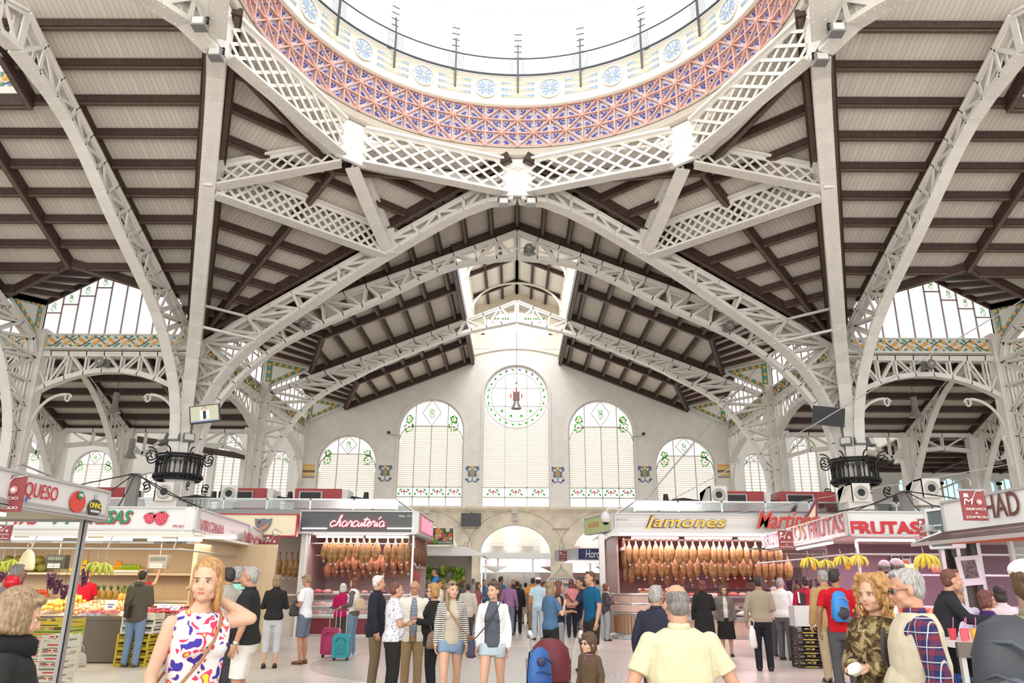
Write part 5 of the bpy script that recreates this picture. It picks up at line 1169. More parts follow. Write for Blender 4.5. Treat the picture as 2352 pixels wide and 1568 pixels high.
# steel masts with stay cables
for sx,px,yt in((-1,311,1087),(1,2078,1127)):
    Y=18.5; c=atY(px,yt,Y); r=E_('stay_mast',(c.x,Y,0),0,'grey steel mast with black stay cables rising above the %s fruit stall'%('left' if sx<0 else 'right'),'mast'); m=MB(); m.box((0,0,(2.66+c.z)/2),(.26,.14,c.z-2.66)); m.build('pole',mat('mast_grey',(.17,.16,.15),.5,.3),r)
    for k,(ex,ey,ez) in enumerate(((2.9*-sx*1.0,-2.9,3.02),(2.2*-sx,1.5,3.0),(-1.6*-sx,-4,2.95),(1.2*-sx,-2.9,3.02),(.3*-sx,-2.8,3.0))):
        m=MB(); m.tube([(0,0,c.z),(ex*.5,ey*.5,(c.z+ez)/2-.08),(ex,ey,ez)],.014,5); m.build('stay_cable',DARKM,r)
# thin wires crossing the hall
m=MB(); P1=atY(2352,560+130,26); a=atY(1870,975,29); b=atY(2330,700,27); m.cyl(a,b+(b-a)*.3,.022,.022,5); m.cyl(a,atY(1490,1175,26),.018,.018,5); m.cyl(atY(1735,850,40),atY(1480,1150,27),.03,.03,5); m.cyl(atY(2352,1060,25),atY(1400,1230,26),.012,.012,5)
o=m.build('hanging_wires',mat('wire_pale',(.5,.5,.5),.5)); lab(o,'thin stay wires slung from the right pier across the nave','wire')
# ================= stall bodies =================
WARM=mat('tube_warm',(1,.9,.7),.4,0,(1,.86,.62),7); COOL=mat('tube_pink',(1,.8,.85),.4,0,(1,.74,.82),7); MAG=mat('tube_magenta',(1,.5,.9),.4,0,(1,.42,.85),7)
def tubes(lst,m,label,grp):
    for a,b in lst:
        c=(Vector(a)+Vector(b))/2; r=E_('fluorescent_lamp',c,0,label,'lamp',grp); q=MB(); q.cyl(Vector(a)-c,Vector(b)-c,.022,.022,8); q.build('tube',m,r); q=MB(); d=(Vector(b)-Vector(a)); q.bar(Vector(a)-c+Vector((0,0,.05)),Vector(b)-c+Vector((0,0,.05)),.07,.05); q.build('batten',SW,r)
# --- left fruit stall ---
r=E_('fruit_stall_canopy',(-10.5,17.5,2.45),0,'metal canopy with a white underside over the left fruit stall','canopy')
m=MB(); m.slab([(-15,15.62,2.58),(-6.5,15.62,2.58),(-7.0,20.3,2.58),(-15,20.3,2.58)],(0,0,.06)); m.bar((-15,15.55,2.52),(-6.4,15.55,2.52),.3,.05); m.bar((-15,15.4,2.46),(-6.35,15.4,2.46),.06,.06); m.bar((-6.4,15.5,2.5),(-6.9,20.3,2.5),.25,.05); put(m,'roof_panel',mat('canopy_white',(.66,.64,.60),.4),r)
m=MB(); m.cyl((-15,15.35,2.2),(-6.6,15.35,2.2),.02,.02,6); m.cyl((-6.6,15.35,2.2),(-6.9,19.5,2.2),.02,.02,6); [m.cyl((x,15.35,2.2),(x,15.5,2.5),.012,.012,5) for x in(-14,-12.5,-11,-9.5,-8,-6.7)]; put(m,'hanging_rail',ALU,r)
tubes([((-13.2+1.55*k,16.2,2.47),(-12.0+1.55*k,16.2,2.47)) for k in range(5)]+[((-12.8+1.55*k,17.3,2.47),(-11.6+1.55*k,17.3,2.47)) for k in range(4)],WARM,'warm fluorescent tube under the left fruit stall canopy','warm tubes of the left fruit stall')
area('fruit_stall_light',(-10,17.0,2.4),(R(0),0,0),6.5,2.0,170,(1,.85,.62))
r=E_('fruit_stall_back_wall',(-10.5,19.7,0),0,'beige tiled back wall of the left fruit stall with two shelves','back wall'); m=MB(); m.box((0,.05,1.25),(9,.1,2.5)); m.box((3.45,-1.2,1.25),(.1,2.4,2.5)); m.build('wall_panel',checker_tile('stall_tile',(.60,.46,.30),.6,'XZ',False,.015,.8),r)
m=MB(); m.box((0,-.3,1.76),(7.6,.5,.05)); m.box((0,-.3,1.14),(7.6,.55,.06)); m.build('shelf',mat('shelf_cream',(.70,.58,.42),.5),r)
r=E_('fruit_counter',(-10.6,17.3,0),0,'stainless steel fruit counter with sloping display of the left stall','counter'); m=MB(); m.box((.2,-.3,.46),(7.4,.7,.88)); m.box((.2,-.66,.87),(7.5,.1,.07)); m.build('steel_front',STEEL,r)
m=MB(); m.slab([(-3.5,-.62,.90),(3.9,-.62,.90),(3.9,.75,1.12),(-3.5,.75,1.12)],(0,0,-.04)); m.build('display_top',mat('counter_white',(.52,.47,.42),.5),r); m=MB(); m.box((.2,-.30,.03),(7.3,.6,.06)); m.build('plinth',DARKM,r)
# corner post near
for nm,x,y,z,l,g in(('sign_post',-6.68,12.0,2.52,'slim steel post standing under the corner of the cheese sign',0),('sign_post',atY(1383,1300,24.7).x,24.7,3.1,'grey square post at the left corner of the ham stall',0),('stall_post',-6.75,25.0,3.15,'white square post between the butcher and charcuterie stalls',1)):
    m=MB(); m.box((0,0,z/2),(.085 if y<20 else .17,.085 if y<20 else .17,z)); m.box((.03,-.045,z/2),(.02,.02,z),1) if y<20 else None; o=m.build(nm,[mat('post_alu',(.42,.42,.41),.35,.6) if not g else mat('post_white',(.72,.70,.67),.4),DARKM],loc=(x,y,0)); lab(o,l,'post')
# cheese stall body : canopy edge and lamp
r=E_('cheese_stall_canopy',(-7.6,10,2.45),0,'grey canopy underside carrying the QUESO sign on the left','canopy'); m=MB(); m.slab([(-9.5,7,2.5),(-6.4,7,2.5),(-6.4,12.1,2.5),(-9.5,12.1,2.5)],(0,0,.08)); m.bar((-6.44,7,2.49),(-6.44,12.1,2.49),.08,.04); m.bar((-6.42,12.08,2.49),(-9.5,12.08,2.49),.06,.04); put(m,'roof_panel',mat('canopy_grey',(.40,.40,.39),.4,.3),r)
tubes([((-6.75,7.6,2.42),(-6.75,10.2,2.42))],WARM,'white fluorescent lamp below the QUESO sign','cheese stall lamp')
# --- crates ---
def crate(loc,w,d,h,rz,cm,label,grp,marks=None,name='fruit_crate'):
    r=E_(name,loc,rz,label,'crate',grp); m=MB(); t=.012
    for sy in(-1,1):
        m.box((0,sy*d/2,h*.22),(w,t,h*.34)); m.box((0,sy*d/2,h*.84),(w*.34,t,h*.28)); m.box((0,sy*d/2,h*.60),(w,t,h*.10))
    for sx in(-1,1): m.box((sx*w/2,0,h*.25),(t,d,h*.42)); m.box((sx*w/2,0,h*.82),(t,d,h*.26))
    for sx in(-1,1):
        for sy in(-1,1): m.box((sx*w/2,sy*d/2,h*.5),(.035,.035,h))
    m.box((0,0,.008),(w,d,.016)); m.build('slatted_sides',cm,r)
    if marks:
        q=MB(); q.box((-.1*w,-d/2-.008,h*.84),(w*.16,.004,h*.12),0); q.box((.12*w,-d/2-.008,h*.84),(w*.1,.004,h*.16),0); q.box((0,-d/2-.008,h*.22),(w*.5,.004,h*.12),0); q.build('printed_mark',marks,r)
    return r
YC=mat('crate_yellow',(.55,.42,.03),.5); WC=mat('crate_white',(.68,.66,.56),.6); GC=mat('crate_green',(.38,.48,.06),.5); BC=mat('crate_blue',(.02,.06,.30),.5); DC=mat('crate_dark',(.05,.03,.03),.6); RK=mat('mark_red',(.5,.05,.04),.5); BK=mat('mark_black',(.03,.03,.03),.5)
bx_=atY(315,1500,16.35).x
for k in range(4): crate((bx_,16.3,.0+.15*k),.60,.42,.145,.04*(k%2),YC,['lowest yellow crate','second yellow crate from the floor','third yellow crate from the floor','topmost yellow crate'][k]+' of the stack behind the man in jeans','crate stack behind the man in jeans',BK)
for k in range(3): crate((bx_+.05,16.3,.6+.13*k),.62,.42,.125,.05*(k%2),WC,['lowest white crate','middle white crate','topmost white crate'][k]+' on the yellow stack behind the man in jeans','crate stack behind the man in jeans',RK)
bx_=atY(120,1500,15.3).x
for k,(cm,l) in enumerate(((WC,'lowest white'),(WC,'second white'),(WC,'third white'),(WC,'fourth white'),(GC,'green printed'),(YC,'topmost yellow'))): crate((bx_,15.2,.155*k),.85,.5,.15,.03*(k%2),cm,l+' crate of the stack left of the steel post','crate stack left of the steel post',RK if cm is not YC else BK)
bx_=atY(113,1500,12.6).x
for k in range(4): crate((atY(135,1500,12.9).x,12.9,.2*k),.34,.42,.19,.02,WC,['lowest','second','third','topmost'][k]+' narrow white crate close beside the steel post','narrow white crates',RK)
# --- butcher stall behind the polo shirt man (between posts) ---
r=E_('butcher_counter',(-8.6,25.6,0),0,'glass fronted meat counter under the cream shield sign','counter'); m=MB(); m.box((0,0,.4),(3.4,.8,.8)); m.box((0,-.1,1.22),(3.4,.9,.05)); m.build('base',mat('counter_beige',(.66,.58,.50),.5),r); m=MB(); m.box((0,-.42,1.0),(3.4,.02,.42)); m.build('glass_front',GLASS,r); m=MB(); m.box((0,1.6,1.6),(3.6,.1,3.2)); m.build('back_panel',mat('butcher_back',(.50,.40,.33),.6),r)
# --- charcuterie stall ---
def meat_counter(x0,x1,y,label,tint,base,depth=.8):
    w_=x1-x0; r=E_('meat_counter',((x0+x1)/2,y,0),0,label,'counter'); m=MB(); m.box((0,0,.28),(w_,depth,.5)); m.build('base',base,r)
    m=MB(); m.box((0,0,.02),(w_+.1,depth+.1,.1)); m.box((0,-depth/2-.02,.56),(w_+.06,.06,.06)); m.box((0,-depth/2+.1,1.25),(w_,.3,.04)); m.build('rail',ALU,r)
    m=MB(); m.box((0,-depth*.1,.62),(w_-.1,depth*.6,.06)); m.box((0,0,.88),(w_-.1,depth*.4,.03)); m.build('tray_shelf',SW,r)
    m=MB(); m.slab([(-w_/2,-depth/2,.58),(w_/2,-depth/2,.58),(w_/2,-depth/2+.22,1.24),(-w_/2,-depth/2+.22,1.24)],(0,.01,0)); m.build('glass_front',GLASS,r)
    return r
meat_counter(xa+.3,xb-.1,25.6,'glass meat counter with dark red base below the charcuterie neon sign',0,mat('counter_wine',(.16,.02,.03),.35))
r=E_('charcuterie_stall_interior',((xa+xb)/2,27.4,0),0,'pinkish metal walls and ceiling of the charcuterie stall','stall'); w_=xb-xa; m=MB(); m.box((0,.9,1.55),(w_-.1,.06,3.1)); m.box((-w_/2+.15,-.6,1.55),(.08,3.0,3.1)); m.build('wall_panel',mat('stall_pink_steel',(.38,.27,.27),.4,.2),r); m=MB(); m.box((0,-.5,3.1),(w_,4.4,.06)); m.build('ceiling_panel',SW,r)
m=MB(); m.box((-w_/2+.3,-2.3,1.55),(.06,.06,3.1)); m.box((w_/2-.14,-2.25,1.55),(.06,.06,3.1)); m.cyl((-w_/2+.3,-2.0,2.80),(w_/2-.1,-2.0,2.80),.02,.02,6); m.cyl((w_/2-.12,-2.0,2.80),(w_/2-.12,1.2,2.80),.02,.02,6); m.cyl((-w_/2+.3,-1.3,2.45),(w_/2-.1,-1.3,2.45),.02,.02,6); m.build('hanging_rail',ALU,r)
tubes([((xa+.5,25.25,3.0),(xa+2.0,25.25,3.0)),((xa+2.1,25.25,3.0),(xb-.3,25.25,3.0))],COOL,'pinkish tube lamp above the hanging hams of the charcuterie','charcuterie tubes')
area('charcuterie_light',((xa+xb)/2,25.4,2.98),(R(-20),0,0),3,.8,90,(1,.78,.80))
# --- ham stall on the right ---
meat_counter(xj+.35,xj+7.6,25.5,'long marble fronted meat counter of the ham stall',0,mat('marble_pink',(.60,.42,.35),.35,noise_=.12,nscale=3))
r=E_('ham_stall_interior',((xj+xk)/2,27.6,0),0,'pink steel back wall and shelves of the ham stall','stall'); w_=xk-xj; m=MB(); m.box((0,.9,1.6),(w_,.06,3.2)); m.box((-w_/2+.1,-.7,1.6),(.06,3.0,3.2)); m.build('wall_panel',mat('stall_rose_steel',(.42,.24,.26),.4,.15),r); m=MB(); m.box((0,-.5,3.15),(w_,4.4,.06)); m.build('ceiling_panel',SW,r)
m=MB(); 
for zz,yy in((2.98,-2.45),(2.98,-2.0),(2.6,-1.5)): m.cyl((-w_/2+.3,yy,zz),(w_/2,yy,zz),.02,.02,6)
m.build('hanging_rail',ALU,r)
m=MB(); m.box((-.1,-.2,1.45),(w_-3,.3,.04)); m.box((.2,-1.1,1.95),(1.2,.05,.5)); m.box((1.9,-1.1,1.98),(.9,.05,.4)); m.build('shelf',mat('shelf_dark',(.08,.05,.05),.5),r)
r=E_('curved_display_counter',(xj+.1,25.2,0),0,'curved marble display counter with brass slats at the left corner of the ham stall','counter')
m=MB(); m.lathe([(.72,.1),(.72,.72),(.78,.75),(.85,.8),(.85,1.0),(.74,1.02),(.74,1.3),(.0,1.3)],(.6,.35,0),12,0,None,PI*.75,PI*1.6,False); m.box((1.2,-.05,.55),(1.6,.7,1.0)); m.build('marble_front',mat('marble_pink',(.6,.4,.3),.3),r)
m=MB(); m.lathe([(.9,0),(.9,.12),(.74,.16)],(.6,.35,0),12,0,None,PI*.75,PI*1.6); [m.lathe([(.80,z),(.86,z+.03),(.80,z+.06)],(.6,.35,0),12,0,None,PI*.75,PI*1.6) for z in(.72,1.0,1.28)]; m.box((1.25,-.42,.06),(1.9,.1,.12)); m.box((1.25,-.42,1.0),(1.9,.06,.06)); m.build('rail',ALU,r)
m=MB(); [m.box((.6+.74*math.cos(a),.35+.74*math.sin(a),.42),(.04,.04,.5)) for a in [PI*.8+.16*i for i in range(14)]]; m.build('brass_slat',mat('brass_brown',(.28,.13,.05),.4,.4),r)
m=MB(); [m.box((.75+.42*k,-.12,1.36),(.36,.5,.1),0) for k in range(3)]; m.build('wooden_tray',mat('tray_wood',(.45,.24,.10),.6),r)
tubes([((xj+.5+1.7*k,24.95,3.02),(xj+2.0+1.7*k,24.95,3.02)) for k in range(4)],COOL,'pinkish tube lamp above the long row of hams','ham stall tubes')
area('ham_stall_light',(xj+3.6,25.0,3.0),(R(-25),0,0),7,.8,250,(1,.64,.72))
# --- right fruit stall ---
r=E_('right_fruit_counter',(9.2,16.9,0),0,'steel fruit counter with sloping display behind the man in the red shirt','counter'); m=MB(); m.box((0,0,.42),(4.8,.8,.84)); m.build('steel_front',STEEL,r); m=MB(); m.slab([(-2.4,-.5,.88),(2.4,-.5,.88),(2.4,.8,1.2),(-2.4,.8,1.2)],(0,0,-.04)); m.slab([(-2.4,-.5,.88),(-2.4,.8,1.2),(-2.6,4.6,1.2),(-3.3,4.6,.88)],(0,0,-.04)); m.build('display_top',mat('counter_white',(.52,.47,.42),.5),r); m=MB(); m.box((-2.6,2.4,.42),(.5,4.2,.84)); m.build('side_front',SW,r)
r=E_('right_fruit_stall_frame',(9.2,17.8,0),0,'white framed canopy and shelf carrying the melons behind the FRUTAS sign','canopy'); m=MB(); m.slab([(-2.5,-2.15,2.6),(4,-2.15,2.6),(4,3,2.6),(-2.3,5.5,2.6),(-1.9,5.5,2.6)],(0,0,.05)); m.build('roof_panel',mat('canopy_white',(.6,.6,.6),.5),r); m=MB(); m.cyl((-2.6,-2.3,2.2),(3,-2.3,2.2),.02,.02,6); m.cyl((-2.6,-2.3,2.2),(-2.2,5,2.2),.02,.02,6); m.box((-1.9,-1.0,1.3),(.05,.05,2.6)); m.box((3.2,-1.0,1.3),(.05,.05,2.6)); m.build('hanging_rail',ALU,r)
m=MB(); m.box((.9,1.9,1.3),(4.6,.06,2.6)); m.build('back_panel',mat('stall_mauve',(.22,.13,.17),.5),r); m=MB(); m.box((.4,-.3,1.84),(3.2,.5,.04)); m.build('shelf',ALU,r)
tubes([((7.0+1.4*k,16.1,2.5),(8.2+1.4*k,16.1,2.5)) for k in range(2)]+[((6.95,17.2,2.5),(7.3,20.4,2.5))],COOL,'bright tube lamp under the FRUTAS canopy','right fruit stall tubes')
area('right_fruit_light',(8.8,17,2.45),(0,0,0),3.5,2,200,(1,.62,.80))
# --- juice and horchata stall, right edge ---
r=E_('juice_stall_frame',(8.6,10.4,0),0,'glazed aluminium front of the juice stall with navy wall at the right edge','stall'); m=MB(); [m.box((atY(q_,1300,12.6).x-8.6,2.2,1.25),(.06,.07,2.5)) for q_ in(2168,2204,2252,2330)]; m.box((-.4,2.2,2.5),(3.2,.1,.1)); m.build('frame',ALU,r); m=MB(); m.box((atY(2210,1300,12.7).x-8.6,2.35,1.25),(.56,.04,2.5)); m.build('dark_glazing',mat('dark_glazing',(.07,.055,.045),.12),r)
m=MB(); m.box((1.9,2.6,1.25),(3.0,.06,2.5)); m.build('wall_panel',mat('navy_wall',(.02,.03,.12),.5),r)
m=MB(); m.box((.45,2.5,1.9),(.9,.12,.5)); m.box((.9,2.5,1.2),(.8,.12,.45)); m.build('lit_shelf',mat('shelf_gold',(.34,.29,.12),.5),r); m=MB(); [m.cyl((.1+.08*i,2.38,1.68),(.1+.08*i,2.38,1.95),.03,.03,8) for i in range(9)]; [m.cyl((.6+.08*i,2.38,1.0),(.6+.08*i,2.38,1.15),.03,.03,8) for i in range(7)]; m.build('bottle',mat('bottle_dark',(.03,.04,.02),.2),r)
m=MB(); m.slab([(-1.6,2.2,2.46),(-2.1,-3,2.46),(1.5,-3,2.46),(1.5,2.2,2.46)],(0,0,.06)); m.build('roof_panel',SW,r)
tubes([((6.45,11.6,2.36),(6.5,8.0,2.36))],MAG,'magenta tube lamp under the juice stall awning','juice stall tube'); area('juice_stall_light',(7.4,10,2.3),(0,0,0),1.5,3,45,(1,.55,.85))
m=MB(); m.cyl((6.35,11.6,2.24),(6.9,8.2,2.20),.05,.05,10); o=m.build('rolled_blind',mat('blind_orange',(.65,.14,.06),.5)); lab(o,'rolled orange blind hanging under the magenta lamp','blind')
r=E_('framed_poster',atY(2227,1310,12.45),0,'white framed dark photograph hung on the juice stall front','picture'); m=MB(); m.box((0,0,0),(.36,.03,.44),0,rot=Matrix.Rotation(R(-5),3,'Y')); m.build('mount',SW,r); m=MB(); m.box((0,-.02,.02),(.22,.01,.27),0,rot=Matrix.Rotation(R(-5),3,'Y')); m.build('print',mat('photo_dark',(.12,.10,.10),.5,noise_=.9,nscale=25),r)
r=E_('juice_table',(4.75,8.9,.15),0,'steel edged white table carrying plastic cups of juice at the right','table'); m=MB(); m.box((.35,.1,.90),(1.5,1.9,.05)); m.build('tabletop',SW,r); m=MB(); m.box((.35,-.86,.86),(1.5,.04,.14)); m.build('steel_edge',STEEL,r)
for sx in(-.3,.95):
    for sy in(-.75,.95): m=MB(); m.box((sx,sy,.365),(.05,.05,1.02)); m.build('leg',ALU,r)
for k in range(6): crate((5.0+.02*(k%2),8.6-.0*k,.0+.145*k if k<5 else .0),.58,.4,.14,.05*(k%2),BC,['lowest','second','third','fourth','fifth',''][k]+' dark blue plastic crate under the juice table','blue crates under the juice table') if k<5 else None
# veg photo board & canopy beyond the charcuterie
r,p,X,L=sign((atY(975,1270,31).x,31),(atY(1041,1270,31).x,31),3.05,3.70,mat('veg_board',(.05,.10,.04),.5),'vegetable_photo_board','photo board of vegetables above the far greengrocer right of the charcuterie')
m=MB()
for i in range(26): flat(m,p,X,disc(rnd.uniform(.1,L-.1),3.12+rnd.uniform(0,.5),rnd.uniform(.05,.13),n=10),.02+.002*i,rnd.choice((0,0,1,2,3)))
put(m,'vegetable_print',[mat('veg_red',(.5,.07,.03),.5),mat('veg_green',(.15,.3,.06),.5),mat('veg_pale',(.6,.55,.4),.5),mat('veg_orange',(.7,.25,.05),.5)],r); text('Verduras Selectas',p+X*(L*.45)+Vector((0,0,3.1)),X,L*.5,.09,WL,r,off=.09)
m=MB(); m.slab([(-3.6,31,2.95),(-1.95,31,2.95),(-1.2,30.2,2.6),(-3.6,30.2,2.6)],(0,0,.05)); m.slab([(-1.95,31,2.95),(-1.2,30.2,2.6),(-1.2,35,2.6),(-1.95,35,2.95)],(0,0,.05)); o=m.build('far_canopy',mat('canopy_pale',(.66,.64,.60),.4)); lab(o,'pale folded canopy of the far greengrocer near the doors','canopy')
r=E_('far_greengrocer_counter',(-2.9,31.6,0),0,'far green vegetable display under the pale canopy beyond the charcuterie','counter'); m=MB(); m.box((0,0,.5),(1.8,.8,1.0)); m.box((0,.9,1.4),(2.2,.1,2.8)); m.build('cabinet',mat('far_counter',(.35,.30,.26),.5),r); m=MB(); [m.ball((rnd.uniform(-.8,.8),.6+rnd.uniform(-.1,.1),1.2+rnd.uniform(0,1.0)),rnd.uniform(.06,.13),rnd.choice((0,0,1)),6,4) for _ in range(120)]; o=m.build('leafy_greens',[mat('veg_green2',(.16,.28,.03),.6),mat('veg_yellowgreen',(.45,.48,.08),.6)],r); o['kind']='stuff'
for q in((-1.3,30.5),(-1.3,34.5)): m=MB(); m.box((0,0,1.3),(.07,.07,2.6)); o=m.build('canopy_post',ALU,loc=(q[0],q[1],0)); lab(o,'thin %s post holding the pale far canopy'%('nearer' if q[1]<32 else 'farther'),'post')
# ================= hams =================
def noisy(mb,amp,sc_,seed=0):
    out=[]
    for v in mb.v:
        p=Vector(v); n_=noise.noise_vector((p+Vector((seed,seed,seed)))*sc_); out.append(tuple(p+n_*amp))
    mb.v=out; return mb
HM=mat('ham_skin',(.34,.185,.07),.35,noise_=.45,nscale=14); HD=mat('ham_skin_dark',(.20,.09,.035),.4,noise_=.4,nscale=14); HP=mat('ham_skin_rosy',(.38,.16,.085),.35,noise_=.3,nscale=12)
HF=mat('hoof_brown',(.12,.06,.04),.5); BAND=mat('ham_band_red',(.65,.06,.08),.4); BW=mat('ham_band_white',(.78,.72,.70),.5); CUP=mat('drip_cup',(.80,.78,.76),.4)
def make_ham(name,skin,L=.80,wd=.15,band=BAND,cup=True,seed=0):
    r=E_(name)
    m=MB(); prof=[(0,.03),(.08,.026),(.2,.036),(.27,.06),(.36,.105),(.50,wd),(.72,wd*1.0),(.85,wd*.78),(.94,wd*.45),(1,.02)]
    pts=[(.015*math.sin(u*5),0.0,-u*L) for u,_ in prof]; m.tube(pts,0,12,0,rs=[q for _,q in prof],flat=.62); noisy(m,.014,9,seed); m.build('cured_meat',skin,r)
    m=MB(); m.cyl((0,0,.05),(0,0,-.06),.022,.03,8); m.build('hoof',HF,r)
    if band: m=MB(); m.cyl((0,0,-.30*L),(0,0,-.40*L),.065,.085,12); m.v=[(x,y*.8,z) for x,y,z in m.v]; m.build('label_band',band,r)
    if cup: m=MB(); m.cyl((0,0,-L-.02),(0,0,-L-.085),.05,.004,8); m.cyl((0,0,-L+.02),(0,0,-L-.03),.006,.006,5); m.build('drip_cup',CUP,r)
    return r
protos={}
def hams(spec,skin,label,group,L=.8,wd=.15,band=BAND,cup=True,name='hanging_ham',cat='ham'):
    pr=None
    for i,(x,y,z,rz) in enumerate(spec):
        if pr is None: pr=make_ham(name,skin,L,wd,band,cup,i); o=pr
        else: o=dup(pr)
        o.location=(x,y,z); o.rotation_euler=(rnd.uniform(-.04,.04),rnd.uniform(-.05,.05),rz); k=rnd.uniform(.92,1.06); o.scale=(k*rnd.uniform(.9,1.12),k,k); T(o,label,cat,group)
RY=27.4-2.0
xs_=[atY(px,1280,RY).x for px in(747,761,774,788,802,817,832,846,863,888,906,921,938)]
hams([(x,RY,3.04,rnd.uniform(-.4,.4)) for x in xs_],HM,'golden cured ham with red band hanging in the front row of the charcuterie','front row of hams at the charcuterie')
hams([(atY(px,1300,26.1).x,26.1,2.78,rnd.uniform(-.5,.5)) for px in(772,786,802,818,834,850,866,885,904,922,940)],HP,'round rosy ham hanging in the second row of the charcuterie','second row of hams at the charcuterie',L=.82,wd=.17,band=None)
hams([(atY(px,1320,26.4).x,26.45,2.45,rnd.uniform(-.5,.5)) for px in(752,770,790,806,823,842,860,880,905,925)],HP,'brown boneless ham low in the third row of the charcuterie','third row of hams at the charcuterie',L=.74,wd=.17,band=None,cup=False)
xr=xb-.12
hams([(xr,25.5+.28*k,2.98,1.5+rnd.uniform(-.3,.3)) for k in range(10)],HD,'speckled dark ham hanging along the receding side rail of the charcuterie','side row of hams at the charcuterie',band=BW)
hams([(atY(px,1310,24.9).x,25.7,2.5,rnd.uniform(-.5,.5)) for px in(607,622,637,651,664,676)],HM,'cured ham hanging under the cream shield sign behind the striped shirt','hams of the butcher stall',L=.78)
RY=25.15
xs_=[atY(px,1280,RY).x for px in(1445,1461,1478,1493,1506,1519,1532,1544,1560,1575,1592,1609,1625,1640,1654,1668,1684,1700,1715,1737,1755,1770,1788)]
hams([(x,RY,3.0,rnd.uniform(-.4,.4)) for x in xs_[:7]],HM,'cured ham without band, left part of the top row at the ham stall','top row of hams, left part',L=.78,wd=.155)
hams([(x,RY,3.0,rnd.uniform(-.4,.4)) for x in xs_[7:]],HM,'cured ham with pink and white band in the top row at the ham stall','top row of hams, banded part',L=.76,wd=.165,band=BW)
hams([(atY(1465+17.2*k,1300,25.6).x,25.6,2.60,rnd.uniform(-.5,.5)) for k in range(21)],HM,'cured ham with drip cup in the middle row at the ham stall','middle row of hams at the ham stall',L=.78,wd=.165)
hams([(atY(px,1330,26.1).x,26.1,2.36,rnd.uniform(-.5,.5)) for px in(1498,1535,1556,1570,1588,1640,1662,1690,1712,1738,1765,1790,1812)],HP,'rounded ham hanging lowest at the back of the ham stall','bottom row of hams at the ham stall',L=.78,wd=.15,band=None)
hams([(xj+.25+.035*(k%3),25.0+.16*k,3.0,1.4) for k in range(9)],HD,'slim black footed ham bundled at the left corner of the ham stall','black ham bundle at the corner',L=.95,wd=.085,band=BW,cup=False)
hams([(atY(px,1330,25.3).x,25.35,2.45,.2) for px in(1440,1452)],HD,'large dark ham hung below the corner of the ham stall','pair of large dark hams',L=.85,wd=.16,band=None,cup=False)
def sausages(x,y,z,n,L,m_,label,grp=None,w=.22,name='sausage_bunch'):
    r=E_(name,(x,y,z),0,label,'sausages',grp)
    for i in range(n):
        q=MB(); u=-w/2+w*i/max(1,n-1); q.tube([(u,0,0),(u*1.1,.02,-L*.5),(u,0,-L*(.85+.15*(i%2)))],.014,6); q.build('sausage',m_,r)
SG=mat('sausage_red',(.30,.04,.04),.4)
for px,l in((955,'dried red sausage bunch hanging under the corner of the charcuterie'),(1683,'left dried sausage bunch between the hams of the ham stall'),(1703,'right dried sausage bunch between the hams of the ham stall')):
    c=atY(px,1318,25.9); sausages(c.x,25.9,c.z+.1,8,.6,SG,l)
# meat in counters
MT=[mat('meat_red',(.50,.10,.10),.4,noise_=.3,nscale=20),mat('meat_pink',(.68,.32,.30),.4),mat('meat_pale',(.75,.62,.55),.45),mat('meat_dark',(.25,.05,.05),.4),mat('packet_green',(.25,.35,.12),.5)]
def meats(x0,x1,y,z,n,label,group):
    base=[]
    for k in range(4):
        m=MB(); 
        if k<2: m.ball((0,0,.04),(.13,.10,.06),0,9,6); noisy(m,.03,10,k)
        elif k==2: m.box((0,0,.04),(.2,.15,.07)); 
        else: m.cyl((-.12,0,.04),(.12,0,.04),.045,.045,8)
        me=m.build('meat_piece',MT[k]); base.append(me)
    for i in range(n):
        o=base[i%4] if i<4 else dup(base[i%4]); o.location=(x0+(x1-x0)*(i+.5)/n,y+rnd.uniform(-.12,.12),z); o.rotation_euler=(0,0,rnd.uniform(-.7,.7)); k=rnd.uniform(.8,1.3); o.scale=(k,k,k)
        T(o,[label+', raw red lump',label+', pale pink piece',label+', flat packed slab',label+', rolled dark piece'][i%4],'meat',group)
meats(xa+.45,xb-.3,25.5,.66,16,'meat on the lower tray of the charcuterie counter','meat on the lower charcuterie tray'); meats(xa+.45,xb-.3,25.62,.90,14,'meat on the upper shelf of the charcuterie counter','meat on the upper charcuterie shelf'); meats(xa+.5,xb-.3,25.35,1.27,10,'meat displayed on top of the charcuterie counter','meat on top of the charcuterie counter')
meats(xj+2.0,xj+7.4,25.4,.66,22,'meat on the lower tray of the ham stall counter','meat on the lower ham stall tray'); meats(xj+2.0,xj+7.4,25.5,.90,20,'meat on the upper shelf of the ham stall counter','meat on the upper ham stall shelf'); meats(xj+2.2,xj+7.4,25.3,1.27,16,'meat displayed on top of the ham stall counter','meat on top of the ham stall counter')
for i in range(12): 
    m=MB(); m.ball((0,0,.03),(.055,.12,.035),0,8,5); o=m.build('sliced_meat_packet',MT[0 if i%2 else 2],loc=(xj+.72+.14*(i%9)+.05*(i//9),25.12,1.42)); T(o,'sliced meat packet standing in the wooden trays on the curved counter','meat packet','packets in the wooden trays')
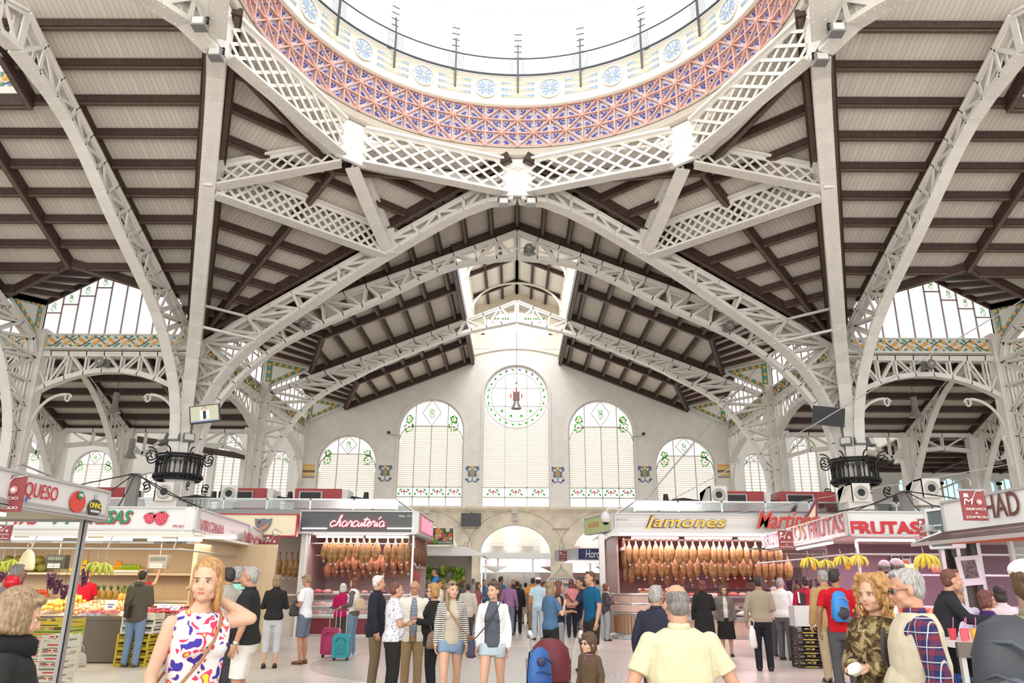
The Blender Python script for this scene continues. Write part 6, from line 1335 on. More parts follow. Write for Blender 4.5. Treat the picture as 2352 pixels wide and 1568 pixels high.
# ================= fruit =================
def fruit(name,m_,r,sq=1.0,stem=None):
    q=MB(); q.ball((0,0,0),(r,r,r*sq),0,10,7); o=q.build(name,m_); return o
def heap(name,m_,r,pts,label,cat,group,sq=.92,jit=.2):
    first=None
    for p in pts:
        if first is None: first=fruit(name,m_,r,sq); o=first
        else: o=dup(first)
        o.location=p; o.rotation_euler=(rnd.uniform(-.5,.5),rnd.uniform(-.5,.5),rnd.uniform(0,6)); k=rnd.uniform(.9,1.08); o.scale=(k,k,k); T(o,label,cat,group)
def grid(x0,x1,y0,y1,zf,s,lim=999,layers=1):
    out=[]
    for L_ in range(layers):
        y=y0+L_*s*.5; row=0
        while y<y1-L_*s*.5:
            x=x0+L_*s*.5+(s/2 if row%2 else 0)
            while x<x1-L_*s*.5:
                out.append((x+rnd.uniform(-.1,.1)*s,y+rnd.uniform(-.1,.1)*s,zf(x,y)+L_*s*.72)); x+=s
            y+=s*.87; row+=1
    rnd.shuffle(out); return out[:lim]
zc=lambda x,y: .93+ (y-16.68)*.16   # sloping display top of the left counter (origin 17.3)
def zcount(r): return lambda x,y: .90+(y-16.68)*(.22/1.37)+r
FX=lambda px,y: atZ(px,1400,1.0).x if False else atY(px,1395,y).x
PE=mat('peach_skin',(.78,.36,.20),.55,noise_=.4,nscale=20); AP=mat('apricot_skin',(.85,.50,.08),.5); CH=mat('cherry_skin',(.20,.012,.03),.3); SB=mat('strawberry_skin',(.55,.02,.05),.4); RA=mat('radish_pink',(.50,.07,.14),.45); OR_=mat('orange_skin',(.85,.35,.03),.5); LE=mat('lemon_skin',(.82,.62,.06),.45); LI=mat('lime_skin',(.35,.50,.03),.4); TO=mat('tomato_skin',(.60,.08,.02),.35); ML=mat('melon_skin',(.24,.24,.04),.5,noise_=.3,nscale=20); WM=mat('watermelon_skin',(.03,.035,.02),.35); PN=mat('pineapple_skin',(.45,.27,.05),.6,noise_=.5,nscale=35); PG=mat('pineapple_leaf',(.10,.20,.06),.5); BA=mat('banana_skin',(.75,.62,.08),.45); BG=mat('banana_green',(.50,.55,.08),.45); GR=mat('grape_skin',(.08,.015,.06),.25); TRAY=mat('foil_tray',(.72,.70,.70),.35,.3)
heap('apricot',AP,.048,grid(FX(100,17),FX(150,17),16.8,17.8,lambda x,y:zcount(.05)(x,y)+.10*max(0,1-abs(x-FX(125,17))/.35),.098,90,2),'orange yellow apricot in the heap left of the peaches','apricot','heap of apricots')
heap('peach',PE,.040,grid(FX(160,16.9),FX(268,16.9),16.74,17.75,zcount(.04),.082,200,2),'blushed peach in the big heap on the left fruit counter','peach','heap of peaches')
heap('peach',PE,.040,grid(FX(215,16.9),FX(280,16.9),17.7,17.95,zcount(.05),.085,60,1),'blushed peach behind the man in the olive jacket','peach','peaches behind the olive jacket')
for i,(px,y) in enumerate(((560,16.85),(583,16.85),(606,16.85),(560,17.15),(584,17.15),(608,17.15),(566,17.5),(590,17.5))):
    pass
def punnet(x,y,m_,label,grp,w=.2,seed=0,name='fruit_punnet'):
    r=E_(name,(x,y,zcount(0)(x,y)),0,label,'punnet',grp); q=MB(); q.slab([(-w/2,-.07,0),(w/2,-.07,0),(w/2,.07,0),(-w/2,.07,0)],(0,0,.02)); 
    for a,b in(((-w/2,-.08,.0),(w/2,-.08,.0)),((-w/2,.08,.0),(w/2,.08,.0))): q.bar(Vector(a)+Vector((0,0,.03)),Vector(b)+Vector((0,0,.03)),.006,.06)
    for sx in(-1,1): q.bar((sx*w/2,-.08,.03),(sx*w/2,.08,.03),.006,.06)
    q.build('clear_tray',glassy('punnet_clear',(.95,.9,.9),.75),r); q=MB(); rr=random.Random(seed)
    for i in range(26): q.ball((rr.uniform(-w*.42,w*.42),rr.uniform(-.065,.065),.04+rr.uniform(0,.045)),rr.uniform(.016,.023),0,6,5)
    o=q.build('berries',m_,r); o['kind']='stuff'
k=0
x0_,x1_=FX(330,16.8),FX(402,16.8)
for j in range(3):
    for i in range(8):
        x=FX(325,16.8)+.21*i; y=16.80+.26*j
        if x>-6.85: continue
        punnet(x,y,SB if j<1 else (CH if j==2 else RA),'punnet of dark red berries right on the left fruit counter, row %s'%['nearest the edge','in the middle','at the back'][j],'berry punnets row %s'%['front','middle','back'][j],seed=k); k+=1
for i in range(5): punnet(FX(200+16*i,16.7),16.72,RA,'flat punnet of pink fruit along the front edge of the peach heap','flat punnets before the peaches',.2,50+i)
# price cards
def card(x,y,z,w,h,rz,label,tilt=-.5):
    q=MB(); q.box((0,0,h/2),(w,.006,h)); q.box((0,-.005,h*.55),(w*.6,.002,h*.12),1); q.box((0,-.005,h*.3),(w*.4,.002,h*.16),1); o=q.build('price_card',[SW,mat('card_ink',(.12,.1,.25),.6)],loc=(x,y,z)); o.rotation_euler=(tilt,0,rz); T(o,label,'price card')
card(FX(112,16.95),16.95,1.05,.26,.16,.1,'white price card leaning on the apricots'); card(FX(188,16.95),17.0,1.02,.28,.12,-.1,'long price card lying over the peaches',-.9); card(FX(252,16.8),16.8,1.02,.24,.2,0,'square white price card standing in the peaches',-.25)
card(-7.5,17.1,1.06,.26,.12,.2,'white price card above the berry punnets',-.9); card(-7.15,16.8,1.02,.2,.12,-.2,'small price card at the corner of the berry punnets',-.8)
# hanging bananas
def bananas(x,y,z,n,m_,label,rz=0,s=1):
    r=E_('banana_bunch',(x,y,z),rz,label,'bananas')
    n=max(6,int(n*.8))
    for i in range(n):
        a=-1.2+2.4*i/(n-1); q=MB(); k=s*(1 if i%2 else .9); o=-.035*(i%2)
        q.tube([(0,o*.3,.01),(math.sin(a)*.05*k,-.03+o,-.02),(math.sin(a)*.13*k,-.05*k+o,-.07*k*(.6+.4*math.cos(a))),(math.sin(a)*.175*k,-.045*k+o,-.14*k),(math.sin(a)*.17*k,-.02*k+o,-.19*k)],0,8,0,rs=[.007,.013*k,.024*k,.022*k,.008]); q.ball((math.sin(a)*.169*k,-.018*k+o,-.193*k),.009,1,6,4); q.build('banana',[m_,BK],r)
    q=MB(); q.tube([(0,0,.0),(.01,0,.06),(-.01,0,.14)],.008,5); q.build('hook',GREYM,r)
for px,py,mm,n,l,s in((5,1290,BG,9,'banana bunch hanging at the left picture edge over the fruit stall',1.1),(32,1285,BG,10,'banana bunch hanging under the wine red banner',1.2),(222,1290,BG,9,'banana bunch lying left among the green ones above the grapes',1.1),(243,1292,BG,11,'widest green banana bunch over the left stall',1.25)):
    c=atY(px,py,15.35); bananas(c.x,15.35,c.z,n,mm,l,0,s)
    q=MB(); q.cyl((0,0,.1),(0,0,2.2-c.z),.006,.006,5); q.build('hook_rod',GREYM,COL.objects[-1] if False else bpy.data.objects[[o_.name for o_ in bpy.data.objects if o_.name.startswith('banana_bunch')][-1]])
for px,py,n,l,s in((1855,1280,8,'yellow banana bunch farthest left under the FRUTAS canopy',1.1),(1893,1285,8,'small banana bunch beside the tan jacket',.9),(1930,1276,8,'banana bunch above the red shirt man',1.1),(1968,1274,9,'banana bunch hanging right of the red shirt man',1.2),(2120,1272,13,'broad yellow banana bunch before the dark melons',1.5)):
    c=atY(px,py,15.5); bananas(c.x,15.5,c.z,n,BA,l,0,s)
    q=MB(); q.cyl((0,0,.1),(0,0,2.2-c.z),.006,.006,5); q.build('hook_rod',GREYM,bpy.data.objects[[o_.name for o_ in bpy.data.objects if o_.name.startswith('banana_bunch')][-1]])
# shelves of the left stall: melons, citrus, pineapples
Ys=19.4
def shelfrow(name,m_,r,px0,px1,py,n,label,cat,grp,sq=1,rows=1,z0=1.79):
    first=None
    for j in range(rows):
        for i in range(n-j):
            x=atY(px0+(px1-px0)*(i+.5+.5*j)/n,py,Ys).x
            if first is None: q=MB(); q.ball((0,0,0),(r,r*.9,r*sq),0,12,8); first=o=q.build(name,m_)
            else: o=dup(first)
            o.location=(x,Ys-.05,z0+r*sq+j*r*1.6*sq); o.rotation_euler=(rnd.uniform(-.2,.2),rnd.uniform(-.2,.2),rnd.uniform(-.3,.3)); T(o,label,cat,grp)
shelfrow('melon',ML,.135,0,115,1285,5,'green ribbed melon on the upper shelf of the left stall','melon','melons on the upper shelf',.8,2)
shelfrow('lemon',LE,.06,165,215,1290,5,'yellow lemon piled on the upper shelf','lemon','lemons on the upper shelf',1,3)
shelfrow('orange',OR_,.055,262,290,1290,4,'orange piled beside the limes on the upper shelf','orange','oranges on the upper shelf',1,3)
shelfrow('lime',LI,.055,268,330,1292,8,'green citrus in the row on the upper shelf','lime','limes on the upper shelf',1,2)
shelfrow('tomato',TO,.052,48,118,1345,10,'red orange fruit in the foil tray on the lower shelf','tomato','fruit in the foil tray',1,2,1.2)
for a,b,l,z in((255,325,'foil tray under the limes on the upper shelf',1.785),(45,122,'foil tray of red fruit on the lower shelf',1.17)):
    x0=atY(a,1345,Ys).x; x1=atY(b,1345,Ys).x; q=MB(); q.box(((x1-x0)/2,0,.02),(x1-x0,.4,.03)); q.bar((0,-.22,.04),(x1-x0,-.22,.04),.02,.05); o=q.build('foil_tray',TRAY,loc=(x0,Ys-.05,z)); T(o,l,'tray')
pr=None
for i in range(9):
    px=218+ i*14.5 if i<6 else (352,362,385)[i-6]
    if pr is None:
        pr=E_('pineapple'); q=MB(); q.ball((0,0,.11),(.07,.07,.11),0,12,9); q.build('fruit_body',PN,pr); q=MB()
        for k in range(14): a=k*2.4; t=.3+.5*(k%3)/2; q.slab([(0.012*math.sin(a),-.012*math.cos(a),.2),(-.012*math.sin(a),.012*math.cos(a),.2),(.10*t*math.cos(a),.10*t*math.sin(a),.36-.05*t)],(.003,.003,0))
        q.build('leaf_crown',PG,pr); o=pr
    else: o=dup(pr)
    x=atY(px,1350,Ys).x; z=1.17 if i<6 else .98
    o.location=(x,Ys-.12,z) if i<6 else (x,17.9,1.13); o.rotation_euler=(.06,rnd.uniform(-.1,.1),rnd.uniform(0,3)*0); T(o,'ripe pineapple with green crown in the row on the lower shelf' if i<6 else 'pineapple standing at the back right of the left fruit counter','pineapple','pineapples on the lower shelf' if i<6 else 'pineapples on the counter')
def grapes(x,y,z,L_,label,seed=0):
    r=E_('grape_bunch',(x,y,z),0,label,'grapes','hanging dark grape bunches'); q=MB(); rr=random.Random(seed)
    for i in range(120):
        t=rr.random(); w=.085*(1-t*.6); a=rr.uniform(0,6.28); q.ball((w*math.cos(a),w*.7*math.sin(a),-t*L_),.021,0,7,5)
    o=q.build('berries',GR,r); o['kind']='stuff'; q=MB(); q.cyl((0,0,-.1),(0,0,2.2-z),.005,.005,5); q.build('hanging_cord',BK,r)
for i,(px,py,L_,l) in enumerate(((120,1315,.32,'dark grape bunch held by the vendor in purple gloves'),(133,1330,.28,'lower dark grape bunch left of the steel post'),(150,1342,.28,'dark grape bunch just left of the steel post'),(200,1297,.42,'long dark grape bunch in front of the vendor face'),(8,1312,.2,'dark grape bunch at the left picture edge'),(50,1316,.25,'dark grape bunch hanging beside the red balloon'))):
    c=atY(px,py,16.3); grapes(c.x,16.3,c.z,L_,l,i)
# scales and bags
for px,l in((133,'black electronic scale hanging left of the steel post'),(366,'grey electronic scale with keypad at the right of the left stall')):
    c=atY(px,1290,17.6); r=E_('market_scale',c,0,l,'scale'); q=MB(); q.box((0,0,0),(.42,.2,.30)); q.build('housing',mat('scale_black' if px<200 else 'scale_grey',(.03,.03,.03) if px<200 else (.22,.20,.19),.4),r)
    q=MB(); q.box((0,-.105,.07),(.34,.01,.07)); q.build('display',mat('scale_display',(.10,.12,.10),.3),r); q=MB(); [q.box((-.14+.035*i,-.106,-.05-.035*j),(.028,.01,.026)) for i in range(8) for j in range(3)]; o=q.build('keypad',mat('scale_keys',(.6,.6,.55),.5),r); q=MB(); q.cyl((0,0,.15),(0,0,2.56-c.z),.012,.012,5); q.build('hanger',GREYM,r)
def bag(name,c,w,h,m_,label,cat='bag',grp=None,seed=3,d=.12,strap=True):
    r=E_(name,c,0,label,cat,grp); q=MB(); q.tube([(0,0,0),(0,0,h*.15),(0,0,h*.5),(0,0,h*.8),(0,0,h)],0,12,0,rs=[w*.42,w*.5,w*.46,w*.34,w*.10],flat=d/w if w else 1); noisy(q,.02,8,seed); q.build('pouch',m_,r)
    if strap: q=MB(); q.tube([(-.03,0,h*.95),(-.05,0,h+.08),(0,0,h+.14),(.05,0,h+.08),(.03,0,h*.95)],.008,5); q.build('handle',m_,r)
    return r
PB=mat('plastic_bag_white',(.78,.77,.76),.4,alpha=.9); bag('plastic_bag',(atZ(190,1530,0).x,15.9,0.005),.26,.26,mat('plastic_bag_grey',(.5,.48,.46),.4),'small tied grey plastic bag on the floor below the fruit counter')
c=atY(58,1310,16.0); bag('plastic_bag',(c.x,16.0,c.z),.30,.42,mat('bag_cream',(.78,.72,.50),.5),'cream plastic bag hanging beside the melons of the left stall')
# stall pictures
c=atY(422,1300,18.2); r=E_('bird_tile_picture',(-6.98,18.4,1.75),0,'tall framed tile picture on the side wall of the left fruit stall','picture'); q=MB(); q.box((0,0,0),(.03,.5,.62)); q.build('frame',mat('pic_brown',(.25,.10,.06),.5),r); q=MB(); q.box((.02,0,0),(.01,.42,.54)); q.build('print',mat('pic_cream',(.65,.5,.38),.5,noise_=.4,nscale=12),r)
# right fruit stall goods
zr_=lambda x,y: .88+(y-16.4)*(.32/1.3)
heap('orange',OR_,.045,grid(7.05,7.9,16.5,17.3,lambda x,y:zr_(x,y)+.05,.092,90,2),'orange in the heap between the red shirt and the curly haired woman','orange','heap of oranges on the right counter')
heap('tomato',TO,.045,grid(8.2,9.2,16.5,17.3,lambda x,y:zr_(x,y)+.05,.092,90,1),'red tomato in the heap behind the grey haired man','tomato','heap of tomatoes on the right counter')
heap('peach',PE,.040,grid(6.3,6.95,16.5,17.3,lambda x,y:zr_(x,y)+.05,.084,70,1),'peach on the corner of the right fruit counter','peach','peaches on the right counter corner')
heap('lemon',LE,.042,grid(6.35,6.9,18.2,19.9,lambda x,y:1.0,.09,80,1),'yellow lemon on the side arm of the right fruit counter','lemon','lemons on the right side counter')
mel=None
for i,(px,rr_,mm,l) in enumerate(((2030,.15,WM,'dark watermelon at the left end of the FRUTAS shelf'),(2058,.17,WM,'largest dark watermelon on the FRUTAS shelf'),(2078,.11,ML,'brownish melon beside the large watermelon'),(2094,.11,ML,'middle brownish melon on the FRUTAS shelf'),(2150,.13,mat('melon_brown',(.22,.09,.05),.5),'brown round melon right of the bananas'),(2172,.13,WM,'dark watermelon at the right end of the FRUTAS shelf'))):
    q=MB(); q.ball((0,0,0),rr_,0,12,8); o=q.build('melon',mm,loc=(atY(px,1290,17.5).x,17.5,1.86+rr_)); T(o,l,'melon')
for i,(px,l) in enumerate(((2055,'first orange and white price sheet pinned behind the watermelons'),(2080,'second orange and white price sheet pinned behind the watermelons'),(2145,'orange and white price sheet behind the broad banana bunch'))):
    q=MB(); q.box((0,0,0),(.22,.01,.36),0); q.box((-.03,-.01,-.05),(.13,.005,.22),1); q.box((0,-.01,.14),(.18,.005,.05),2); o=q.build('price_sheet',[SW,mat('sheet_orange',(.75,.25,.04),.5),BK],loc=(atY(px,1270,19.6).x,19.6,2.15)); T(o,l,'price sheet')
for k in range(5): crate((7.5,16.2,.155*k),.7,.42,.15,.03*(k%2),DC,['lowest','second','third','fourth','topmost'][k]+' dark fruit crate behind the red shirt man','dark crates behind the red shirt man',mat('mark_cream',(.6,.5,.4),.5))
for k in range(6): crate((6.05,16.9,.13*k),.52,.36,.125,.04*(k%2),DC,['lowest','second','third','fourth','fifth','topmost'][k]+' black crate below the white box at the counter corner','black crates at the counter corner',mat('mark_yellow',(.7,.55,.05),.5))
q=MB(); q.box((0,0,.2),(.5,.36,.4)); o=q.build('polystyrene_box',SW,loc=(6.05,16.9,.80)); T(o,'white polystyrene box on the black crates at the counter corner','box')
q=MB(); q.box((0,0,.5),(.3,.25,1.0)); 
for i,(px,l) in enumerate(((1870,'orange hanging fruit below the left bananas'),(1947,'orange hanging fruit right of the red shirt man head'))):
    c=atY(px,1303,15.5); q=MB(); q.ball((0,0,0),.05,0,10,7); q.cyl((0,0,.04),(0,0,2.2-c.z),.004,.004,4); o=q.build('hanging_orange',OR_,loc=c); T(o,l,'orange')
for i in range(5):
    c=(7.35+.0*i,18.3+.7*i,2.2); 
    grapes(c[0]-.1,c[1],1.75,.3,['nearest','second','third','fourth','farthest'][i]+' dark grape bunch along the side rail of the right fruit stall',20+i)
# juice cups
CG=glassy('cup_clear',(.9,.9,.9),.7)
for i in range(14):
    x=4.55+.13*(i%7)+rnd.uniform(-.02,.02); y=8.25+.22*(i//7); col=(RA,OR_,RA,LE,SB,LI)[i%6]
    r=E_('juice_cup',(x,y,1.076),0,'plastic cup of %s juice with a straw in the %s row on the juice table'%(['pink','orange','pink','yellow','red','green'][i%6],'front' if i<7 else 'back'),'cup','juice cups on the table'); q=MB(); q.cyl((0,0,0),(0,0,.11),.03,.04,10); q.build('juice',mat('juice_%d'%(i%4),[(.75,.10,.14),(.85,.40,.05),(.80,.70,.12),(.6,.05,.08)][i%4],.3),r); q=MB(); q.cyl((.01,0,.08),(.04,.01,.22),.004,.004,5); q.build('straw',mat('straw_pink',(.75,.15,.45),.4),r)
# shop trolleys and suitcases
def suitcase(c,m_,m2,label,h,w,hz):
    r=E_('rolling_suitcase',c,.05,label,'suitcase'); q=MB(); 
    q.slab([(-w/2+.03,-.12,.06),(w/2-.03,-.12,.06),(w/2,-.12,.10),(w/2,-.12,h-.06),(w/2-.05,-.12,h),(-w/2+.05,-.12,h),(-w/2,-.12,h-.06),(-w/2,-.12,.10)],(0,.24,0)); q.build('shell',m_,r)
    q=MB(); q.slab([(-w/2+.08,-.135,.14),(w/2-.08,-.135,.14),(w/2-.08,-.135,h-.2),(-w/2+.08,-.135,h-.2)],(0,.02,0)); q.tube([(-w*.3,-.13,h-.16),(-w*.2,-.14,h-.08),(w*.2,-.14,h-.08),(w*.3,-.13,h-.16)],.012,6); q.build('front_pocket',m2,r)
    for sx in(-1,1):
        q=MB(); q.cyl((sx*w*.38-.015,-.08,.03),(sx*w*.38+.015,-.08,.03),.03,.03,10); q.build('wheel',BK,r); q=MB(); q.cyl((sx*w*.38-.015,.08,.03),(sx*w*.38+.015,.08,.03),.03,.03,10); q.build('wheel',BK,r)
        q=MB(); q.cyl((sx*.07,.06,h-.02),(sx*.07,.06,hz),.009,.009,6); q.build('pull_rod',ALU,r)
    q=MB(); q.box((0,.06,hz),(.2,.03,.03)); q.build('grip',BK,r)
Yc=18.4; suitcase((atZ(756,1510,0).x,18.3,.002),mat('case_magenta',(.33,.02,.10),.35),mat('case_magenta2',(.38,.03,.13),.35),'magenta rolling suitcase with raised pull rods',.62,.42,1.05); suitcase((atZ(783,1516,0).x,17.6,.002),mat('case_teal',(.01,.25,.30),.4),mat('case_teal2',(.01,.20,.25),.4),'teal rolling suitcase with raised handle in front of the magenta one',.54,.36,1.02)
# pushchair with a blue backpack
r=E_('pushchair',(atY(1262,1500,9.6).x,9.6,0),.15,'folded-back dark red pushchair seen from behind with white frame','pushchair')
WN=mat('pram_wine',(.12,.01,.02),.6); q=MB(); q.lathe([(0,.33),(.14,.31),(.25,.22),(.29,.05),(.28,-.12)],n=16,M=Matrix.Translation((.02,.05,.66))@Matrix.Scale(.85,4,(1,0,0))); q.build('hood',WN,r); q=MB(); q.slab([(-.19,-.1,.3),(.19,-.1,.3),(.19,-.18,.80),(-.19,-.18,.80)],(0,.05,0)); q.slab([(-.2,-.1,.3),(.22,-.1,.3),(.22,.3,.25),(-.2,.3,.25)],(0,0,.05)); q.build('seat_fabric',WN,r)
for sx in(-1,1):
    q=MB(); q.tube([(sx*.27,-.42,1.02),(sx*.30,-.38,1.08),(sx*.29,-.28,1.04),(sx*.26,-.15,.85),(sx*.24,.05,.5),(sx*.24,.3,.08)],.02,7); q.build('frame_tube',mat('pram_white',(.65,.64,.62),.35),r)
    q=MB(); q.tube([(sx*.24,.2,.75),(sx*.25,-.05,.4),(sx*.26,-.3,.08)],.016,6); q.build('frame_tube',mat('pram_grey',(.3,.3,.3),.4,.5),r)
    for y in(-.3,.3): q=MB(); [q.cyl((sx*.26-.03,y,.075),(sx*.26+.03,y,.075),.075,.075,16)]; q.build('wheel',BK,r)
    q=MB(); q.tube([(sx*.27,-.42,1.02),(sx*.295,-.36,1.075),(sx*.29,-.27,1.03)],.028,8); q.build('grip',mat('grip_grey',(.35,.33,.33),.6),r)
def backpack(c,rz,mains,label,s=1,extra=None,tilt=0):
    r=E_('backpack',c,rz,label,'backpack'); r.rotation_euler=(tilt,0,rz); q=MB(); q.tube([(0,0,0),(0,0,.03*s),(0,0,.16*s),(0,0,.32*s),(0,0,.42*s),(0,0,.46*s)],0,16,0,rs=[.10*s,.15*s,.165*s,.15*s,.11*s,.04*s],flat=.62); q.build('main_bag',mains[0],r)
    q=MB(); q.ball((0,-.08*s,.13*s),(.12*s,.06*s,.11*s),0,12,8); q.build('front_pocket',mains[1],r); q=MB(); q.tube([(-.13*s,-.06*s,.30*s),(-.06*s,-.10*s,.36*s),(.06*s,-.10*s,.36*s),(.13*s,-.06*s,.30*s)],.01*s,6); q.tube([(-.11*s,-.11*s,.2*s),(0,-.145*s,.24*s),(.11*s,-.11*s,.2*s)],.006*s,5); q.build('zip_trim',mains[2],r)
    for sx in(-1,1): q=MB(); q.tube([(sx*.07*s,.08*s,.42*s),(sx*.09*s,.16*s,.40*s),(sx*.11*s,.17*s,.2*s),(sx*.13*s,.08*s,.05*s)],.016*s,6,flat=.5); q.build('strap',mains[2],r)
    if extra: q=MB(); q.ball((0,-.135*s,.33*s),(.05*s,.02*s,.045*s)); q.build('emblem_patch',extra,r)
    return r
c=atY(1240,1560,9.15); backpack((c.x,9.12,.44),.1,[mat('pack_blue',(.02,.10,.33),.5),mat('pack_blue2',(.01,.06,.25),.5),mat('pack_navy',(.01,.03,.12),.5)],'blue backpack hanging on the back of the red pushchair',1.05,mat('patch_dark',(.02,.03,.08),.5))
# ================= people =================
TORSO=[None]
def remesh(mb,vox,it=3):
    me=bpy.data.meshes.new('tmp'); me.from_pydata(mb.v,[],mb.f); me.update()
    o=bpy.data.objects.new('tmp',me); COL.objects.link(o)
    a=o.modifiers.new('r','REMESH'); a.mode='VOXEL'; a.voxel_size=vox; a.use_smooth_shade=True
    b=o.modifiers.new('s','SMOOTH'); b.factor=.5; b.iterations=it
    dg=bpy.context.evaluated_depsgraph_get(); ev=o.evaluated_get(dg); m2=bpy.data.meshes.new_from_object(ev)
    out=MB(); out.v=[tuple(v.co) for v in m2.vertices]; out.f=[tuple(p.vertices) for p in m2.polygons]; out.m=[0]*len(out.f); out.sm=[True]*len(out.f)
    bpy.data.objects.remove(o); bpy.data.meshes.remove(me); bpy.data.meshes.remove(m2); return out
def loft(mb,rings,n=18,mi=0):
    """rings: (cx,cy,z,rx,ry)"""
    vs=[(cx+rx*math.cos(2*PI*k/n),cy+ry*math.sin(2*PI*k/n),z) for cx,cy,z,rx,ry in rings for k in range(n)]
    fs=[(i*n+k,i*n+(k+1)%n,(i+1)*n+(k+1)%n,(i+1)*n+k) for i in range(len(rings)-1) for k in range(n)]+[tuple(range(n-1,-1,-1)),tuple(range((len(rings)-1)*n,len(rings)*n))]
    mb.add(vs,fs,mi,True)
def limb(mb,pts,rs,n=12):
    """tapered limb with a ball at each joint"""
    P=[Vector(p) for p in pts]
    for a,b,r0,r1 in zip(P,P[1:],rs,rs[1:]): mb.cyl(a,b,r0,r1,n)
    for p,r in zip(P,rs): mb.ball(p,r,0,n,8)
def clothmat(name,col,kind='plain',col2=None,sc_=30,col3=None):
    if name in MATS: return MATS[name]
    m,n,l,b=nodes_of(name,col,.85); tc=n.new('ShaderNodeTexCoord'); b.inputs['Specular IOR Level'].default_value=.2
    if kind=='stripe':
        s=n.new('ShaderNodeSeparateXYZ'); l.new(tc.outputs['Object'],s.inputs[0]); g=Math(n,l,'LESS_THAN',Math(n,l,'FRACT',Math(n,l,'MULTIPLY',s.outputs[2],sc_)),.42)
        mx=n.new('ShaderNodeMix'); mx.data_type='RGBA'; mx.inputs['A'].default_value=tuple(col)+(1,); mx.inputs['B'].default_value=tuple(col2)+(1,); l.new(g,mx.inputs['Factor']); l.new(mx.outputs['Result'],b.inputs['Base Color'])
    elif kind=='plaid':
        s=n.new('ShaderNodeSeparateXYZ'); l.new(tc.outputs['Object'],s.inputs[0]); ad=Math(n,l,'ADD',s.outputs[0],Math(n,l,'MULTIPLY',s.outputs[1],.8))
        g1=Math(n,l,'LESS_THAN',Math(n,l,'FRACT',Math(n,l,'MULTIPLY',s.outputs[2],sc_)),.35); g2=Math(n,l,'LESS_THAN',Math(n,l,'FRACT',Math(n,l,'MULTIPLY',ad,sc_)),.35)
        w1=Math(n,l,'LESS_THAN',Math(n,l,'FRACT',Math(n,l,'MULTIPLY_ADD',s.outputs[2],sc_)),.07); w1.node.inputs[2].default_value=.3; w2=Math(n,l,'LESS_THAN',Math(n,l,'FRACT',Math(n,l,'MULTIPLY_ADD',ad,sc_)),.07); w2.node.inputs[2].default_value=.3
        m1=n.new('ShaderNodeMix'); m1.data_type='RGBA'; m1.inputs['A'].default_value=tuple(col)+(1,); m1.inputs['B'].default_value=tuple(col2)+(1,); l.new(Math(n,l,'MULTIPLY',Math(n,l,'ADD',g1,g2),.5),m1.inputs['Factor'])
        m2=n.new('ShaderNodeMix'); m2.data_type='RGBA'; l.new(m1.outputs['Result'],m2.inputs['A']); m2.inputs['B'].default_value=tuple(col3 or (.6,.6,.6))+(1,); l.new(Math(n,l,'MAXIMUM',w1,w2),m2.inputs['Factor']); l.new(m2.outputs['Result'],b.inputs['Base Color'])
    elif kind in('floral','camo','speck'):
        nz=n.new('ShaderNodeTexNoise'); nz.inputs['Scale'].default_value=sc_; nz.inputs['Detail'].default_value={'floral':.5,'camo':2,'speck':3}[kind]; nz.inputs['Distortion'].default_value=.8; l.new(tc.outputs['Object'],nz.inputs['Vector'])
        cr=n.new('ShaderNodeValToRGB'); cr.color_ramp.interpolation='CONSTANT'; e=cr.color_ramp.elements; e[0].color=tuple(col2)+(1,); e[1].color=tuple(col)+(1,)
        if kind=='floral':
            e[1].position=.37; q=e.new(.60); q.color=(.60,.05,.12,1); q=e.new(.70); q.color=(.72,.58,.06,1); q=e.new(.35); q.color=(.70,.30,.32,1)
        elif kind=='camo': e[1].position=.46; q=e.new(.55); q.color=tuple(col3 or col)+(1,); q=e.new(.66); q.color=(.40,.33,.18,1)
        else: e[1].position=.42
        l.new(nz.outputs['Fac'],cr.inputs[0]); l.new(cr.outputs[0],b.inputs['Base Color'])
    if kind in('plain','stripe','plaid'):
        nz=n.new('ShaderNodeTexNoise'); nz.inputs['Scale'].default_value=9; nz.inputs['Detail'].default_value=3; l.new(tc.outputs['Object'],nz.inputs['Vector']); bp=n.new('ShaderNodeBump'); bp.inputs['Strength'].default_value=.55; bp.inputs['Distance'].default_value=.035; l.new(nz.outputs['Fac'],bp.inputs['Height']); l.new(bp.outputs['Normal'],b.inputs['Normal'])
    return m
def skinm(k): return mat('skin_%d'%k,[(.50,.265,.17),(.42,.215,.13),(.58,.34,.235),(.33,.165,.095)][k],.5)
HAIR={'slate':(.15,.14,.135),'blonde':(.42,.28,.12),'brown':(.09,.045,.022),'dark':(.022,.016,.013),'grey':(.30,.29,.28),'white':(.58,.57,.55),'red':(.16,.035,.02),'ginger':(.38,.20,.07),'auburn':(.13,.04,.025),'dirty':(.24,.16,.09)}
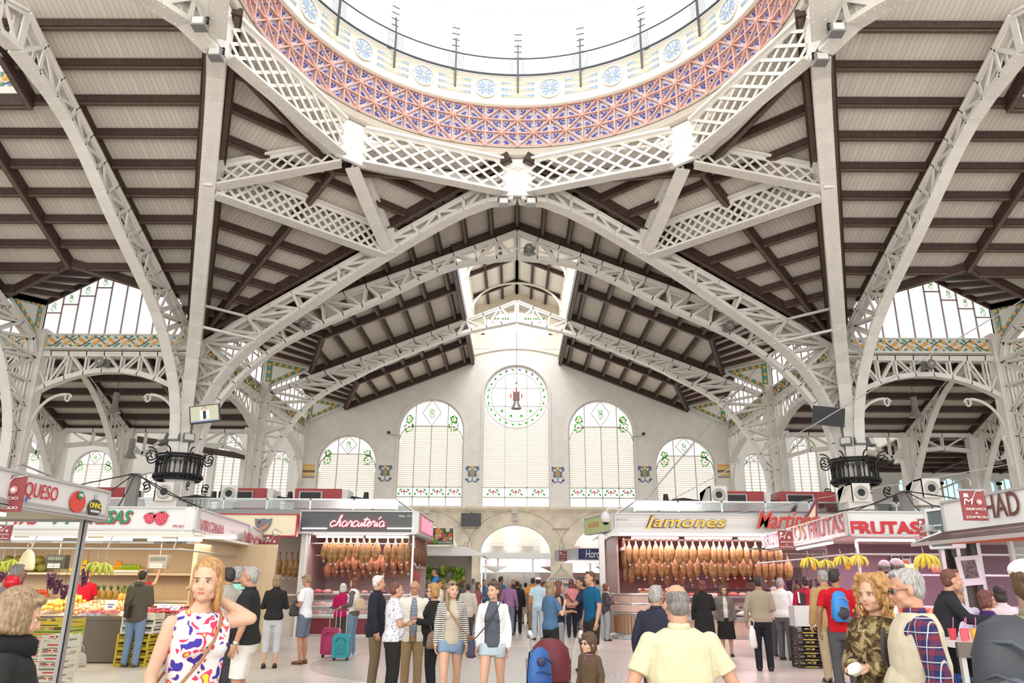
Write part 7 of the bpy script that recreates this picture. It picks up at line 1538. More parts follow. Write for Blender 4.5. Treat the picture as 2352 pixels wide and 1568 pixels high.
def hairm(k):
    nm='hair_'+k
    if nm in MATS: return MATS[nm]
    c=HAIR[k]; m,n,l,b=nodes_of(nm,c,.5); tc=n.new('ShaderNodeTexCoord'); mp=n.new('ShaderNodeMapping'); mp.inputs['Scale'].default_value=(60,60,9); l.new(tc.outputs['Object'],mp.inputs[0]); nz=n.new('ShaderNodeTexNoise'); nz.inputs['Scale'].default_value=1.6; nz.inputs['Detail'].default_value=3; l.new(mp.outputs[0],nz.inputs['Vector'])
    cr=n.new('ShaderNodeValToRGB'); cr.color_ramp.elements[0].position=.3; cr.color_ramp.elements[1].position=.7; cr.color_ramp.elements[0].color=tuple(x*.55 for x in c)+(1,); cr.color_ramp.elements[1].color=tuple(min(1,x*1.5) for x in c)+(1,); l.new(nz.outputs['Fac'],cr.inputs[0]); l.new(cr.outputs[0],b.inputs['Base Color'])
    bp=n.new('ShaderNodeBump'); bp.inputs['Strength'].default_value=.6; bp.inputs['Distance'].default_value=.01; l.new(nz.outputs['Fac'],bp.inputs['Height']); l.new(bp.outputs['Normal'],b.inputs['Normal']); return m
EYEW=mat('eye_white',(.75,.73,.70),.3); IRIS=mat('eye_iris',(.05,.035,.025),.3); LIP=mat('lips',(.48,.14,.12),.45); BROW=mat('brow_hair',(.10,.06,.04),.7)
def hand(mb,wr,dr,side,nrm,s,curl=.5,n=6):
    """palm and five bent fingers; wr wrist, dr direction, nrm palm normal (towards which the fingers curl)"""
    wr=Vector(wr); d=Vector(dr).normalized(); nr=Vector(nrm); nr=(nr-d*nr.dot(d)).normalized(); x=d.cross(nr)*side
    q=Matrix((x,d,nr)).transposed()
    mb.ball(wr+d*.045*s,(.040*s,.052*s,.017*s),0,10,8,rot=q); mb.cyl(wr-d*.02*s,wr+d*.03*s,.026*s,.028*s,8)
    for i,(u,L_) in enumerate(((-.030,.072),(-.010,.080),(.010,.075),(.029,.058))):
        p=wr+d*.082*s+x*u*s; pts=[p]; a=.15+curl*.25
        for k,f in enumerate((.42,.33,.25)):
            p=p+(d*math.cos(a)+nr*math.sin(a)+x*u*.4)*L_*f*s; pts.append(p); a+=curl*(.75+.1*i)
        mb.tube(pts,0,n,0,rs=[.0095*s,.009*s,.0082*s,.0065*s])
    p=wr+d*.025*s-x*.030*s; pts=[p]; 
    for k in range(3): p=p+(d*.8-x*(.75-.3*k)+nr*(.25+.3*curl)).normalized()*(.028,.026,.02)[k]*s; pts.append(p)
    mb.tube(pts,0,n,0,rs=[.013*s,.011*s,.0095*s,.007*s])
ARMS={'down':((.235,-.03,1.13),(.25,.04,.885)),'loose':((.26,-.04,1.14),(.28,.06,.90)),'bent':((.245,-.02,1.13),(.13,.22,1.08)),'front':((.23,.02,1.12),(.06,.24,1.15)),'fold':((.235,.05,1.12),(-.03,.20,1.12)),'phone':((.24,.04,1.13),(.10,.28,1.22)),'back':((.24,-.12,1.15),(.06,-.15,1.0)),'reach':((.24,.16,1.22),(.20,.42,1.20)),'up':((.26,.18,1.42),(.24,.26,1.66)),'nape':((.33,.05,1.50),(.11,.0,1.55)),'hip':((.30,-.08,1.15),(.19,.02,1.0)),'bag':((.26,-.02,1.13),(.22,.10,1.04)),'drink':((.25,.08,1.15),(.10,.26,1.34)),'walkf':((.24,.05,1.13),(.25,.20,.93)),'walkb':((.24,-.12,1.14),(.26,-.10,.90))}
def person(px,Y,top,rz,label,g='m',sk=0,hair=('short','brown'),shirt=('short',(.1,.1,.1)),pants=('long',(.05,.05,.07)),arms=('down','down'),hy=0,hp=0,lean=0,stride=0,fat=0,shoes=(.03,.025,.02),near=0,extra=(),sm_=None,pm_=None,sw=0,X=None,H=None,group=None,curl=.5,hipw=1,front=None,fw=.06,hk=1):
    c=atY(px,1340,Y); x=c.x if X is None else X; h=H or (atY(px,top,Y).z)
    h=max(1.0,h); s=h/1.735; vox=(.013,.0085,.0065)[near]
    root=E_('person',(x,Y,0),rz,label,'person',group)
    W=(1.0 if g=='m' else .88); k=1+fat*.35
    # upper-body shear
    tl=math.tan(lean)
    def U_(p): p=Vector(p); return Vector((p.x+sw*(p.z-.9)*0,p.y+max(0,p.z-.92)*tl,p.z))*s
    def Lp(p): return Vector(p)*s
    shL=[Vector((q*.180*W*(1+.10*fat),-.008,1.385)) for q in(-1,1)]
    armp=[]
    for i,q in enumerate((-1,1)):
        e,w_=ARMS[arms[i]] if isinstance(arms[i],str) else arms[i]
        sx=W*(1+.25*fat) if (isinstance(arms[i],str) and arms[i] in('down','loose','walkf','walkb','bag')) else 1
        armp.append((U_(shL[i]),U_((q*e[0]*sx,e[1],e[2])),U_((q*w_[0]*sx,w_[1],w_[2]))))
    legp=[]
    for i,q in enumerate((-1,1)):
        st=stride*q; legp.append((Lp((q*.092*hipw,0,.90)),Lp((q*.10*hipw,.02+st*.22,.49)),Lp((q*.105,-.02+st*(.30 if st>0 else .45),.085+(0 if st>=0 else .05*abs(stride)))) ))
    def torso(mb,o,z0=.80,z1=1.47):
        R_=[(.78,.145,.100,0),(.88,.168,.115,-.01),(.95,.172 if g=='f' else .160,.118,-.012),(1.06,.135 if g=='f' else .148,.100,0),(1.18,.148 if g=='f' else .163,.108,.005),(1.30,.158 if g=='f' else .176,.112,.008),(1.37,.160 if g=='f' else .182,.098,0),(1.41,.136 if g=='f' else .158,.080,-.005),(1.44,.100 if g=='f' else .115,.066,-.01),(1.47,.068,.058,-.012),(1.50,.056,.054,-.010)]
        rr=[]
        for z,rx,ry,cy in R_:
            if z<z0-.001 or z>z1+.04: continue
            f=1+ (fat*.30 if z<1.3 else fat*.12)
            p=U_((0,cy,z)); rr.append((p.x,p.y,p.z,(rx*f+o)*s,(ry*f+o)*s))
        loft(mb,rr)
        if fat>0 and z0<1.1: p=U_((0,.04+.03*fat,1.04)); mb.ball(p,((.125+.05*fat+o)*s,(.09+.07*fat+o)*s,(.15+.02*fat)*s))
        if g=='f':
            for q in(-1,1): mb.ball(U_((q*.062,.085,1.265)),((.062+o)*s,(.055+o)*s,(.062+o)*s))
    # ---- body ----
    b=MB(); torso(b,-.012)
    hc=U_((0,.02,1.605-(0 if hk==1 else -.02))); HR=Matrix.Rotation(hy,3,'Z')@Matrix.Rotation(hp,3,'X'); hd=lambda p: hc+HR@(Vector(p)*s*hk*(1.0 if g=='m' else .97))
    b.cyl(U_((0,-.012,1.42)),hd((0,-.02,-.04)),.058*s if g=='m' else .048*s,.055*s if g=='m' else .046*s,12)
    def hb(mb,p,r,mi=0,nu=14,nv=10,rt=None): mb.ball(hd(p),tuple(q*s*hk for q in r),mi,nu,nv,rot=HR@rt if rt is not None else HR)
    hb(b,(0,-.012,.035),(.074,.094,.088),0,18,12); hb(b,(0,.025,-.03),(.060,.068,.082),0,16,12); hb(b,(0,.060,-.088),(.026,.024,.022)); hb(b,(0,.088,-.018),(.012,.020,.026)); hb(b,(0,.100,-.030),(.015,.013,.011))
    for q in(-1,1): hb(b,(q*.076,-.006,-.008),(.010,.020,.031)); hb(b,(q*.040,.062,-.035),(.022,.02,.024)); hb(b,(q*.032,.082,.022),(.024,.010,.008)); hb(b,(q*.044,.02,-.075),(.016,.03,.022))
    for i,q in enumerate((-1,1)):
        a,e,w_=armp[i]; limb(b,[a,a.lerp(e,.5),e,e.lerp(w_,.35),w_],[x_*s*(1 if g=='m' else .86) for x_ in(.052,.047,.039,.040,.026)])
        hi,kn,an=legp[i]; limb(b,[hi,hi.lerp(kn,.5),kn,kn.lerp(an,.35)-Vector((0,.012*s,0)),an],[x_*s*(1+.1*fat) for x_ in(.088,.078,.054,.055,.034)]); b.ball(an+Vector((0,.05*s,-.05*s)),(.038*s,.10*s,.03*s))
    B=remesh(b,vox*s,4 if near else 3)
    for i,q in enumerate((-1,1)):
        a,e,w_=armp[i]; d=(w_-e).normalized(); nr=Vector((-q,.2,0)) if abs(d.z)>.6 else Vector((-q*.2,0,-1) if arms[i] not in('fold','drink','phone') else (-q,.1,.6)); hand(B,w_,d,q,nr,s,curl,8 if near else 5)
    E0=len(B.v)
    for q in(-1,1):
        B.ball(hd((q*.031,.0785,.002)),(.0135*s,.009*s,.0065*s),1,10,6,rot=HR); B.ball(hd((q*.031,.0855,.002)),(.0062*s,.004*s,.0062*s),2,8,6,rot=HR); B.ball(hd((q*.032,.090,.022)),(.019*s,.005*s,.0032*s),4,8,5,rot=HR)
        B.tube([hd((q*.017,.087,.004)),hd((q*.031,.090,.0105)),hd((q*.046,.081,.004))],.0016*s,4,4)
    B.ball(hd((0,.0865,-.058)),(.020*s,.006*s,.0045*s),3,10,6,rot=HR); B.ball(hd((0,.0855,-.064)),(.017*s,.006*s,.0045*s),3,10,6,rot=HR)
    B.build('body',[skinm(sk),EYEW,IRIS,LIP if g=='f' else mat('lips_pale',(.45,.20,.16),.5),BROW],root)
    # ---- hair ----
    ht,hcol=hair; hm=MB(); hmt=hairm(hcol)
    if ht!='none':
        if ht=='bald': hb(hm,(0,-.036,.034),(.0805,.080,.062)); hb(hm,(0,-.055,-.015),(.070,.056,.062)); 
        else:
            hb(hm,(0,-.024,.044),(.0795,.094,.086),0,18,12); hb(hm,(0,-.048,.002),(.076,.062,.080),0,16,10)
            if ht=='short': hb(hm,(0,.045,.105),(.05,.035,.022)); 
            if ht in('bob','long','curly','pony','wavy'):
                hb(hm,(0,-.028,.055),(.088,.098,.090),0,18,12)
            if ht in('bob','wavy'):
                for q in(-1,1): hb(hm,(q*.068,-.012,-.02),(.028,.055,.085))
                hb(hm,(0,-.060,-.035),(.082,.055,.09)); hb(hm,(.01,.055,.095),(.060,.035,.028))
            if ht=='wavy': [hb(hm,(.095*math.sin(a),-.02-.075*math.cos(a),.06-.03*j),(.028,.028,.026),0,8,6) for j in range(5) for a in [R(-120+24*i+9*j) for i in range(11)]]
            if ht=='long':
                for q in(-1,1): hb(hm,(q*.070,-.02,-.05),(.024,.045,.12))
                hb(hm,(0,-.065,-.09),(.080,.045,.15)); hb(hm,(0,-.075,-.20),(.070,.032,.12))
            if ht=='pony': hm.tube([hd((0,-.11,.04)),hd((0,-.15,.02)),hd((.01,-.15,-.08)),hd((.02,-.12,-.18))],0,10,0,rs=[q*s for q in(.025,.032,.030,.008)])
            if ht=='side': hb(hm,(0,-.028,.055),(.086,.098,.088)); hm.tube([hd((.06,-.05,.0)),hd((.085,-.0,-.10)),hd((.09,.05,-.2)),hd((.085,.07,-.30))],0,10,0,rs=[q*s for q in(.03,.032,.028,.008)])
            if ht=='bun': hb(hm,(0,-.115,.05),(.035,.035,.035))
        if ht=='curly':
            rr=random.Random(5); hmm=MB()
            for i in range(300):
                a=rr.uniform(R(35),R(325))-PI/2+PI; zz=rr.uniform(-.15,.14); ph=1-((zz-.0)/.19)**2; rad=.13*math.sqrt(max(.1,ph)); 
                yy=-.015+rad*math.sin(a); xx=rad*math.cos(a)*.95
                if yy>.035 and zz<.07: continue
                hmm.ball(hd((xx,yy,zz)),rr.uniform(.014,.021)*s,0,7,5)
            hb(hm,(0,-.035,.02),(.115,.11,.13)); hm.v+=[]; o_=len(hm.v); hm.v+=hmm.v; hm.f+=[tuple(i+o_ for i in f) for f in hmm.f]; hm.m+=hmm.m; hm.sm+=hmm.sm
            # keep the face free
            hm2=remesh(hm,.008*s,1)
            hm2.build('hair',hmt,root)
        else:
            hm2=remesh(hm,max(vox,.008)*s,2)
            if near: noisy(hm2,.0035*s,34,3)
            hm2.build('hair',hmt,root)
    # ---- trousers, shorts, skirt ----
    kind,pc=pants; pmat=pm_ or clothmat('cloth_%02d%02d%02d'%tuple(int(q*99) for q in pc),pc)
    if kind!='none':
        p=MB(); cl=.012
        if kind in('skirt','dress'):
            zb=.42 if kind=='skirt' else .40
            loft(p,[(0,-.0,zb*s,.215*s*k,.17*s*k),(0,0,.6*s,.20*s*k,.155*s*k),(0,-.005*s,.82*s,.188*s*k,.135*s*k),(0,-.01*s,.95*s,.178*s*k,.125*s*k),(0,-.005*s,1.05*s,.150*s*k,.112*s*k)])
        else:
            end={'long':1.0,'capri':.72,'shorts':.0,'mini':-1}[kind]
            torso(p,.006,.78,.98); p.ball((0,-.005*s,.845*s),(.12*s,.10*s,.075*s))
            wd=1.12 if kind in('shorts','capri') else 1.0
            for i in(0,1):
                hi,kn,an=legp[i]
                if kind=='long': limb(p,[hi,hi.lerp(kn,.5),kn,kn.lerp(an,.5),an+Vector((0,0,-.02*s))],[x_*s*(1+.1*fat) for x_ in(.102,.094,.075,.068,.062)])
                elif kind=='capri': limb(p,[hi,hi.lerp(kn,.5),kn,kn.lerp(an,.45)],[x_*s for x_ in(.104,.096,.078,.072)])
                elif kind=='shorts': q=hi.lerp(kn,.93); p.cyl(hi,q,.106*s,.094*s,14); p.ball(hi,.104*s)
                else: q=hi.lerp(kn,.33); p.cyl(hi,q,.105*s,.100*s,14); p.ball(hi,.104*s)
        remesh(p,max(vox,.009)*s,3).build('trousers' if kind in('long','capri') else ('shorts' if kind in('shorts','mini') else 'skirt'),pmat,root)
    # ---- shirt / jacket ----
    st,scol=shirt[0],shirt[1]; smat=sm_ or clothmat('cloth_%02d%02d%02d'%tuple(int(q*99) for q in scol),scol)
    t=MB(); thick={'short':.017,'long':.020,'jacket':.028,'tank':.012,'coat':.032,'vest':.026,'dress':.012}[st]; hem={'short':.88,'long':.88,'jacket':.82,'tank':.86,'coat':.78,'vest':.84,'dress':.88}[st]
    if st in('coat',): loft(t,[(0,0,.66*s,.20*s*k,.155*s*k),(0,0,.82*s,.195*s*k,.15*s*k),(0,0,.95*s,.19*s*k,.145*s*k)])
    torso(t,thick,hem if hem>=.88 else .78,1.40 if st in('tank','dress') else 1.455)
    for i in(0,1):
        a,e,w_=armp[i]; f=1 if g=='m' else .88
        if st in('tank','dress','vest'): 
            if st=='vest': t.ball(a-Vector((0,0,.01*s)),.066*s)
            continue
        if st=='short': q=a.lerp(e,.72); t.cyl(a,q,.062*s*f,.068*s*f,14); t.ball(a,.063*s*f)
        else:
            ex=.010 if st=='long' else .020; limb(t,[a,a.lerp(e,.5),e,e.lerp(w_,.5),e.lerp(w_,.93)],[(x_+ex)*s*f for x_ in(.054,.051,.046,.042,.034)])
    if st in('dress','tank'):
        for q in(-1,1): t.tube([U_((q*.10,.085,1.34)),U_((q*.095,.05,1.44)),U_((q*.09,-.05,1.44)),U_((q*.10,-.085,1.36))],.016*s,6)
    tm_=remesh(t,max(vox,.009)*s,3)
    if near: noisy(tm_,.012*s,6,2)
    if front:
        q=MB(); torso(q,.008,.84,1.44); remesh(q,max(vox,.009)*s,2).build('inner_top',front,root); keep=[]
        for k_,f_ in enumerate(tm_.f):
            c_=sum((Vector(tm_.v[i]) for i in f_),Vector())/len(f_); zz=c_.z/s
            if not(c_.y>.02*s and abs(c_.x)<fw*s*(.55+.45*min(1,max(0,(1.46-zz)/.2))) and zz<1.47): keep.append(k_)
        tm_.f=[tm_.f[i] for i in keep]; tm_.m=[0]*len(keep); tm_.sm=[True]*len(keep)
    tm_.build({'short':'shirt','long':'sweater','jacket':'jacket','tank':'top','coat':'coat','vest':'vest','dress':'dress_bodice'}[st],smat,root)
    if st in('short','jacket','coat','long','vest') and 'nocollar' not in extra:
        q=MB(); c0=U_((0,-.008,1.465)); q.lathe([(.062*s,-.012*s),(.074*s,-.008*s),(.070*s,.022*s),(.064*s,.036*s),(.060*s,.02*s),(.060*s,-.01*s)],c0,18,0); q.v=[(x_,(y_-c0.y)*.95+c0.y,z_) for x_,y_,z_ in q.v]; q.build('collar',smat,root)
    # ---- shoes ----
    if kind!='dress' or True:
        for i in(0,1):
            an=legp[i][2]; q=MB(); q.ball(an+Vector((0,.055*s,-.050*s)),(.047*s,.125*s,.036*s),0,14,8); q.ball(an+Vector((0,-.02*s,-.035*s)),(.042*s,.052*s,.048*s)); q.box(an+Vector((0,.045*s,-.079*s)),(.082*s,.22*s,.012*s)); q.build('shoe',mat('shoe_%02d%02d%02d'%tuple(int(v*99) for v in shoes),shoes,.5),root)
    # ---- extras ----
    for ex in extra:
        if ex in('glasses','sunglasses','shades_up'):
            q=MB(); dz=.0 if ex!='shades_up' else .085; dy=0 if ex!='shades_up' else -.02
            for sg in(-1,1):
                if ex=='glasses': q.tube([hd((sg*.031+.021*math.cos(2*PI*i/12),.099+dy,.0+dz+.015*math.sin(2*PI*i/12))) for i in range(13)],.0018*s,4)
                else: q.ball(hd((sg*.033,.097+dy,.0+dz)),(.024*s,.006*s,.017*s),0,12,8,rot=HR)
                q.tube([hd((sg*.056,.092+dy,.004+dz)),hd((sg*.078,.04+dy,.006+dz)),hd((sg*.080,-.01+dy,.002+dz))],.0028*s,4)
            q.tube([hd((-.012,.10+dy,.004+dz)),hd((.012,.10+dy,.004+dz))],.002*s,4); q.build('glasses' if ex=='glasses' else 'sunglasses',mat('eyewear_black',(.012,.012,.014),.2),root)
        if ex in('cap','flatcap'):
            q=MB(); hb(q,(0,-.012,.072),(.090,.106,.058)); q.ball(hd((0,.105,.062)),(.062*s,.06*s,.010*s),0,14,6,rot=HR@Matrix.Rotation(-.25,3,'X')); q.build('cap',clothmat('cap_white' if ex=='cap' else 'cap_grey',(.72,.72,.74) if ex=='cap' else (.22,.20,.24)),root)
        if ex=='scarf': q=MB(); q.tube([U_((.07*math.cos(a),.0+.075*math.sin(a),1.46)) for a in [2*PI*i/12 for i in range(13)]],.028*s,8); q.tube([U_((.02,.085,1.45)),U_((.03,.13,1.3)),U_((.03,.13,1.15))],.03*s,8,flat=.5); q.build('scarf',clothmat('scarf_cream',(.62,.56,.46)),root)
        if ex=='hood': q=MB(); q.ball(U_((0,-.09,1.47)),(.10*s,.06*s,.05*s)); remesh(q,.01,2).build('hood',smat,root)
        if ex=='belt': q=MB(); p=U_((0,-.01,1.03)); q.lathe([(.165*s,-.012),(.168*s,0),(.165*s,.012)],p,24); q.v=[(x_,(y_-p.y)*.72+p.y,z_) for x_,y_,z_ in q.v]; q.build('belt',clothmat('belt_coral',(.75,.18,.12)),root)
        if ex=='watch': a,e,w_=armp[0]; q=MB(); d=(w_-e).normalized(); q.cyl(e.lerp(w_,.9)-d*.012,e.lerp(w_,.9)+d*.012,.034*s,.034*s,12); q.build('wristwatch',ALU,root)
        if ex=='headhood': q=MB(); hb(q,(0,-.022,.040),(.100,.104,.108),0,18,12); hb(q,(0,-.035,-.05),(.092,.085,.085)); hb(q,(0,.055,.10),(.06,.04,.03)); remesh(q,.009,2).build('hood',smat,root)
        if ex=='earring': q=MB(); hb(q,(.080,.0,-.048),(.007,.007,.009)); hb(q,(-.080,.0,-.048),(.007,.007,.009)); q.build('earrings',SW,root)
        if ex=='apron': q=MB(); q.slab([U_((-.13,.135,.75)),U_((.13,.135,.75)),U_((.12,.14,1.2)),U_((.08,.135,1.34)),U_((-.08,.135,1.34)),U_((-.12,.14,1.2))],(0,.008,0)); q.build('apron',mat('apron_black',(.015,.015,.018),.7),root)
        if ex=='gloves':
            for i in(0,1): a,e,w_=armp[i]; q=MB(); d=(w_-e).normalized(); q.ball(w_+d*.06*s,.05*s); q.cyl(e.lerp(w_,.8),w_+d*.03,.036*s,.034*s,10); hand(q,w_,d,(-1,1)[i],Vector((0,0,-1)) if abs(d.z)<.6 else Vector((1,0,0)),s*1.08,curl); q.build('glove',mat('glove_violet',(.20,.18,.55),.4),root)
    root['hs']=s; TORSO[0]=torso
    return root,U_,armp
def world(root,p):
    return Matrix.Translation(root.location)@Matrix.Rotation(root.rotation_euler.z,4,'Z')@Vector(p)
def shoulderbag(root,U_,side,name,label,m_,w=.26,h=.2,d=.1,z=.88,strapm=None,fwd=.03,out=.27):
    """bag hanging by a diagonal strap, a thing of its own"""
    s=root['hs']; c=world(root,U_((side*out,fwd,z))); r=E_(name,c,root.rotation_euler.z,label,'bag'); inv=lambda p: Matrix.Rotation(-root.rotation_euler.z,4,'Z')@(world(root,p)-c)
    q=MB(); a=[(0,-w/2,-h*.5),(0,w/2,-h*.5)]; q.slab([Vector((-d/2,u*w/2,v*h/2)) for u,v in((-.9,-1),(.9,-1),(1,-.7),(.96,.6),(.8,1),(-.8,1),(-.96,.6),(-1,-.7))],(d,0,0)); q.build('pouch',m_,r)
    q=MB(); q.slab([Vector((side*d/2,u*w/2*1.02,v*h/2)) for u,v in((-1,1.02),(1,1.02),(.95,0),(.6,-.25),(-.6,-.25),(-.95,0))],(side*.012,0,0)); q.build('flap',strapm or m_,r)
    q=MB(); sh=U_((-side*.09,0,1.47)); pts=[Vector((0,w*.4,h*.45)),inv(U_((side*.17,.14,1.05))),inv(U_((0,.155,1.25))),inv(U_((-side*.09,.09,1.42))),inv(sh),inv(U_((-side*.06,-.11,1.38))),inv(U_((side*.06,-.14,1.18))),inv(U_((side*.20,-.10,1.02))),Vector((0,-w*.4,h*.45))]
    q.tube(smooth([Vector(p) for p in pts],1),.009*s,6,flat=1.0); q.build('strap',strapm or m_,r)
    return r
LE_=mat('leather_brown',(.16,.055,.02),.45); LT=mat('leather_tan',(.30,.14,.06),.5); CANV=mat('canvas_dark',(.05,.045,.045),.7); TAUPE=mat('leather_taupe',(.20,.13,.09),.5); NAVYB=mat('bag_navy',(.02,.025,.08),.6)
Lf,Rt,Aw,To=PI/2,-PI/2,0.0,PI
# ---------- close figures ----------
o,U_,A=person(470,4.55,1282,To+.85,'woman in a white floral sleeveless dress touching the back of her neck','f',2,('long','ginger'),('dress',(.78,.76,.74)),('dress',(.78,.76,.74)),(((.29,.05,1.40),(.09,-.07,1.53)),((.225,-.03,1.12),(.24,.03,.875))),hy=-.75,near=2,extra=('belt','nocollar','earring'),sm_=clothmat('dress_floral',(.68,.65,.64),'floral',(.05,.04,.30),17),pm_=clothmat('dress_floral',(.78,.75,.74)),shoes=(.4,.25,.18))
shoulderbag(o,U_,1,'handbag','small brown leather bag at the hip of the woman in the floral dress',LE_,.24,.18,.09,.82,LT,.02,.27)
o,U_,A=person(1553,4.75,1340,Aw+.03,'balding grey haired man in a pale yellow short sleeved shirt seen from behind','m',0,('bald','slate'),('short',(.55,.51,.35)),('long',(.05,.05,.06)),('loose','loose'),fat=.85,near=2,extra=('glasses',),hp=-.12)
o,U_,A=person(2088,4.9,1304,Lf-.25,'grey haired man in sunglasses wearing a cream vest over a plaid shirt','m',0,('short','grey'),('jacket',(.06,.07,.14)),('long',(.45,.40,.30)),('down','walkb'),fat=.55,near=2,extra=('sunglasses',),sm_=clothmat('plaid_navy',(.02,.03,.10),'plaid',(.18,.03,.05),13,(.45,.45,.48)),hp=-.15)
v=MB(); sV=o['hs']; TORSO[0](v,.042,.78,1.44)
VM=clothmat('vest_cream',(.52,.47,.36)); noisy(remesh(v,.009,3),.01,7).build('vest',VM,o)
q=MB()
for zz,yy in((.92,.225),):
    for sx in(-1,1): q.slab([U_((sx*.04,yy,zz+.07)),U_((sx*.15,yy-.035,zz+.07)),U_((sx*.15,yy-.035,zz-.06)),U_((sx*.04,yy,zz-.06))],(0,.015,0))
q.build('vest_pocket',VM,o)
q=MB(); q.tube([U_((.10,.17,1.36)),U_((.19,.17,1.2)),U_((.24,.10,1.0)),U_((.25,.0,.85))],.016,6); q.build('strap',CANV,o)
o,U_,A=person(2003,5.35,1320,Lf+.6,'curly haired woman in a mottled brown jacket clasping a white tissue','f',2,('curly','ginger'),('jacket',(.20,.16,.08)),('long',(.08,.06,.05)),('front','front'),near=2,fat=.25,extra=('nocollar','earring'),sm_=clothmat('jacket_mottled',(.12,.085,.035),'camo',(.05,.03,.015),17,(.30,.23,.12)),hp=-.05)
c=world(o,(A[0][2]+A[1][2])/2+Vector((0,.09,.0))); q=MB(); q.ball((0,0,0),(.06,.05,.04),0,12,8); noisy(q,.03,14); x_=q.build('paper_tissue',mat('tissue',(.82,.80,.78),.8),loc=c); T(x_,'crumpled white tissue in the hands of the curly haired woman','tissue')
o,U_,A=person(48,3.55,1352,Rt+.55,'fair haired woman in a black coat seen from behind at the left edge','f',2,('wavy','dirty'),('coat',(.012,.012,.014)),('long',(.02,.02,.02)),('down','down'),near=2,fat=.5,extra=('earring',),hp=-.25,hy=0)
q=MB(); q.lathe([(.075,0),(.12,.0),(.115,.06),(.08,.09),(.07,.05)],tuple(U_((0,-.01,1.43))),20); noisy(q,.01,9).build('coat_collar',clothmat('fur_black',(.012,.012,.014)),o)
c=world(o,U_((-.2,.0,1.0))); 
o,U_,A=person(2368,3.9,1281,-1.0,'person in a patterned cap and khaki top at the right picture edge','m',1,('short','brown'),('long',(.26,.23,.16)),('long',(.08,.08,.08)),('down','down'),near=1,fat=.6,extra=('cap',))
c=world(o,U_((0,-.30,.96))); bp_=backpack((c.x,c.y,c.z),-1.0,[mat('pack_black',(.03,.035,.045),.5),mat('pack_black2',(.10,.12,.15),.5),mat('pack_grey',(.06,.07,.085),.5)],'large black and grey backpack worn by the person at the right edge',1.12)
o,U_,A=person(1505,8.6,1342,Aw-.55,'grey haired man with glasses in a navy sweater beside the balding man','m',1,('short','grey'),('long',(.025,.027,.045)),('long',(.05,.05,.055)),('down','down'),near=1,fat=.4,extra=('glasses',))
o,U_,A=person(575,9.6,1299,Lf+.15,'stout grey haired man in a black polo shirt and white shorts','m',1,('short','grey'),('short',(.015,.015,.018)),('shorts',(.66,.64,.60)),('down','down'),near=1,fat=.95,extra=('watch',),shoes=(.2,.1,.05))
# group in the middle
o,U_,A=person(868,12.9,1331,Rt+.1,'white haired man in a dark navy jacket and olive trousers facing right','m',0,('short','white'),('jacket',(.02,.022,.035)),('long',(.16,.12,.07)),('down','down'),near=1,fat=.35,front=clothmat('shirt_white',(.7,.7,.7)),H=1.72)
o,U_,A=person(909,11.3,1334,Rt+.35,'dark haired woman in a patterned white blouse and black trousers','f',0,('short','auburn'),('short',(.66,.66,.70)),('long',(.012,.012,.014)),('fold','fold'),near=1,fat=.35,sm_=clothmat('blouse_speckled',(.68,.68,.72),'speck',(.30,.33,.45),28),H=1.62)
o,U_,A=person(953,12.6,1337,To+.15,'man with glasses in an open beige jacket over a checked shirt','m',1,('bald','grey'),('jacket',(.66,.62,.54)),('long',(.28,.19,.10)),('front','down'),near=1,fat=.45,extra=('glasses',),front=clothmat('check_grey',(.10,.13,.20),'plaid',(.30,.32,.36),22),hy=-.35,H=1.64)
o,U_,A=person(997,11.9,1338,Lf+.2,'blonde woman in a black suit and sunglasses facing left','f',2,('wavy','ginger'),('jacket',(.014,.014,.016)),('long',(.012,.012,.014)),('front','front'),near=1,fat=.3,extra=('sunglasses','nocollar'),H=1.60)
c=world(o,(0,0,0)); b_=bag('handbag',(c.x+.05,c.y-.25,.70),.30,.24,TAUPE,'taupe handbag hanging from the arm of the blonde woman in black','bag'); 
o,U_,A=person(1040,10.9,1337,To+.15,'young woman in a striped cardigan, beige top and denim shorts','f',2,('side','dirty'),('long',(.6,.6,.6)),('mini',(.20,.29,.42)),('down','down'),near=1,stride=.5,extra=('shades_up','nocollar'),sm_=clothmat('cardigan_stripe',(.68,.64,.58),'stripe',(.03,.03,.035),38),hy=.3,H=1.63,front=clothmat('top_beige',(.48,.42,.34)),shoes=(.3,.2,.15),fw=.105)
shoulderbag(o,U_,-1,'crossbody_bag','brown cross-body bag of the young woman in the striped cardigan',LE_,.24,.26,.08,.84,LT,.05,.27)
o,U_,A=person(1134,10.4,1333,To-.1,'young woman in a white cardigan, grey top and pale denim shorts','f',2,('pony','brown'),('long',(.72,.72,.73)),('mini',(.42,.50,.55)),('down','down'),near=1,stride=.4,extra=('shades_up','nocollar'),hy=-.45,H=1.63,front=clothmat('top_slate',(.085,.095,.12)),shoes=(.3,.2,.15),fw=.105)
shoulderbag(o,U_,1,'crossbody_bag','navy cross-body bag with dark strap of the young woman in the white cardigan',NAVYB,.2,.2,.07,.86,CANV,.05,.27)
# child with hood
o,U_,A=person(1350,8.5,1457,To-.85,'small child in a brown hooded top with sunglasses and a checked neckerchief','m',2,('none','brown'),('long',(.10,.065,.04)),('long',(.55,.55,.58)),('down','down'),near=1,extra=('sunglasses','headhood','nocollar'),H=1.08,hk=1.32)
q=MB(); s_=o['hs']; q.tube([U_((.075*math.cos(a),.01+.075*math.sin(a),1.45)) for a in [2*PI*i/12 for i in range(13)]],.03*s_,8); q.ball(U_((0,.10,1.38)),(.05*s_,.03*s_,.06*s_)); q.build('neckerchief',clothmat('kerchief_check',(.12,.03,.04),'plaid',(.03,.02,.05),60,(.6,.5,.5)),o)
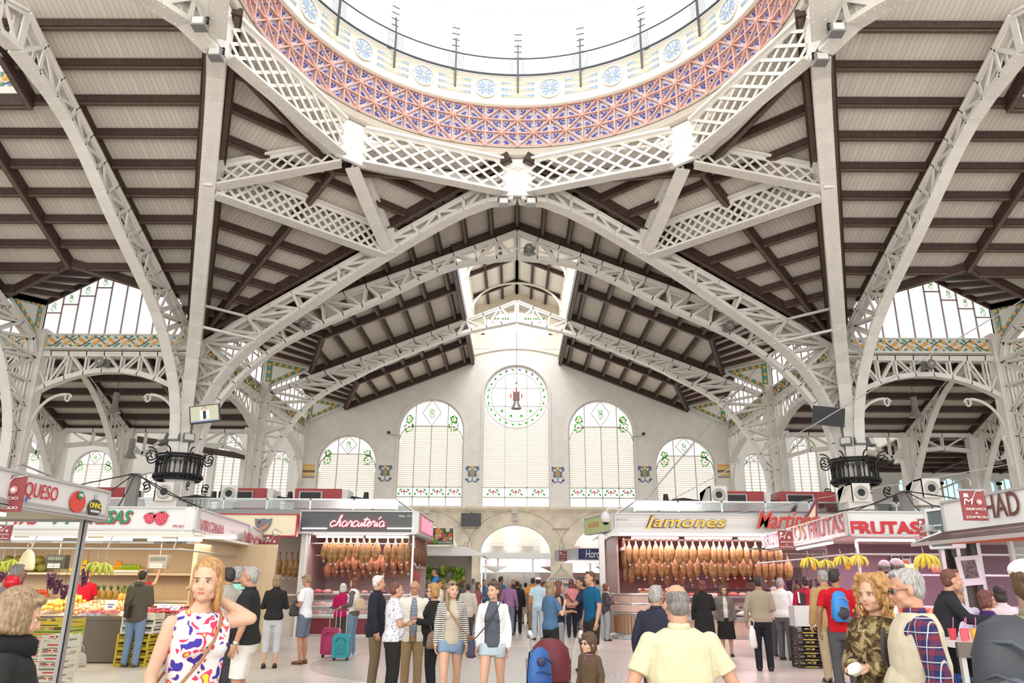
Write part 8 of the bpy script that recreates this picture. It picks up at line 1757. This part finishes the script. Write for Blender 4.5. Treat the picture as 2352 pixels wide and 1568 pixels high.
# pair of young men, woman in denim
person(1357,15.0,1317,Lf-.5+.9,'tall short haired young man in a teal T-shirt seen from behind','m',0,('short','brown'),('short',(.01,.09,.19)),('shorts',(.03,.028,.028)),('down','down'),H=1.84,extra=('nocollar',))
o,U_,A=person(1337,15.7,1327,Lf,'young man in a navy polo shirt and plaid shorts holding a cup','m',1,('short','dark'),('short',(.025,.03,.06)),('shorts',(.05,.05,.07)),('reach','drink'),H=1.74,pm_=clothmat('shorts_plaid',(.04,.045,.07),'plaid',(.12,.12,.14),14))
c=world(o,A[0][2]+Vector((0,.08,.04))); q=MB(); q.cyl((0,0,-.05),(0,0,.06),.03,.038,10); x_=q.build('drink_cup',mat('cup_yellow',(.75,.5,.1),.4),loc=c); T(x_,'orange drink cup held between the navy polo man and the long haired woman','cup')
person(1264,14.2,1336,Rt+.6,'long haired woman in a sleeveless denim shirt and black trousers','f',2,('long','dirty'),('short',(.07,.14,.25)),('long',(.015,.015,.02)),('front','drink'),H=1.65)
person(1283,15.5,1329,Rt,'brown haired woman half hidden behind the woman in denim','f',0,('long','auburn'),('tank',(.02,.02,.025)),('long',(.3,.3,.32)),('front','front'),H=1.66)
person(1312,25.5,1331,Aw,'woman with long red hair in a pink top and black trousers','f',2,('long','red'),('short',(.60,.22,.24)),('long',(.02,.02,.022)),('down','down'),H=1.74,stride=.5)
person(1236,24.3,1331,Aw,'man in a white cap, light blue polo shirt and pale jeans','m',1,('short','dark'),('short',(.42,.55,.64)),('long',(.36,.44,.52)),('down','down'),H=1.80,extra=('cap',))
person(1170,26.5,1344,Aw-.3,'man in a purple shirt with a diagonal strap pulling a trolley','m',1,('bald','grey'),('long',(.28,.14,.27)),('long',(.16,.18,.24)),('down','down'),H=1.72,fat=.3)
person(1188,27.5,1344,Aw,'dark haired man in a black suit next to the purple shirt','m',1,('short','dark'),('jacket',(.02,.02,.022)),('long',(.02,.02,.022)),('down','down'),H=1.70)
person(1224,29,1333,Aw,'person in an orange top with a dark backpack near the doors','m',1,('short','dark'),('short',(.75,.28,.04)),('long',(.28,.22,.15)),('down','down'),H=1.82)
person(1207,34,1341,Aw,'woman in a long beige coat walking towards the doors','f',0,('short','dark'),('coat',(.60,.52,.42)),('skirt',(.60,.52,.42)),('down','down'),H=1.66)
person(1150,30,1324,Rt+.8,'man in a blue T-shirt standing left of the central door','m',1,('short','dark'),('short',(.06,.14,.26)),('long',(.05,.05,.08)),('down','bent'),H=1.87)
person(1391,24.2,1341,Rt,'woman with a cream scarf and grey jeans at the corner of the ham stall','f',0,('bob','auburn'),('jacket',(.06,.055,.06)),('long',(.28,.31,.34)),('front','front'),H=1.62,extra=('scarf','nocollar'))
# right middle
person(1612,18.0,1334,Aw-.1,'red haired woman in black with blue gloves at the ham counter','f',0,('bob','red'),('long',(.014,.014,.017)),('skirt',(.014,.014,.017)),('down','bent'),H=1.70,fat=.5)
person(1660,19.3,1345,To-.1,'elderly woman in a grey tweed jacket and black skirt facing the camera','f',2,('wavy','brown'),('jacket',(.16,.14,.13)),('skirt',(.014,.014,.016)),('down','down'),H=1.60,fat=.3,extra=('glasses',),sm_=clothmat('tweed_grey',(.17,.15,.14),'speck',(.09,.08,.075),60),front=clothmat('blouse_ivory',(.66,.62,.52)),shoes=(.02,.02,.02))
person(1741,16.2,1322,Aw-.25,'dark haired man in a beige ribbed sweater and black trousers','m',1,('short','dark'),('long',(.34,.28,.21)),('long',(.02,.02,.022)),('down','bent'),H=1.78,fat=.5)
c=atZ(1728,1500,.3); bag('plastic_bag',(atY(1726,1450,16.0).x,15.95,.42),.24,.42,PB,'white plastic bag carried by the man in the beige sweater')
person(1792,18.5,1327,Aw-.7,'grey haired man in a white sweater and grey trousers','m',1,('short','grey'),('long',(.70,.68,.66)),('long',(.12,.12,.13)),('front','front'),H=1.78,fat=.4)
person(1776,19.5,1350,To,'person in a pink hat beside the man in white','f',2,('short','white'),('long',(.7,.4,.4)),('long',(.1,.1,.1)),('down','down'),H=1.58)
o,U_,A=person(1850,17.2,1321,Aw-.15,'man in a red, black and white sports jacket and blue jeans','m',1,('short','dark'),('jacket',(.36,.015,.04)),('long',(.07,.13,.24)),('down','bent'),H=1.80,fat=.25)
q=MB(); s_=o['hs']
for sx in(-1,1): q.slab([U_((sx*.06,-.135,1.40)),U_((sx*.17,-.10,1.40)),U_((sx*.18,-.13,1.0)),U_((sx*.12,-.15,.86))],(0,-.02,0),0); q.slab([U_((sx*.17,-.10,1.42)),U_((sx*.20,-.08,1.42)),U_((sx*.20,-.12,1.2)),U_((sx*.17,-.13,1.2))],(0,-.025,0),1)
q.build('jacket_panel',[mat('panel_black',(.02,.02,.022),.7),SW],o)
bag('plastic_bag',(atY(1832,1440,17.0).x,16.9,.45),.24,.40,PB,'white plastic bag carried by the man in the red sports jacket')
person(1829,18.6,1338,Aw,'brown haired woman hidden behind the red sports jacket','f',0,('long','brown'),('long',(.10,.11,.07)),('long',(.1,.1,.1)),('down','down'),H=1.62)
person(1892,14.4,1299,Aw+.15,'tall man in a tan jacket and khaki trousers at the fruit counter','m',0,('short','grey'),('jacket',(.42,.27,.12)),('long',(.42,.34,.22)),('down','bent'),H=1.88,fat=.2)
o,U_,A=person(1920,12.2,1297,Aw-.3,'man in a bright red T-shirt and grey trousers wearing a blue backpack','m',3,('short','dark'),('short',(.50,.01,.02)),('long',(.085,.085,.09)),('loose','bent'),H=1.86,near=1,extra=('nocollar',),hy=-.6)
c=world(o,U_((0,-.24,1.02))); bp_=backpack((c.x,c.y,c.z),-.3,[mat('pack_sky',(.02,.22,.60),.5),mat('pack_dk',(.03,.03,.04),.6),mat('pack_grey2',(.25,.27,.30),.5)],'blue and grey backpack worn over the red T-shirt',.95)
# right bar group
o,U_,A=person(2143,9.1,1299,Rt-.3,'short haired woman in black leaning over the juice table','f',0,('short','auburn'),('jacket',(.02,.02,.025)),('long',(.02,.02,.02)),('down','reach'),near=1,lean=.25,H=1.80,extra=('earring',),hy=0)
o,U_,A=person(2194,10.4,1333,To-.25,'old man in a grey flat cap and pale shirt behind the juice table','m',0,('short','white'),('long',(.55,.57,.64)),('long',(.03,.03,.04)),('down','down'),near=1,fat=.6,H=1.62,extra=('flatcap',),front=None)
o,U_,A=person(2258,10.1,1338,Rt-.25,'woman with glasses and a purple cardigan behind the juice table','f',0,('bob','auburn'),('long',(.045,.02,.10)),('long',(.03,.03,.04)),('bent','front'),near=1,fat=.5,H=1.56,extra=('glasses','nocollar'))
person(2292,10.9,1338,Aw,'dark haired person behind the woman in the purple cardigan','f',0,('bob','dark'),('long',(.6,.55,.52)),('long',(.03,.03,.04)),('down','down'),H=1.62)
# left middle
o,U_,A=person(325,16.0,1307,Aw-.1,'man in an olive hooded jacket and blue jeans at the fruit counter','m',1,('short','dark'),('jacket',(.095,.085,.06)),('long',(.17,.25,.38)),('front','front'),H=1.83,extra=('hood',),shoes=(.14,.10,.06),fat=.1)
shoulderbag(o,U_,-1,'messenger_bag','dark brown bag on the back of the man in the olive jacket',mat('bag_dark_brown',(.04,.02,.015),.6),.26,.24,.07,.98,None,-.16,.06)
person(198,18.2,1294,Lf-.9,'vendor in a red shirt and black apron holding grapes with purple gloves','f',2,('short','ginger'),('short',(.48,.01,.03)),('long',(.02,.02,.025)),('reach','front'),H=1.86,extra=('apron','gloves','nocollar'))
person(322,18.6,1293,Aw-.6,'blonde vendor in red reaching up to the scale','f',2,('short','ginger'),('short',(.48,.01,.03)),('long',(.02,.02,.025)),('down','up'),H=1.88,extra=('nocollar',))
person(636,16.0,1322,Aw+.25,'blonde woman in a black sweater and pale grey cropped trousers','f',2,('bob','dirty'),('long',(.012,.012,.015)),('capri',(.50,.50,.53)),('front','front'),H=1.74,shoes=(.03,.02,.02))
o,U_,A=person(706,16.8,1321,Lf-.2,'man in a white T-shirt and denim cargo shorts looking into his bag','m',1,('short','dirty'),('short',(.75,.75,.78)),('shorts',(.13,.16,.21)),('front','front'),H=1.76,extra=('shades_up','nocollar'),hp=-.35,shoes=(.14,.06,.03))
c=world(o,U_((0,.16,.90))); bag('messenger_bag',(c.x+.02,c.y-.12,.92),.40,.34,CANV,'black open bag held by the man in the white T-shirt')
o,U_,A=person(815,18.6,1332,Lf-.15,'auburn haired woman in a white vest with grey sleeves and jeans','f',2,('long','auburn'),('long',(.12,.10,.10)),('long',(.15,.23,.34)),('bent','bent'),H=1.72,shoes=(.7,.7,.72),extra=('nocollar',))
v=MB(); sV=o['hs']; loft(v,[(0,0,z_*sV,rx*sV,ry*sV) for z_,rx,ry in((.90,.19,.145),(1.05,.175,.135),(1.2,.18,.15),(1.32,.185,.145),(1.42,.15,.105),(1.48,.09,.08))]); remesh(v,.011,2).build('vest',clothmat('vest_white',(.72,.70,.66)),o)
bag('shoulder_bag',(atY(830,1400,18.5).x,18.35,1.0),.32,.26,clothmat('bag_check',(.55,.42,.28),'plaid',(.35,.22,.15),24,(.7,.6,.5)),'checked beige shoulder bag of the woman in the white vest')
person(789,19.6,1345,Aw,'white haired woman in a magenta cardigan at the meat counter','f',2,('bob','white'),('long',(.42,.01,.09)),('long',(.08,.06,.05)),('front','front'),H=1.58,fat=.2)
person(524,11.2,1312,Lf-.6,'dark haired man in a grey sleeveless vest behind the woman in the floral dress','m',1,('short','dark'),('short',(.36,.34,.30)),('long',(.05,.05,.06)),('down','down'),H=1.80,extra=('glasses',))
person(543,12.4,1309,Lf-.8,'man in a mint green striped polo shirt beside the black polo shirt','m',1,('short','grey'),('short',(.28,.58,.46)),('long',(.1,.1,.12)),('down','down'),H=1.84,sm_=clothmat('mint_stripe',(.30,.60,.48),'stripe',(.02,.05,.05),7))
o,U_,A=person(33,12.0,1304,Aw-.4,'grey haired person behind the red balloon at the left edge','m',1,('short','grey'),('long',(.3,.3,.3)),('long',(.1,.1,.1)),('down','down'),H=1.84)
c=atY(27,1337,10.0); q=MB(); q.ball((0,0,0),(.10,.10,.09),0,16,12); q.cyl((.0,0,-.08),(0,0,-1.0),.004,.004,4); q.ball((.11,.02,-.07),(.10,.06,.02)); x_=q.build('red_balloon',mat('balloon_red',(.50,.005,.015),.25),loc=c); T(x_,'shiny red balloon shape above the head of the woman in black','balloon')
person(918,20.0,1352,To,'person with glasses between the navy jacket and the beige jacket','m',1,('short','dark'),('long',(.5,.42,.35)),('long',(.1,.1,.1)),('down','down'),H=1.56)
person(1222,33,1340,Aw,'distant walker in grey between the orange top and the doors','m',1,('short','grey'),('jacket',(.3,.3,.32)),('long',(.1,.1,.12)),('down','down'),H=1.68)
person(1030,26,1338,Lf,'vendor in a blue shirt at the far greengrocer','m',1,('short','dark'),('long',(.03,.20,.45)),('long',(.1,.1,.1)),('fold','fold'),X=-2.6,H=2.1)
# the distant crowd near the doors
cols=[(.5,.45,.4),(.12,.12,.14),(.6,.6,.62),(.3,.1,.1),(.1,.18,.3),(.45,.35,.25),(.7,.68,.62),(.05,.05,.06),(.2,.3,.25),(.55,.2,.15)]
desc=['beige','dark grey','pale grey','wine red','blue','brown','off-white','black','green','brick red']
spots_=[(1075,22),(1062,29),(1087,33),(1098,27),(1112,31),(1022,30),(1008,24),(1134,36),(1262,36),(1290,38),(1325,33),(1352,30),(1372,34),(1410,31),(985,31),(1195,39),(1248,31),(1180,36)]
for i,(px,Y) in enumerate(spots_):
    where=['left of the doors','before the central door','right of the doors'][0 if px<1120 else (1 if px<1265 else 2)]
    person(px,Y,1340,rnd.choice((Aw,To,Lf,Rt))+rnd.uniform(-.4,.4),'distant visitor in %s walking %s, %s'%(desc[i%10],where,['short and slim','tall','sturdy'][i%3]),'mf'[i%2],rnd.randrange(3),(('short','dark'),('bob','brown'),('short','grey'),('long','brown'),('short','brown'),('bob','blonde'))[i%6],(('jacket','long','short')[i%3],cols[i%10]),('long',cols[(i*3+7)%10]),('down','bent') if i%3 else ('down','down'),H=1.60+.05*((i*7)%5),fat=.15*(i%3))
